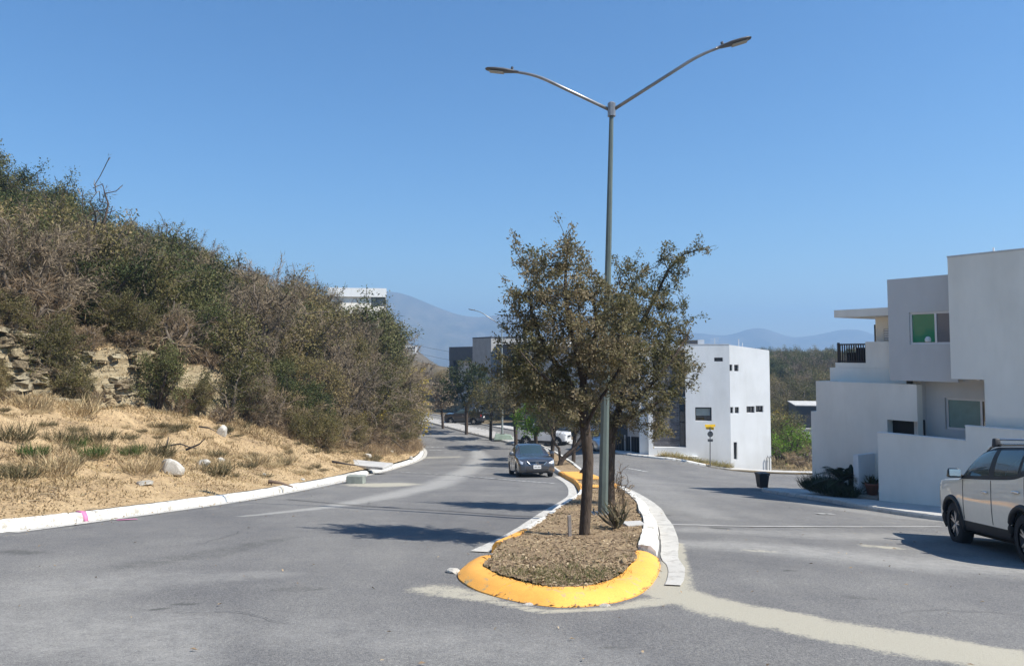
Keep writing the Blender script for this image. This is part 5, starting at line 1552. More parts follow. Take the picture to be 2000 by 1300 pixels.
class CarBody:
    """lofted car body: stations along the length (t), rows round half the section (s)"""
    def __init__(self, st, tcuts, scuts, wheels, rw):
        n = len(st)
        C = np.zeros((n, 6, 3))
        for i, (xl, xb, xt, zs, zm, zb, zr, ws, wm, wb, wr, drop) in enumerate(st):
            C[i] = [(xl, 0, zs), (xl, ws, zs), (xl, wm, zm), (xb, wb, zb), (xt, wr, zr - drop), (xt, 0, zr)]
        tv = sorted(set(np.round(np.concatenate([np.arange(0, n - 1 + 1e-6, 1 / 9), tcuts]), 4)))
        sv = sorted(set(np.round(np.concatenate([np.arange(0, 5 + 1e-6, 1 / 7), scuts]), 4)))
        self.tv = np.array(tv); self.sv = np.array(sv)
        A = pchip(np.arange(n), C, self.tv)                      # along
        G = pchip(np.arange(6), np.swapaxes(A, 0, 1), self.sv)   # round
        G = np.swapaxes(G, 0, 1)
        self.G = G; self.wheels = wheels; self.rw = rw
        # snap vertices near the wheel cut on to the circle
        for wx, wz in wheels:
            dx_ = G[..., 0] - wx; dz_ = G[..., 2] - wz; d = np.hypot(dx_, dz_)
            m = (np.abs(d - rw) < 0.045) & (G[..., 1] > 0.35)
            k = np.where(m, rw / np.maximum(d, 1e-6), 1)
            G[..., 0] = wx + dx_ * k; G[..., 2] = wz + dz_ * k
    def at(self, t, s):
        i = np.interp(t, self.tv, np.arange(len(self.tv))); j = np.interp(s, self.sv, np.arange(len(self.sv)))
        i0, j0 = int(min(i, len(self.tv) - 2)), int(min(j, len(self.sv) - 2)); a, b = i - i0, j - j0
        G = self.G
        return (G[i0, j0] * (1 - a) + G[i0 + 1, j0] * a) * (1 - b) + (G[i0, j0 + 1] * (1 - a) + G[i0 + 1, j0 + 1] * a) * b
    def cells(self):
        tv, sv, G = self.tv, self.sv, self.G
        tc = (tv[:-1] + tv[1:]) / 2; sc = (sv[:-1] + sv[1:]) / 2
        return np.meshgrid(tc, sc, indexing='ij')

def build_car(name, loc, rz, label, group, st, regions, paint, tcuts, scuts, wheels, rw, rt, extras, roofmat=None):
    B = CarBody(st, tcuts, scuts, wheels, rw)
    car = thing(name, loc, rz, label, 'car', group)
    T, S = B.cells(); G = B.G
    nt, ns = len(B.tv), len(B.sv)
    cx = (G[:-1, :-1] + G[1:, :-1] + G[1:, 1:] + G[:-1, 1:]) / 4
    hole = np.zeros(T.shape, bool)
    for wx, wz in wheels:
        hole |= (np.hypot(cx[..., 0] - wx, cx[..., 2] - wz) < rw - 0.004) & (cx[..., 1] > 0.42)
    owner = np.full(T.shape, -1)
    for k, (nm, mt, boxes, split) in enumerate(regions):
        for t0, t1, s0, s1 in boxes:
            owner[(T > t0) & (T < t1) & (S > s0) & (S < s1)] = k
    owner[hole] = -2
    ii = np.arange(nt * ns).reshape(nt, ns)
    quads = np.stack([ii[:-1, :-1], ii[1:, :-1], ii[1:, 1:], ii[:-1, 1:]], -1)
    Vr = G.reshape(-1, 3) * np.array([1, -1, 1]); Vl = G.reshape(-1, 3)
    def part(nm, mask, mt, side, off=0.0, caps=False):
        q = quads[mask]
        V, F = [], []
        if side in ('both', 'l'): F.append(q[:, ::-1]); V.append(Vl)
        if side in ('both', 'r'): F.append(q + (len(Vl) if side == 'both' else 0)); V.append(Vr)
        V = np.vstack(V); F = np.vstack(F)
        F = F[:, ::-1]
        u = np.unique(F); mp = np.zeros(len(V), int); mp[u] = np.arange(len(u)); V = V[u]; F = mp[F]
        me = mesh_from(nm, V, F, [mt], None, True)
        import bmesh
        bm = bmesh.new(); bm.from_mesh(me)
        bmesh.ops.remove_doubles(bm, verts=bm.verts, dist=0.0004)
        if caps:
            bmesh.ops.holes_fill(bm, edges=[e for e in bm.edges if e.is_boundary and all(abs(v.co.x - G[0, 0, 0]) < .03 or abs(v.co.x - G[-1, 0, 0]) < .03 for v in e.verts)], sides=0)
        bmesh.ops.recalc_face_normals(bm, faces=bm.faces)
        bm.to_mesh(me); bm.free()
        for p in me.polygons: p.use_smooth = True
        return link(nm, me, car)
    body = part('body', owner == -1, paint, 'both', caps=True)
    for k, (nm, mt, boxes, split) in enumerate(regions):
        if not (owner == k).any(): continue
        if split:
            part(nm, owner == k, mt, 'l'); part(nm, owner == k, mt, 'r')
        else: part(nm, owner == k, mt, 'both')
    for end, nm in ((0, 'front_panel'), (-1, 'tailgate')):       # close both ends of the shell
        rr = G[end]; ring = [tuple(p) for p in rr] + [(p[0], -p[1], p[2]) for p in rr[::-1][1:-1]]
        q_ = MB(); q_.poly([(rr[0][0], 0, float(rr[:, 2].mean()))] + ring, [(0, 1 + i, 1 + (i + 1) % len(ring)) for i in range(len(ring))])
        q_.build(nm, paint, car)
    # wheels, arches, liners
    yw = st[3][8] - 0.005
    m = MB()
    for sgn in (1, -1):
        for wx, wz in wheels:
            m.box(wx - rw, wx + rw, *sorted((sgn * (yw - .34), sgn * (yw - .30))), .2, wz + rw)
    m.box(G[-1, 0, 0] + .12, G[0, 0, 0] - .12, -(yw - .31), yw - .31, .19, .34)
    for wx, wz in wheels:
        m.box(wx - rw - .02, wx + rw + .02, -(yw - .12), yw - .12, wz + rw + .005, wz + rw + .02)
    m.build('underbody', M_UNDER, car)
    for sgn in (1, -1):
        for wx, wz in wheels:
            w = MB(); W_ = .205
            prof = [(rt * .63, -W_ / 2), (rt * .93, -W_ / 2), (rt, -W_ * .34), (rt, W_ * .34), (rt * .93, W_ / 2), (rt * .63, W_ / 2)]
            yo = sgn * (yw - .115)
            w.lathe(prof, 32, 'y', (wx, yo, rt))
            wo = w.build('tyre', M_TYRE, car, True)
            rm = MB(); ro = sgn * W_ * .36
            rm.lathe([(rt * .64, ro * .2), (rt * .64, ro), (rt * .60, ro + sgn * .008), (rt * .575, ro), (rt * .56, ro * .25), (0.0, ro * .2)], 28, 'y', (wx, yo, rt))
            r1 = rm.build('rim', M_RIMD, wo, True)
            sp = MB()
            for q in range(5):
                for dq in (-.17, .17):
                    a = 2 * PI * q / 5 + PI / 2 + .2 * sgn
                    p0 = (wx + math.cos(a + dq * .4) * rt * .10, yo + ro * .85, rt + math.sin(a + dq * .4) * rt * .10)
                    p1 = (wx + math.cos(a + dq) * rt * .585, yo + ro * .98, rt + math.sin(a + dq) * rt * .585)
                    sp.tube([p0, p1], [.022, .014], 4)
            sp.lathe([(0, ro * .95), (rt * .10, ro * .95), (rt * .12, ro * .7)], 14, 'y', (wx, yo, rt))
            sp.build('spokes', M_RIM, wo)
    for wx, wz in wheels:
        for sgn in (1, -1):
            pts = []
            a0 = math.asin(max(-.95, (B.at(2, 1)[2] - wz) / rw))
            for a in np.linspace(a0 - .05, PI - a0 + .05, 22):
                x_, z_ = wx + rw * math.cos(a), wz + rw * math.sin(a)
                dd = np.hypot(G[..., 0] - x_, G[..., 2] - z_) + (G[..., 1] < .4) * 9
                j = np.unravel_index(dd.argmin(), dd.shape)
                pts.append((x_, sgn * (G[j][1] - .004), z_))
            MB().tube(pts, extras.get('arch', .016), 6).build('wheel_arch', extras.get('archmat', M_TRIM), car, True)
    # shut lines, handles, mirrors
    def seam(path, w=.006):
        for sgn in (1, -1):
            p = [np.array(B.at(t, s)) + np.array([0, .0015, 0]) for t, s in path]
            MB().tube([(a[0], sgn * a[1], a[2]) for a in p], w, 4).build('door_seam', M_TRIM, car)
    for path in extras.get('seams', ()):
        fine = []
        for (a, b), (c, d) in zip(path[:-1], path[1:]):
            for q in np.linspace(0, 1, 10, endpoint=False): fine.append((a + (c - a) * q, b + (d - b) * q))
        seam(fine + [path[-1]])
    for t_, s_, hm in extras.get('handles', ()):
        for sgn in (1, -1):
            p = B.at(t_, s_)
            MB().cbox((p[0], sgn * (p[1] + .018), p[2]), (.20, .03, .032)).build('door_handle', hm, car, True, .01)
    t_, s_, mm = extras['mirror']
    for sgn in (1, -1):
        p = B.at(t_, s_)
        mb = MB(); mb.cbox((p[0] - .01, sgn * (p[1] + .15), p[2] + .08), (.13, .22, .155), sgn * -.18, 0, .8)
        mo = mb.build('wing_mirror', mm, car, True, .03)
        MB().tube([(p[0] + .03, sgn * (p[1] - .03), p[2] + .02), (p[0], sgn * (p[1] + .09), p[2] + .045)], .028, 6).build('mirror_arm', M_TRIM, mo)
        MB().cbox((p[0] - .078, sgn * (p[1] + .15), p[2] + .085), (.006, .17, .11), sgn * -.18).build('mirror_glass', M_CHROME, mo)
    return car, B

# columns: xl, xb, xt, zs, zm, zb, zr, ws, wm, wb, wr, drop
SUV = [(2.10, 2.08, 2.04, .38, .66, .97, 1.01, .62, .66, .63, .40, .01), (2.04, 2.03, 1.99, .32, .66, 1.02, 1.07, .77, .82, .78, .54, .015), (1.84, 1.84, 1.80, .29, .66, 1.06, 1.12, .83, .88, .84, .60, .03),
       (1.30, 1.28, 1.22, .29, .66, 1.09, 1.16, .85, .90, .87, .63, .035), (.98, .96, .86, .29, .66, 1.10, 1.19, .85, .895, .87, .66, .04), (.70, .70, .22, .29, .66, 1.11, 1.62, .85, .895, .87, .655, .04),
       (-.25, -.25, -.35, .29, .66, 1.13, 1.675, .85, .895, .87, .68, .04), (-1.05, -1.05, -1.10, .29, .66, 1.16, 1.675, .85, .90, .875, .675, .04), (-1.62, -1.62, -1.74, .29, .68, 1.24, 1.65, .84, .895, .86, .65, .045),
       (-2.04, -2.02, -1.98, .32, .70, 1.19, 1.56, .79, .87, .82, .60, .06), (-2.18, -2.14, -2.08, .42, .70, 1.09, 1.42, .68, .78, .74, .50, .06)]
M_SUVW = carpaint('pearl white paint', (0.86, 0.80, 0.67), 0.0, .32)
suv_regions = [
    ('windscreen', M_WSCREEN, [(4.1, 4.95, 4.14, 5.01)], False),
    ('front_window', M_CARGL, [(4.95, 5.95, 3.12, 3.8)], True),
    ('rear_window', M_CARGL, [(6.18, 7.25, 3.12, 3.8)], True),
    ('quarter_window', M_CARGL, [(7.4, 7.95, 3.2, 3.82)], True),
    ('tailgate_glass', M_CARGL, [(9.1, 9.9, 4.1, 5.01)], False),
    ('window_pillars', M_TRIM, [(4.5, 8.3, 3.02, 4.02), (4.0, 4.5, 3.02, 4.14)], False),
    ('roof', M_GLOSSK, [(4.9, 9.1, 4.02, 5.01)], False),
    ('sill_cladding', M_TRIM, [(0.0, 10.0, .99, 1.55)], True),
    ('headlight', M_LAMPG, [(0.3, 1.6, 2.5, 2.95)], True),
    ('tail_light', M_REDL, [(9.2, 10.0, 2.45, 2.95)], True)]
# re-order so that glass wins over pillars
suv_regions = suv_regions[5:7] + suv_regions[:5] + suv_regions[7:]
fw = on_ground(1866, 1049); rwp = on_ground(1990, 1078)
hd = math.atan2(2.57, 0.44)
suv_c = Vector((8.70, 12.65, 0)); 
zf, zb_ = float(zroad(8.3, 14.4)), float(zroad(7.9, 11.8))
suv_c.z = (zf + zb_) / 2
suv, SB = build_car('white_suv', suv_c, hd, 'white compact SUV with black roof and roof bars parked at the right edge', 'parked cars', SUV, suv_regions, M_SUVW,
                    [.3, 1.6, 4.1, 4.5, 4.95, 5.95, 6.18, 7.25, 7.4, 7.95, 8.3, 9.1, 9.2, 9.9], [.99, 1.55, 2.45, 2.5, 2.95, 3.02, 3.12, 3.2, 3.8, 3.82, 4.02, 4.1, 4.14], [(1.30, .37), (-1.31, .37)], .425, .355,
                    dict(arch=.045, archmat=M_TRIM, seams=[[(4.75, 1.6), (4.72, 3.0)], [(6.07, 1.6), (6.07, 3.0)], [(7.62, 2.3), (7.62, 3.0)]],
                         handles=[(5.85, 2.62, M_CHROME), (7.22, 2.66, M_CHROME)], mirror=(4.72, 3.06, M_GLOSSK)))
slope = math.atan2(zf - zb_, 2.6)
suv.rotation_euler = (0, -slope, hd); suv.scale = (1.03, 1.03, 1.06)
for sgn in (1, -1):
    MB().tube([(SB.at(t_, 4.03)[0], sgn * (SB.at(t_, 4.03)[1] + .01), SB.at(t_, 4.03)[2] + (.035 if 5.05 < t_ < 8.3 else .0)) for t_ in np.linspace(4.95, 8.5, 14)], .02, 6).build('roof_rail', M_GLOSSK, suv, True)
for t_ in (5.75, 7.35):
    p = SB.at(t_, 4.03); y_ = p[1] + .03
    m = MB(); m.tube([(p[0], -y_ + .06, p[2] + .125), (p[0], y_ - .06, p[2] + .125)], .03, 8, flat=.55); rb = m.build('roof_bar', M_RIM, suv, True)
    for sgn in (1, -1):
        MB().cbox((p[0], sgn * y_, p[2] + .075), (.12, .11, .13), 0, 0, .75).build('bar_foot', M_TRIM, rb, True, .02)
MB().cbox((-2.20, 0, .78), (.02, .5, .14)).build('number_plate', M_PLATE, suv)
MB().cbox((-2.15, 0, 1.24), (.10, .98, .26)).build('tailgate_glass', M_CARGL, suv, False, .03)
MB().cbox((-2.17, 0, .48), (.08, 1.30, .20)).build('rear_bumper', M_TRIM, suv, False, .03)
MB().cbox((2.075, 0, .74), (.05, .95, .24)).build('grille', M_GLOSSK, suv, False, .02)
MB().cbox((2.105, 0, .50), (.012, .5, .12)).build('number_plate', M_PLATE, suv)

SED = [(2.20, 2.16, 2.10, .28, .48, .66, .70, .50, .56, .54, .34, .01), (2.12, 2.08, 2.02, .22, .50, .72, .78, .70, .76, .70, .46, .012), (1.90, 1.88, 1.82, .20, .52, .80, .86, .79, .83, .78, .56, .02),
       (1.30, 1.28, 1.20, .20, .54, .88, .95, .80, .845, .80, .58, .025), (.88, .86, .70, .20, .55, .91, 1.00, .80, .845, .805, .60, .03), (.45, .45, -.05, .20, .56, .93, 1.44, .80, .845, .81, .52, .04),
       (-.35, -.35, -.45, .20, .57, .95, 1.50, .80, .845, .81, .54, .04), (-1.10, -1.10, -1.05, .20, .58, .97, 1.46, .80, .845, .80, .53, .045), (-1.75, -1.75, -1.62, .21, .60, 1.0, 1.10, .79, .835, .78, .56, .03),
       (-2.10, -2.08, -2.06, .24, .62, .99, 1.03, .74, .80, .74, .54, .02), (-2.26, -2.23, -2.20, .36, .62, .92, .97, .62, .70, .66, .46, .02)]
def sedan_regions(lamp=M_LAMPG):
    return [('window_pillars', M_TRIM, [(4.5, 7.9, 3.04, 3.95)], False),
            ('windscreen', M_WSCREEN, [(4.1, 4.93, 4.10, 5.01)], False), ('front_window', M_CARGL, [(4.8, 5.95, 3.1, 3.85)], True), ('rear_window', M_CARGL, [(6.1, 7.3, 3.1, 3.85)], True),
            ('rear_screen', M_WSCREEN, [(7.1, 7.92, 4.12, 5.01)], False), ('headlight', lamp, [(0.35, 2.2, 2.42, 3.0)], True), ('tail_light', M_REDL, [(9.1, 10.0, 2.3, 2.9)], True)]
SED_CUT = ([.35, 2.2, 4.1, 4.5, 4.8, 4.93, 5.95, 6.1, 7.1, 7.3, 7.9, 7.92, 9.1], [2.3, 2.42, 2.9, 3.04, 3.1, 3.85, 3.95, 4.1, 4.12])
def sedan(name, loc, rz, label, paint, plate=True):
    c, B = build_car(name, loc, rz, label, 'parked cars', SED, sedan_regions(), paint, SED_CUT[0], SED_CUT[1], [(1.32, .31), (-1.28, .31)], .355, .305,
                     dict(arch=.010, archmat=paint, seams=[[(4.6, 1.2), (4.6, 3.0)], [(6.02, 1.2), (6.02, 3.0)]], handles=[(5.75, 2.7, paint), (7.1, 2.72, paint)], mirror=(4.62, 3.1, paint)))
    MB().poly([(2.205, -.30, .56), (2.205, .30, .56), (2.185, .42, .70), (2.185, -.42, .70), (2.10, -.30, .56), (2.10, .30, .56), (2.10, .42, .70), (2.10, -.42, .70)],
              [(0, 1, 2, 3), (7, 6, 5, 4), (0, 4, 5, 1), (1, 5, 6, 2), (2, 6, 7, 3), (3, 7, 4, 0)]).build('grille', M_GLOSSK, c)
    m = MB()
    for sgn in (1, -1): m.tube([(2.212, sgn * .02, .575), (2.214, sgn * .30, .565), (2.195, sgn * .44, .70)], .016, 5)
    m.build('grille_trim', M_CHROME, c)
    em = MB(); em.lathe([(.052, -.006), (.066, -.006), (.066, .006), (.052, .006), (.052, -.006)], 18, 'y', (0, 0, 0)); em.cbox((0, 0, 0), (.15, .012, .028))
    eo = em.build('badge', M_CHROME, c); eo.location = (2.212, 0, .64); eo.rotation_euler = (0, 0, PI / 2)
    MB().cbox((2.19, 0, .335), (.08, 1.0, .13)).build('air_intake', M_TRIM, c, False, .02)
    for sgn in (1, -1): MB().cbox((2.10, sgn * .60, .40), (.10, .15, .10), sgn * .35).build('fog_lamp', M_TRIM, c, False, .02)
    MB().cbox((2.0, 0, .205), (.3, 1.25, .03)).build('lip', M_TRIM, c)
    if plate:
        pl = MB().cbox((2.235, 0, .465), (.014, .34, .155)).build('number_plate', M_PLATE, c)
        m = MB()
        for i, w in enumerate((.02, .035, .03, .012, .035, .03, .035)): m.cbox((2.2435, -.125 + i * .042, .462), (.003, w * .75, .06))
        m.build('plate_lettering', M_PLTXT, pl)
    for y_ in (.33, -.33):                                     # seats glimpsed through the windscreen
        MB().cbox((-.35, y_, .95), (.14, .42, .62)).build('seat', M_SEAT, c, True, .04)
    return c, B
M_GREYCAR = carpaint('graphite metallic paint', (0.105, 0.108, 0.115), .75, .34)
sc_p = on_ground(1040, 925)
h_s = R(-83)
sx_, sy_ = 0.86, 36.6
fz, rz_ = float(zroad(sx_ + 1.3 * math.cos(h_s), sy_ + 1.3 * math.sin(h_s))), float(zroad(sx_ - 1.3 * math.cos(h_s), sy_ - 1.3 * math.sin(h_s)))
grey, _ = sedan('grey_sedan', (sx_, sy_, (fz + rz_) / 2), h_s, 'dark grey sedan facing the camera beside the yellow median kerb', M_GREYCAR)
grey.rotation_euler = (0, -math.atan2(fz - rz_, 2.6), h_s)
# three more cars further up the right hand lane
def far_car(src, x, y, rz, name, label, paint):
    c = dup(src, (x, y, float(zroad(x, y))), rz, label); c.name = name
    c.rotation_euler = (0, 0, rz)
    for ch in c.children:
        if ch.type == 'MESH' and ch.name.split('.')[0] in ('body', 'door_handle', 'wing_mirror', 'wheel_arch', 'roof', 'tailgate', 'front_panel'):
            if ch.name.split('.')[0] in ('body', 'roof', 'tailgate', 'front_panel') or ch.data.materials[0] in (M_GREYCAR, M_SUVW):
                ch.data = ch.data.copy(); ch.data.materials[0] = paint
    return c
far_car(suv, 2.75, 65.6, R(-20), 'white_car', 'white car parked beyond the median, partly behind the tree trunks', carpaint('plain white paint', (0.72, 0.73, 0.74)))
far_car(grey, 6.35, 58.5, R(-74), 'silver_car', 'small silver car nose showing between the median trunks', carpaint('silver paint', (0.5, 0.51, 0.52), .6))
far_car(suv, -5.3, 86.3, R(165), 'black_car', 'black car parked in the shade up the road, left of the far lamp', carpaint('black paint', (0.02, 0.02, 0.024), .2))
# ---------------------------------------------------------------- street trees of the median and beyond
st_dark = street_tree(31, 4.9, 1.9, LF_DARK, 20, .13, 1.7)
st_dark2 = street_tree(32, 4.6, 1.9, LF_DARK, 18, .13, 1.6)
st_oliv = street_tree(33, 4.4, 2.1, LF_OLIVE, 19, .12, 1.6)
st_oak = street_tree(34, 5.0, 2.2, LF_OAK, 19, .12, 1.7)
st_bare = street_tree(35, 4.2, 1.6, LF_GREY, 7, .2, 1.5)
st_yell = street_tree(36, 4.2, 1.5, LF_YELL, 6, .14, 1.4)
st_green = street_tree(37, 3.6, 1.6, LF_GREEN, 20, .13, 1.3)
def med(u, v, meshes, s, rz, label, dz=.14):
    p = on_ground(u, v, lambda x, y: zroad(x, y) + dz)
    return put_tree('street_tree', meshes[0], meshes[1], (p.x, p.y, p.z), rz, label, 'tree', 'young trees along the median', s)
med(813, 825, st_yell, 1.55, .3, 'yellowing young tree at the far end of the median')
med(865, 834, st_bare, 1.2, 1.2, 'thin half bare tree, second from the far end of the median')
med(911, 845, st_dark, 1.5, 2.2, 'dark green tree on the median in front of the dark house')
med(958, 856, st_oliv, 1.3, .9, 'grey olive tree left of the far street lamp')
med(1008, 874, st_oak, 1.35, 4.0, 'brown green tree rising behind the grey sedan')
med(1048, 895, st_green, 1.2, 2.6, 'bright green young tree beside the white car')
med(1078, 905, st_oak, 1.1, 1.9, 'tree with a thin straight trunk right of the grey sedan')
med(1120, 900, st_dark2, 1.1, 5.1, 'dark tree behind the front median tree')
# forked trunk leaning on the median right of the sedan
p = on_ground(1092, 908, lambda x, y: zroad(x, y) + .14); kk = p.y / FOC
rg = np.random.default_rng(44)
lf = lambda u, v, dy=0: ((u - 1092) * kk, dy, (908 - v) * kk)
root = stems([(None, [lf(1092, 912), lf(1095, 902)]), ((0, 1), [lf(1106, 888), lf(1122, 876), lf(1136, 855), lf(1140, 830)]), ((0, 1), [lf(1110, 892, .2), lf(1130, 880, .3), lf(1150, 860, .4)]), ((0, 1), [lf(1093, 888), lf(1092, 876), lf(1084, 867), lf(1078, 850)])])
att = blob(rg, 900, [(lf(1110, 800), (65 * kk, 1.4, 45 * kk), 3), (lf(1150, 820), (50 * kk, 1.2, 38 * kk), 2), (lf(1080, 820), (40 * kk, 1.0, 34 * kk), 1.5)])
tm3, cm3 = tree_meshes('forked', rg, root, att, .2, .24, 1.6, .006, .15, [dict(per=9, size=.10, wid=.45, spread=.07, tipmax=.022, along=.5)], LF_OAK, BARK, .05, 44, 2.3, 60)
put_tree('forked_tree', tm3, cm3, p, 0, 'low tree forking from the ground on the median right of the sedan', 'tree', 'young trees along the median')
# trees hanging over the road where the hillside ends
rg = np.random.default_rng(12)
for kind, x, y, s, lb in [('olive', -9.0, 57.0, 1.35, 'tall olive brown bush leaning to the kerb at the road bend'), ('grey', -9.4, 61.0, 1.55, 'tall leafless grey shrub at the road bend'), ('olive', -10.1, 64.5, 1.5, 'last tall olive bush of the thicket before the bend'),
                          ('grey', -10.2, 63.0, 1.9, 'big grey shrub behind the last bushes at the bend'), ('dark', -10.2, 59.0, 1.6, 'dark green bush crowding the kerb at the bend'), ('grey', -8.8, 54.0, 1.3, 'grey dry shrub above the kerb before the bend'), ('olive', -12.4, 66, 1.8, 'high olive bush above the road bend'),
                          ('dark', -11.0, 58, 1.7, 'dark green shrub high above the bend')]:
    place(kind, x, y, float(zhill(x, y)) - .1, s, rg, 'bend_shrub', lb, 'shrub', 'bushes at the road bend')
for x, y, s, lb in [(-8.6, 68.0, 1.5, 'yellow leaved tree at the end of the thicket by the bend'), (-10.6, 71.5, 1.7, 'taller yellow leaved tree rising behind the bend bushes'), (-9.0, 48.5, .95, 'small yellow leaved bush in front of the dark thicket'), (-9.6, 46.5, .8, 'yellow green sapling among dry brush by the road')]:
    place('yellow', x, y, float(zhill(x, y)) - .1, s, rg, 'yellow_tree', lb, 'tree', 'yellow leaved trees')
for i, (x, y) in enumerate([(-14.6, 60), (-13.4, 61.5), (-12.6, 60), (-11.8, 62), (-11.2, 60), (-15.6, 58), (-10.4, 56.5), (-16.4, 61), (-12.2, 57.5), (-13.8, 57)]):
    k_ = ['grey', 'olive', 'grey', 'dark', 'grey'][i % 5]
    place(k_, x, y, float(zhill(x, y)) - .1, rg.uniform(.85, 1.0), rg, 'crest_shrub', 'tall ' + {'grey': 'leafless grey', 'olive': 'olive brown', 'dark': 'dark green'}[k_] + ' shrub hiding the foot of the hilltop house', 'shrub', 'tall ' + k_ + ' shrubs below the hilltop house')
for i in range(46):                                        # brush right down to the kerb
    y = rg.uniform(34, 62); s_k = rg.uniform(.55, 1.0) * float(cut_at(y)); x = float(xk(y)) - s_k
    k_ = 'brush' if rg.random() < .72 else 'olive'
    place(k_, x, y, float(zhill(x, y)) - .1, rg.uniform(.7, 1.15) if k_ == 'brush' else rg.uniform(.4, .6), rg, 'kerb_brush' if k_ == 'brush' else 'low_bush', ('russet brush' if k_ == 'brush' else 'low olive bush') + ' spreading down the bank to the hillside kerb', 'brush' if k_ == 'brush' else 'bush', ('russet brush' if k_ == 'brush' else 'olive bushes') + ' on the bank above the kerb')
# trees on the slope in front of the hilltop house and beyond the bend
for i, (x, y, s) in enumerate([(-30, 138, 1.6), (-26.5, 140, 1.5), (-23.5, 139, 1.4), (-21, 137, 1.3), (-33, 141, 1.6), (-20, 128, 1.2), (-17, 124, 1.1), (-24, 126, 1.4), (-15, 131, 1.2), (-27, 133, 1.5), (-12, 128, 1.1), (-13.5, 118, .9)]):
    place(['dark', 'olive', 'grey'][i % 3], x, y, float(zland(x, y)) - .1, s, rg, 'far_tree', ['dark tree', 'olive tree', 'grey tree'][i % 3] + ' on the rise beyond the road bend, below the hilltop house', 'tree', 'trees beyond the bend')

# wooded hill seen between the two white buildings
rg = np.random.default_rng(77)
n_ = 0
KN = {'dark': 'dark green tree on the wooded hill beyond the side street', 'olive': 'olive tree on the wooded hill beyond the side street', 'grey': 'leafless grey tree on the wooded hill beyond the side street', 'yellow': 'yellow leaved tree on the wooded hill beyond the side street'}
y = 90.0
while y < 215:
    x = y * 0.315
    while x < y * 0.50:
        xx = x + rg.uniform(-1.3, 1.3); yy = y + rg.uniform(-2, 2)
        p_ = rg.random(); f_ = smooth(150, 110, yy)
        kind = 'yellow' if p_ < .22 * float(f_) + .02 else ('dark' if p_ < .45 else ('grey' if p_ < .66 else 'olive'))
        if not (29 < xx < 44 and 78 < yy < 97):
            place(kind, xx, yy, float(zland(xx, yy)) - .2, rg.uniform(1.2, 1.75) * (1.1 if kind == 'yellow' else 1.0), rg, 'hill_tree', KN[kind] + (', near its foot' if yy < 135 else ', near its crest'), 'tree', kind + ' trees of the wooded hill, ' + ('foot' if yy < 135 else 'crest'))
            n_ += 1
        x += 3.3 + y * .004
    y += 4.2
print('hill trees', n_)
for kind, x, y, s, lb in [('green', 20.6, 57.5, 1.3, 'big fresh green bush behind the corner of the apartment building'), ('green', 22.6, 60, 1.1, 'rounded green bush next to the corner bush in the side valley'), ('dark', 21.4, 62, 1.2, 'dark bush behind the green bushes by the side street'), ('brush', 20.2, 54.5, 1.1, 'russet dry brush in front of the green corner bush'), ('brush', 22.0, 55.5, 1.0, 'dry brush on the edge of the side street verge'), ('brush', 24.0, 57, .9, 'dry brush clump near the valley edge'),
                          ('olive', 25.4, 76, 1.2, 'olive tree in front of the low garden wall'), ('yellow', 28.6, 84, 1.5, 'yellow tree in the valley left of the dark house'), ('olive', 25.5, 72, 1.2, 'olive bush at the foot of the valley slope')]:
    place(kind, x, y, float(zland(x, y)) - .1, s, rg, 'valley_bush', lb, 'bush', 'bushes in the side valley')
p = on_ground(1576, 905, zland)
put_tree('valley_tree', st_oliv[0], st_oliv[1], (25.5, 66.5, float(zland(25.5, 66.5))), 1.0, 'small olive tree with a bare trunk beside the right house wall', 'tree', None, .62)

# ---------------------------------------------------------------- dry grass, straw and leaf litter
def grass_field(name, pts, h, w, mat, seed, nb=7, spread=.12, label=None, tint=(0, 1), lean=.9):
    rg = np.random.default_rng(seed)
    P = np.repeat(pts, nb, 0); n = len(P)
    hh = np.repeat(h, nb) * rg.uniform(.45, 1.25, n)
    C = P + np.c_[rg.normal(0, spread, (n, 2)), np.full(n, -.01)]
    D = norm(np.c_[rg.normal(0, lean * .55, (n, 2)), np.ones(n)])
    side = norm(np.c_[rg.normal(0, 1, (n, 2)), np.zeros(n)]) * (w * rg.uniform(.6, 1.4, n))[:, None]
    bend = np.c_[rg.normal(0, .35, (n, 2)), np.full(n, -.12)] * hh[:, None]
    m0 = C + D * hh[:, None] * .55 + bend * .25; tip = C + D * hh[:, None] + bend
    V = np.stack([C - side, C + side, m0 + side * .75, m0 - side * .75, tip + side * .12, tip - side * .12], 1).reshape(-1, 3)
    k6 = np.arange(n)[:, None] * 6
    F = np.vstack([k6 + np.array([[0, 1, 2, 3]]), k6 + np.array([[3, 2, 4, 5]])])
    tn = np.repeat(np.clip(np.repeat(tint[0] + (tint[1] - tint[0]) * vnoise(pts[:, 0], pts[:, 1], .8), nb) * .6 + .4 * rg.random(n), 0, 1), 6)
    return tag(link(name, mesh_from(name, V, F, [mat], None, False, {'tint': tn})), kind='stuff', label=label)
rg = np.random.default_rng(50)
def verge_points(n, ymin, ymax, smin=.35, over=1.5):
    y = ymin + (ymax - ymin) * rg.random(n) ** 1.4
    s = smin + (cut_at(y) + over - smin) * rg.random(n)
    sl_ = xk(y + .5) - xk(y - .5)
    x = xk(y) - s * np.sqrt(1 + sl_ * sl_)
    k = (1000 + FOC * x / y > -40)
    x, y, s = x[k], y[k], s[k]
    return np.c_[x, y, zhill(x, y)], s
P, s = verge_points(25000, 8, 66)
cl = vnoise(P[:, 0], P[:, 1], .55)
keep = rg.random(len(P)) < .22 + .8 * smooth(.35, .66, cl)
P = P[keep]; s = s[keep]; cl = cl[keep]
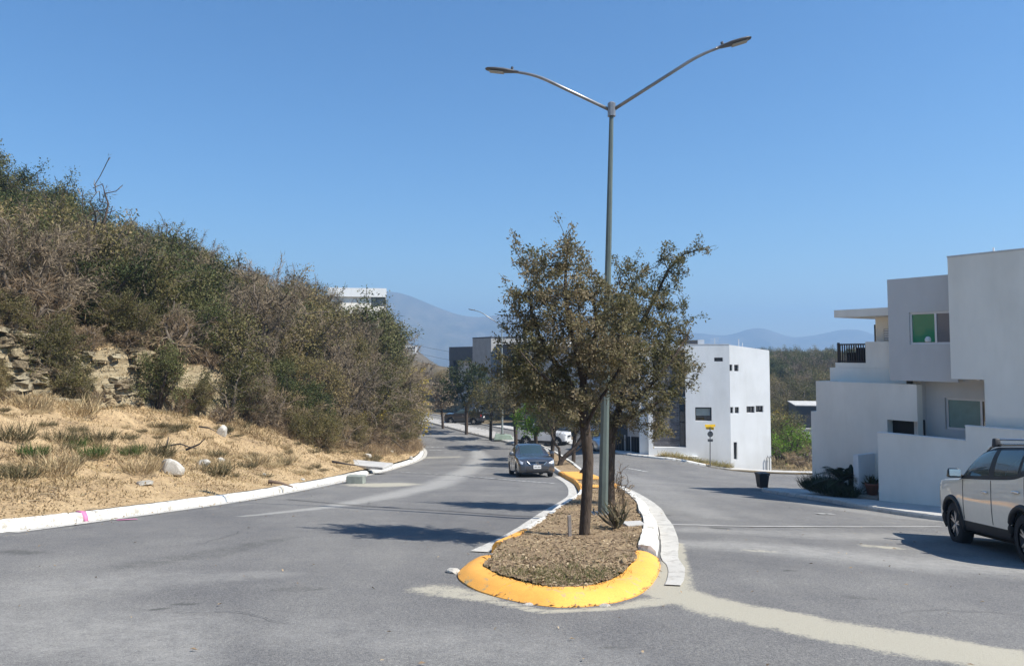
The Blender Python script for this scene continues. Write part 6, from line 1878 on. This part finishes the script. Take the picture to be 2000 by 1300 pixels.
grass_field('dry_grass', P, .05 + .14 * cl * smooth(.3, 3.5, s), .006 + .0002 * P[:, 1].mean(), LF_STRAW, 1, 8, .14, 'dry straw coloured grass on the roadside slope')
P, s = verge_points(1500, 9, 60, .8)
grass_field('dead_stalks', P, rg.uniform(.2, .5, len(P)), .003, LF_BRUSH, 2, 5, .08, 'brown dead stalks on the roadside slope')
P, s = verge_points(9000, 33, 68, .0, 1.0); s1_ = cut_at(P[:, 1]); k_ = s > s1_ - 1.6
grass_field('brush_grass', P[k_], rg.uniform(.25, .7, k_.sum()), .006, LF_BRUSH, 4, 8, .15, 'tall russet grass along the foot of the thicket')
# grass tufts that can be told apart
rg = np.random.default_rng(60)
gt = [tuft_mesh('grass_tuft', rg, 260, .26, .34, .013, .6, leafmat('green grass', [(0, (.035, .075, .015)), (.6, (.08, .13, .03)), (1, (.2, .2, .08))], .2, .3)) for _ in range(2)]
st_ = [tuft_mesh('straw_tuft', rg, 260, .3, .45, .012, .8, LF_STRAW) for _ in range(2)]
dk_ = [tuft_mesh('weed_clump', rg, 300, .34, .40, .014, .9, leafmat('grey weeds', [(0, (.05, .045, .02)), (.6, (.14, .12, .06)), (1, (.28, .22, .12))], .2, .2)) for _ in range(2)]
def on_hill(u, v): return on_ground(u, v, zhill)
for u, v, ms, sc, nm, lb, ct in [
    (66, 890, gt, 1.0, 'grass_tuft', 'bright green grass tuft lowest on the left slope', 'grass tuft'), (146, 872, gt, .95, 'grass_tuft', 'bright green grass tuft left of the middle of the dry slope', 'grass tuft'),
    (182, 892, gt, 1.15, 'grass_tuft', 'largest bright green tuft on the dry slope', 'grass tuft'), (252, 890, gt, .9, 'grass_tuft', 'green tuft beside the weeds left of the big boulder', 'grass tuft'), (268, 880, gt, .7, 'grass_tuft', 'small blue green tuft left of the fallen branch', 'grass tuft'),
    (300, 892, dk_, 1.4, 'weed_clump', 'tall brown green weed clump left of the big white boulder', 'weeds'), (420, 928, dk_, 1.2, 'weed_clump', 'grey green weed clump right of the big white boulder', 'weeds'), (482, 915, dk_, .8, 'weed_clump', 'small weed clump on the slope towards the road', 'weeds'),
    (20, 862, dk_, 1.4, 'weed_clump', 'dark weed clump at the left edge below the rock face', 'weeds'), (120, 862, dk_, 1.0, 'weed_clump', 'grey weeds just below the track on the left slope', 'weeds'), (190, 862, dk_, 1.1, 'weed_clump', 'brown weeds above the largest green tuft', 'weeds'),
    (150, 812, st_, 1.7, 'straw_tuft', 'pale straw hummock below the rock face', 'dry grass'), (60, 800, st_, 1.4, 'straw_tuft', 'straw hummock at the foot of the rock face, leftmost', 'dry grass'), (275, 925, st_, 1.1, 'straw_tuft', 'straw tuft beside the small flat stone', 'dry grass'), (505, 905, st_, 1.0, 'straw_tuft', 'straw tuft on the right part of the slope', 'dry grass'),
    (110, 925, st_, 1.3, 'straw_tuft', 'wide straw tuft low on the left slope', 'dry grass'), (40, 935, dk_, 1.0, 'weed_clump', 'weeds near the kerb at the far left', 'weeds'), (560, 905, st_, 1.1, 'straw_tuft', 'straw tuft above the white slab', 'dry grass'), (725, 905, dk_, .9, 'weed_clump', 'brown weeds near the kerb before the bend', 'weeds')]:
    p = on_hill(u, v)
    o = link(nm, ms[int(rg.integers(2))], None, p, rg.random() * 6); o.scale = (sc,) * 3
    tag(o, lb, ct)
for u, v, sc, lb in [(1425, 905, 1.1, 'green weeds at the foot of the apartment building, right of the sign post'), (1372, 898, 1.0, 'green weed on the strip left of the sign post'), (1310, 893, .8, 'small weed on the strip below the clad recess')]:
    p = on_ground(u, v); 
P_, s_v = verge_points(150, 11, 46, .7, -.4)
for i, (x_, y_, z_) in enumerate(P_[:130]):
    kind_ = [dk_, st_, dk_][i % 3]
    o = link('weed_clump' if kind_ is dk_ else 'straw_tuft', kind_[i % 2], None, (x_, y_, z_), i * 2.1)
    o.scale = (float(rg.uniform(.35, .95)),) * 2 + (float(rg.uniform(.25, .7)),)
    tag(o, ('small grey brown weed clump' if kind_ is dk_ else 'small pale straw tuft') + ' scattered on the dry roadside slope', 'weeds' if kind_ is dk_ else 'dry grass', 'scattered ' + ('weed clumps' if kind_ is dk_ else 'straw tufts') + ' on the dry slope')
# planted strip along the apartment building
strip = np.array([(9.7, 51.5), (12.4, 51.0), (14.4, 50.6), (14.7, 52.1), (9.6, 52.75)])
sheet('planting_strip', resample(np.vstack([strip, strip[:1]]), .3, False)[:-1], lambda x, y: zroad(x, y) + .16, M_VERGE, .25, .1, 'dry planting strip at the foot of the white apartment building')
n_ = 520; q = np.c_[rg.uniform(9.9, 14.6, n_), rg.uniform(50.5, 52.8, n_)]; q = q[inside(q[:, 0], q[:, 1], strip)]
grass_field('strip_grass', np.c_[q, zroad(q[:, 0], q[:, 1]) + .14], rg.uniform(.15, .55, len(q)), .010, leafmat('strip weeds', [(0, (.10, .13, .04)), (.4, (.30, .25, .11)), (1, (.52, .42, .22))], .2, .3), 6, 8, .1, 'half green half dry grass at the foot of the apartment building')
q = np.c_[rg.uniform(18.5, 32, 1800), rg.uniform(48.5, 66, 1800)]
grass_field('verge_grass', np.c_[q, zland(q[:, 0], q[:, 1])], rg.uniform(.12, .4, len(q)), .016, LF_STRAW, 7, 6, .2, 'dry grass beyond the side street')
q = np.c_[rg.uniform(-16, -4, 700), rg.uniform(101, 116, 700)]; q = q[q[:, 0] > -31 + (116 - q[:, 1]) * 1.05]
grass_field('far_verge_grass', np.c_[q, zland(q[:, 0], q[:, 1]) + .05], rg.uniform(.2, .6, len(q)), .03, LF_STRAW, 8, 6, .3, 'dry grass beyond the far end of the road')
# median: sparse grass, litter
q = np.c_[rg.uniform(-.4, 3.6, 16000), 7.6 + 24 * rg.random(16000) ** 1.7]; q = q[inside(q[:, 0], q[:, 1], soil_out)]
gn = vnoise(q[:, 0], q[:, 1], 1.4); fr = smooth(10.8, 8.2, q[:, 1])
def soilz(q): return zroad(q[:, 0], q[:, 1]) + .14 + .035 * (vnoise(q[:, 0], q[:, 1], 1.3) - .5) * 2
sel = rg.random(len(q)) < .5 * smooth(.38, .66, gn) * (.18 + fr)
grass_field('median_grass', np.c_[q[sel], soilz(q[sel])], rg.uniform(.035, .10, sel.sum()), .003, leafmat('thin grass', [(0, (.05, .075, .02)), (.5, (.14, .14, .05)), (1, (.36, .29, .15))], .1, .3), 9, 7, .07, 'thin grass on the front of the median')
def litter(name, pts, L, W, mat, seed, label):
    rg = np.random.default_rng(seed); n = len(pts)
    D = norm(np.c_[rg.normal(0, 1, (n, 2)), rg.normal(0, .18, n)]); Nn = norm(np.c_[rg.normal(0, .25, (n, 2)), np.ones(n)])
    v, f_ = leaf_quads(pts + np.array([0, 0, .012]), D, Nn, L * rg.uniform(.5, 1.6, n), W * rg.uniform(.6, 1.4, n), .6)
    return tag(link(name, mesh_from(name, v, f_, [mat], None, False, {'tint': np.repeat(rg.random(n), 4)})), kind='stuff', label=label)
LF_LIT = leafmat('leaf litter', [(0, (.08, .055, .035)), (.45, (.22, .155, .095)), (.8, (.38, .285, .175)), (1, (.48, .39, .26))], .1, .1)
litter('leaf_litter', np.c_[q, soilz(q)], .055, .022, LF_LIT, 10, 'dry leaf litter on the median')
g2 = resample(MED_R[-9:], .02); off = rg.gamma(1.6, .13, len(g2)) + .03
T_ = norm(np.gradient(g2, axis=0)); gp2 = g2 + np.c_[T_[:, 1], -T_[:, 0]] * off[:, None]
gn2 = resample(MED_NOSE, .006); T_ = norm(np.gradient(gn2, axis=0)); gp3 = gn2 + np.c_[T_[:, 1], -T_[:, 0]] * (rg.gamma(1.4, .06, len(gn2)) + .01)[:, None]
gp4 = np.vstack([gp2, gp3]); litter('gutter_litter', np.c_[gp4, zroad(gp4[:, 0], gp4[:, 1]) + .006], .05, .014, LF_LIT, 11, 'dead leaves and twigs collected in the gutter of the median')
k_ = rg.uniform(0, 1, (260, 2)); rp = np.c_[-9 + 20 * k_[:, 0], 5.2 + 16 * k_[:, 1] ** 1.5]
litter('road_litter', np.c_[rp, zroad(rp[:, 0], rp[:, 1]) + .01], .045, .02, LF_LIT, 12, 'scattered leaf scraps on the asphalt')

# loose stones and clods on the slope and along the kerbs
def gravel(name, pts, size, mat, seed, label):
    rg = np.random.default_rng(seed); n = len(pts)
    base = np.array([(1, 0, 0), (0, 1, 0), (-1, 0, 0), (0, -1, 0), (0, 0, .75), (0, 0, -.6)], float)
    sz = size * rg.gamma(2.0, .5, n)
    V = (base[None] * rg.uniform(.6, 1.3, (n, 6, 1)) * sz[:, None, None])
    a = rg.random(n) * 6.28; ca, sa = np.cos(a)[:, None], np.sin(a)[:, None]
    V = np.stack([V[..., 0] * ca - V[..., 1] * sa, V[..., 0] * sa + V[..., 1] * ca, V[..., 2]], -1) + pts[:, None]
    f = np.array([(0, 1, 4), (1, 2, 4), (2, 3, 4), (3, 0, 4), (1, 0, 5), (2, 1, 5), (3, 2, 5), (0, 3, 5)])
    F = (np.arange(n)[:, None, None] * 6 + f[None]).reshape(-1, 3)
    return tag(link(name, mesh_from(name, V.reshape(-1, 3), F, [mat])), kind='stuff', label=label)
P, s = verge_points(3600, 8.5, 60, .32)
gravel('loose_stones', P, .026, M_VERGE, 21, 'loose stones and clods on the roadside slope')
e_ = np.vstack([resample(KERB_L[2:10], .05) + np.c_[rng_ := np.random.default_rng(5).gamma(1.5, .10, len(resample(KERB_L[2:10], .05))) + .03, rng_ * 0], gp4])
gravel('road_grit', np.c_[e_, zroad(e_[:, 0], e_[:, 1]) + .008], .010, M_MEDIAN, 22, 'grit gathered along the kerbs')
q2 = q[np.random.default_rng(4).random(len(q)) < .12]
gravel('soil_clods', np.c_[q2, soilz(q2)], .016, M_MEDIAN, 23, 'clods and small stones in the median soil')
# two thin overhead cables beyond the bend
for dz_ in (0.0, -1.3):
    a_ = at_depth(700, 640, 150); b_ = at_depth(900, 690, 118)
    pts = [tuple(a_ * (1 - t_) + b_ * t_ + Vector((0, 0, dz_ - 2.0 * t_ * (1 - t_)))) for t_ in np.linspace(0, 1, 12)]
    o = MB().tube(pts, .022, 4).build('overhead_cable', M_TRIM)
    tag(o, ('upper' if dz_ == 0 else 'lower') + ' thin overhead cable sagging across the valley left of the dark house', 'cable')

# ---------------------------------------------------------------- stones, slabs, branch, stake, plants
def rock_mesh(seed, sx, sy, sz, mat, sub=3, rough=.28, flat=0.0):
    import bmesh
    rg = np.random.default_rng(seed)
    bm = bmesh.new(); bmesh.ops.create_icosphere(bm, subdivisions=sub, radius=1)
    planes = norm(rg.normal(0, 1, (11, 3))); dp = rg.uniform(.62, .95, 11)
    for v in bm.verts:
        p = np.array(v.co)
        for n_, d_ in zip(planes, dp):
            e = p @ n_ - d_
            if e > 0: p = p - n_ * e * .92
        p = p * (1 + rough * .25 * (vnoise(p[0] * 2 + seed, p[1] * 2 + p[2], 1.7) - .5))
        v.co = (p[0] * sx, p[1] * sy, p[2] * sz)
    me = bpy.data.meshes.new('rock'); bm.to_mesh(me); bm.free(); me.materials.append(mat)
    return me
M_BOULD = earth('pale boulder', [(0.25, (.24, .215, .17)), (.5, (.50, .475, .42)), (.75, (.58, .56, .52))], 2.5, .5, .5)
M_STONE = earth('buff stone', [(0.25, (.22, .19, .12)), (.5, (.36, .30, .19)), (.75, (.46, .40, .27))], 2.5, .6, .7)
for i, (u, v, w, h, mt, lb) in enumerate([(334, 925, 46, 40, M_BOULD, 'large white boulder half way down the dry slope'), (434, 850, 24, 26, M_BOULD, 'upright white boulder at the foot of the thicket'), (398, 908, 22, 16, M_BOULD, 'low pale stone right of the large boulder'), (430, 902, 17, 12, M_BOULD, 'small pale stone behind the weeds right of the boulder'),
                                 (282, 946, 32, 12, M_BOULD, 'flat pale stone below the large boulder'), (591, 938, 9, 7, M_BOULD, 'small light stone near the kerb'), (765, 886, 8, 9, M_BOULD, 'small white stone near the bend kerb'), (803, 897, 8, 9, M_BOULD, 'pale stone against the bend kerb'), (718, 893, 14, 12, M_BOULD, 'pale broken rock by the dry weeds'), (516, 928, 8, 6, M_BOULD, 'tiny pale stone on the straw')]):
    p = on_hill(u, v); k_ = p.y / FOC
    me = rock_mesh(300 + i, w * k_ * .56, w * k_ * .5, h * k_ * .56, mt)
    o = link('boulder' if w > 20 else 'stone', me, None, (p.x, p.y, p.z + h * k_ * .22), i * 1.7); o.rotation_euler = (0, .1 * (i % 3 - 1), i * 1.7)
    tag(o, lb, 'rock')
p = on_hill(710, 912)
o = MB().poly([(-1.3, -.55, -.05), (1.45, -.75, -.05), (1.3, .5, -.05), (-1.35, .62, -.05), (-1.3, -.55, .12), (1.45, -.75, .07), (1.3, .5, .10), (-1.35, .62, .16)], [(0, 3, 2, 1), (4, 5, 6, 7), (0, 1, 5, 4), (1, 2, 6, 5), (2, 3, 7, 6), (3, 0, 4, 7)]).build('concrete_slab', M_CONC, None, False, .02, (p.x, p.y, p.z + .1), -.35)
tag(o, 'broken white concrete slab lying behind the hillside kerb', 'slab')
p = on_ground(697, 944)
o = MB().cbox((0, 0, .14), (.62, .40, .30), 0, 0, .96).build('drain_block', plain('mossy concrete', (.22, .24, .21), .9, var=.25, scale=4), None, False, .03, (p.x - .05, p.y + .1, p.z - .01), -.1)
tag(o, 'grey green concrete block set into the hillside kerb', 'block')
# pink paint stroke on the kerb and road
M_PINK = plain('pink marking paint', (.50, .17, .30), .7, var=.2, scale=9)
p = on_ground(214, 1018)
yk = p.y - .05; xk_ = float(xk(yk)); zk = float(zroad(xk_, yk))
o = MB().tube([(xk_ - .26, yk + .10, zk + .168), (xk_ - .11, yk + .05, zk + .163), (xk_ - .03, yk - .02, zk + .10), (xk_ + .012, yk - .05, zk + .0)], [.04, .055, .05, .04], 6, flat=.2).build('paint_mark', M_PINK, None, True)
tag(o, 'pink spray paint stroke across the near white kerb', 'paint mark')
ribbon('road_marking', [(228, 1016), (268, 1014)], .06, M_PINK, .014)
# fallen branch and sticks
M_WOODK = plain('dead wood', (.05, .042, .036), .9, var=.3, scale=8)
def branch(u0, v0, pts, r, lb, mat=M_WOODK, nm='fallen_branch', lift=.06):
    q = on_hill(u0, v0); k_ = q.y / FOC; m = MB()
    for line in pts:
        P3 = [((u - u0) * k_, .12 * math.sin(i * 1.7), (v0 - v) * k_ + lift) for i, (u, v) in enumerate(line)]
        m.tube(P3, np.linspace(r, r * .35, len(P3)), 6)
    return tag(m.build(nm, mat, None, True, 0, q), lb, 'branch')
branch(310, 882, [[(310, 878), (330, 874), (352, 870), (370, 875), (382, 880)], [(362, 882), (385, 872), (400, 860)], [(325, 874), (325, 858)]], .035, 'dark fallen branch above the large white boulder')
branch(540, 952, [[(524, 944), (545, 948), (572, 954)]], .06, 'short brown log lying near the kerb', plain('brown log', (.16, .11, .075), .9))
branch(690, 800, [], .03, 'x') if False else None
branch(755, 880, [[(752, 852), (772, 866), (792, 882)], [(745, 868), (760, 876)]], .04, 'dead branch hanging over the bank at the bend')
branch(650, 918, [[(648, 904), (672, 909), (700, 912)]], .05, 'dark plank edge beside the concrete slab')
branch(395, 842, [[(388, 836), (405, 839), (420, 844)]], .035, 'thin dark stick left of the upright boulder')
for i, (u, v, du, dv) in enumerate([(60, 985, 40, -6), (110, 962, 30, 14), (95, 972, 34, 5), (250, 915, 8, -26), (262, 925, 12, -20), (180, 1000, 26, -2), (20, 960, 24, -10)]):
    branch(u, v, [[(u - du / 2, v - dv / 2), (u, v - 1), (u + du / 2, v + dv / 2)]], .012, 'dry straw coloured stick lying low on the slope', LF_STRAW if False else plain('pale stick', (.38, .30, .19), .9), 'dry_stick', .05)['group'] = 'dry sticks on the slope'
# things on the median
def on_soil(u, v): return on_ground(u, v, lambda x, y: zroad(x, y) + .14)
p = on_soil(1113, 1044)
o = MB().cbox((0, 0, .13), (.055, .03, .36)).build('wooden_stake', plain('weathered stake', (.20, .18, .165), .9, var=.25, scale=6), None, False, .004, p, .4); o.rotation_euler = (.05, -.06, .4)
tag(o, 'short grey wooden stake left of the front median tree', 'stake')
rg = np.random.default_rng(71)
p = on_soil(1204, 1030)
ag = tuft_mesh('dry_agave', rg, 46, .05, .52, .045, .75, leafmat('dying agave', [(0, (.04, .05, .02)), (.5, (.12, .10, .06)), (1, (.25, .19, .12))], .1, .15))
tag(link('dry_agave', ag, None, p), 'half dead spiky plant on the median right of the lamp post', 'plant')
wd = shrub(72, 1.0, .32, LF_BRUSH, BARK, 3, .09, .16, n=110, nst=6, spread=.02, step=.1, along=1.2, low=.1, cap=.011)
for u, v, s, lb in [(1216, 985, .95, 'thin dry twiggy plant on the median behind the spiky plant'), (1207, 962, .9, 'thin dry twiggy plant beside the second median trunk'), (1212, 1010, .6, 'small dry twig plant just behind the spiky plant')]:
    p = on_soil(u, v); put_tree('twig_plant', wd[0], wd[1], p, u, lb, 'plant', None, s, ('stems', 'leaves'))
p = on_soil(1238, 1024)
o = MB().cbox((0, 0, .015), (.36, .34, .035)).build('concrete_lid', M_CONC, None, False, .008, p, .2); tag(o, 'small square concrete lid on the median right of the plants', 'lid')
p = on_soil(1156, 925); o = link('stone', rock_mesh(410, .28, .24, .2, plain('dark stone', (.05, .05, .045), .9)), None, (p.x - .3, p.y + .2, p.z + .08)); tag(o, 'dark stone on the yellow strip of the median', 'rock')
for u, v, s in [(1020, 1178, .07), (1042, 1180, .09), (1140, 1190, .06)]:
    pass
for i, (u, v, r_, lb) in enumerate([(1032, 1181, .04, 'white chip of broken concrete left below the yellow kerb nose'), (1228, 1150, .03, 'tiny pebble by the yellow kerb'), (885, 1117, .085, 'pale broken kerb lump at the left end of the yellow nose'), (1180, 1184, .045, 'small brown stone among leaves at the nose')]):
    p = on_ground(u, v); o = link('stone', rock_mesh(420 + i, r_ * 1.5, r_, r_ * .45, M_BOULD, 2), None, (p.x, p.y, p.z + r_ * .2), i); tag(o, lb, 'rock')

# ---------------------------------------------------------------- the rock face cut into the bank
RF = thing('rock_outcrop', (-16, 25, 0), 0, 'bedded buff rock face cut into the bank on the left', 'rock face')
rg = np.random.default_rng(90)
def ledge_mesh(seed):
    """an angular bedded block: a cube cut, jittered and left flat shaded"""
    import bmesh
    rg = np.random.default_rng(seed); bm = bmesh.new(); bmesh.ops.create_cube(bm, size=1.0)
    bmesh.ops.subdivide_edges(bm, edges=bm.edges[:], cuts=2, use_grid_fill=True)
    for v in bm.verts:
        p = np.array(v.co); p = p * (1 - .13 * (np.abs(p[0] * 2) * np.abs(p[1] * 2))) + rg.normal(0, .055, 3)
        v.co = (p[0] * rg.uniform(.9, 1.05) * .62, p[1] * .62, p[2] * .22)
    bmesh.ops.triangulate(bm, faces=bm.faces[:])
    me = bpy.data.meshes.new('rock_block'); bm.to_mesh(me); bm.free(); me.materials.append(M_ROCK[seed % 3])
    return me
M_ROCK = [earth('bedded rock %d' % i, [(.25, tuple(x * .45 for x in c)), (.5, c), (.75, tuple(x * 1.35 for x in c))], 2.2, .8, .8) for i, c in enumerate([(.33, .27, .17), (.40, .345, .235), (.25, .20, .13)])]
rk = [ledge_mesh(500 + i) for i in range(12)]
cntb = 0
for yv_ in np.arange(20.5, 29.0, .30):
    s1 = float(cut_at(yv_))
    layers = 15 if yv_ < 26 else 10
    for L_ in range(layers):
        if rg.random() < (.34 if yv_ < 26 else .6): continue
        fr = (L_ + .4) / layers
        yy = yv_ + rg.uniform(-.25, .25)
        wob = float(vnoise(0, yy, .45)) * .8
        # climb the cut: find the point of the slope at this share of the cut height
        lo = s1 - .7; best = None
        sl_ = float(xk(yy + .5) - xk(yy - .5)); sq = math.sqrt(1 + sl_ * sl_)
        ss = np.linspace(s1 - 1.2, s1 + 1.9, 60); xs_ = float(xk(yy)) - ss * sq; zs_ = zhill(xs_, np.full(60, yy))
        z0_, z1_ = zs_[0] + .15, zs_[-1] - .1
        zt_ = z0_ + (z1_ - z0_) * fr
        j = int(np.argmax(zs_ > zt_))
        o = link('rock_block', rk[rg.integers(12)], RF, (xs_[j] + .02 + 16 + rg.uniform(-.12, .2), yy - 25, zs_[j] - .02), rg.random() * .8 - .4 + 1.2)
        k_ = rg.uniform(.3, .85) * (1.35 if rg.random() < .12 else 1); o.scale = (k_ * rg.uniform(.7, 1.8), k_ * rg.uniform(.7, 1.2), k_ * rg.uniform(.6, 1.9)); o.rotation_euler = (rg.normal(0, .08), rg.normal(0, .08), 1.25 + rg.normal(0, .45))
        cntb += 1
print('rock blocks', cntb)
for i in range(26):
    yy = rg.uniform(28.0, 37.5); ss = float(cut_at(yy)) + rg.uniform(-.9, 1.6); xx = float(xk(yy)) - ss
    k_ = ['olive', 'dark', 'brush', 'grey'][i % 4]
    place(k_, xx, yy, float(zhill(xx, yy)) - .12, rg.uniform(.45, .8), rg, 'bank_bush', {'olive': 'small olive bush', 'dark': 'small dark bush', 'brush': 'russet brush', 'grey': 'small leafless bush'}[k_] + ' clinging to the steep bank right of the rock face', 'bush', k_ + ' bushes on the steep bank')
for i in range(30):
    yy = rg.uniform(21.0, 28.5); ss = float(cut_at(yy)) + rg.uniform(-.5, .9); xx = float(xk(yy)) - ss
    k_ = ['brush', 'olive', 'brush'][i % 3]
    place(k_, xx, yy, float(zhill(xx, yy)) - .1, rg.uniform(.3, .62), rg, 'ledge_plant', ('russet brush' if k_ == 'brush' else 'small olive bush') + ' rooted among the ledges of the rock face', 'bush', k_ + ' plants among the rock ledges')
# brush tumbling over the rim of the rock face
for i in range(40):
    yy = rg.uniform(21.5, 35.5); ss = float(cut_at(yy)) + rg.uniform(-.1, 1.5); sl_ = float(xk(yy + .5) - xk(yy - .5))
    if rg.random() < .35 and yy > 27: ss -= rg.uniform(.3, 1.0)
    xx = float(xk(yy)) - ss * math.sqrt(1 + sl_ * sl_)
    place('brush', xx, yy, float(zhill(xx, yy)) - .12, rg.uniform(.5, .85), rg, None, 'dry brush hanging over the rim of the rock face' , 'brush', 'brush on the rim of the rock face')
# ---------------------------------------------------------------- the haze over the valley
zs_ = []
for o in SC.objects:
    if o.type == 'MESH' and o.parent is None and o.name.split('.')[0] in ('terrain', 'mountain', 'road', 'hillside'):
        zs_ += [c[2] for c in o.bound_box]
hb = MB().box(-2600, 3300, -80, 3980, min(zs_) - 1.0, max(zs_) + 1.0)
hz = hb.build('haze', bpy.data.materials.new('haze'))
tag(hz, kind='stuff')
hm = hz.data.materials[0]; hm.use_nodes = True
nt = hm.node_tree
for n in list(nt.nodes): nt.nodes.remove(n)
ho = nt.nodes.new('ShaderNodeOutputMaterial'); pv = nt.nodes.new('ShaderNodeVolumePrincipled')
pv.inputs['Color'].default_value = (0.40, 0.66, 1.0, 1)
pv.inputs['Density'].default_value = 0.00050
pv.inputs['Anisotropy'].default_value = 0.2
nt.links.new(pv.outputs[0], ho.inputs['Volume'])
hm.cycles.homogeneous_volume = True
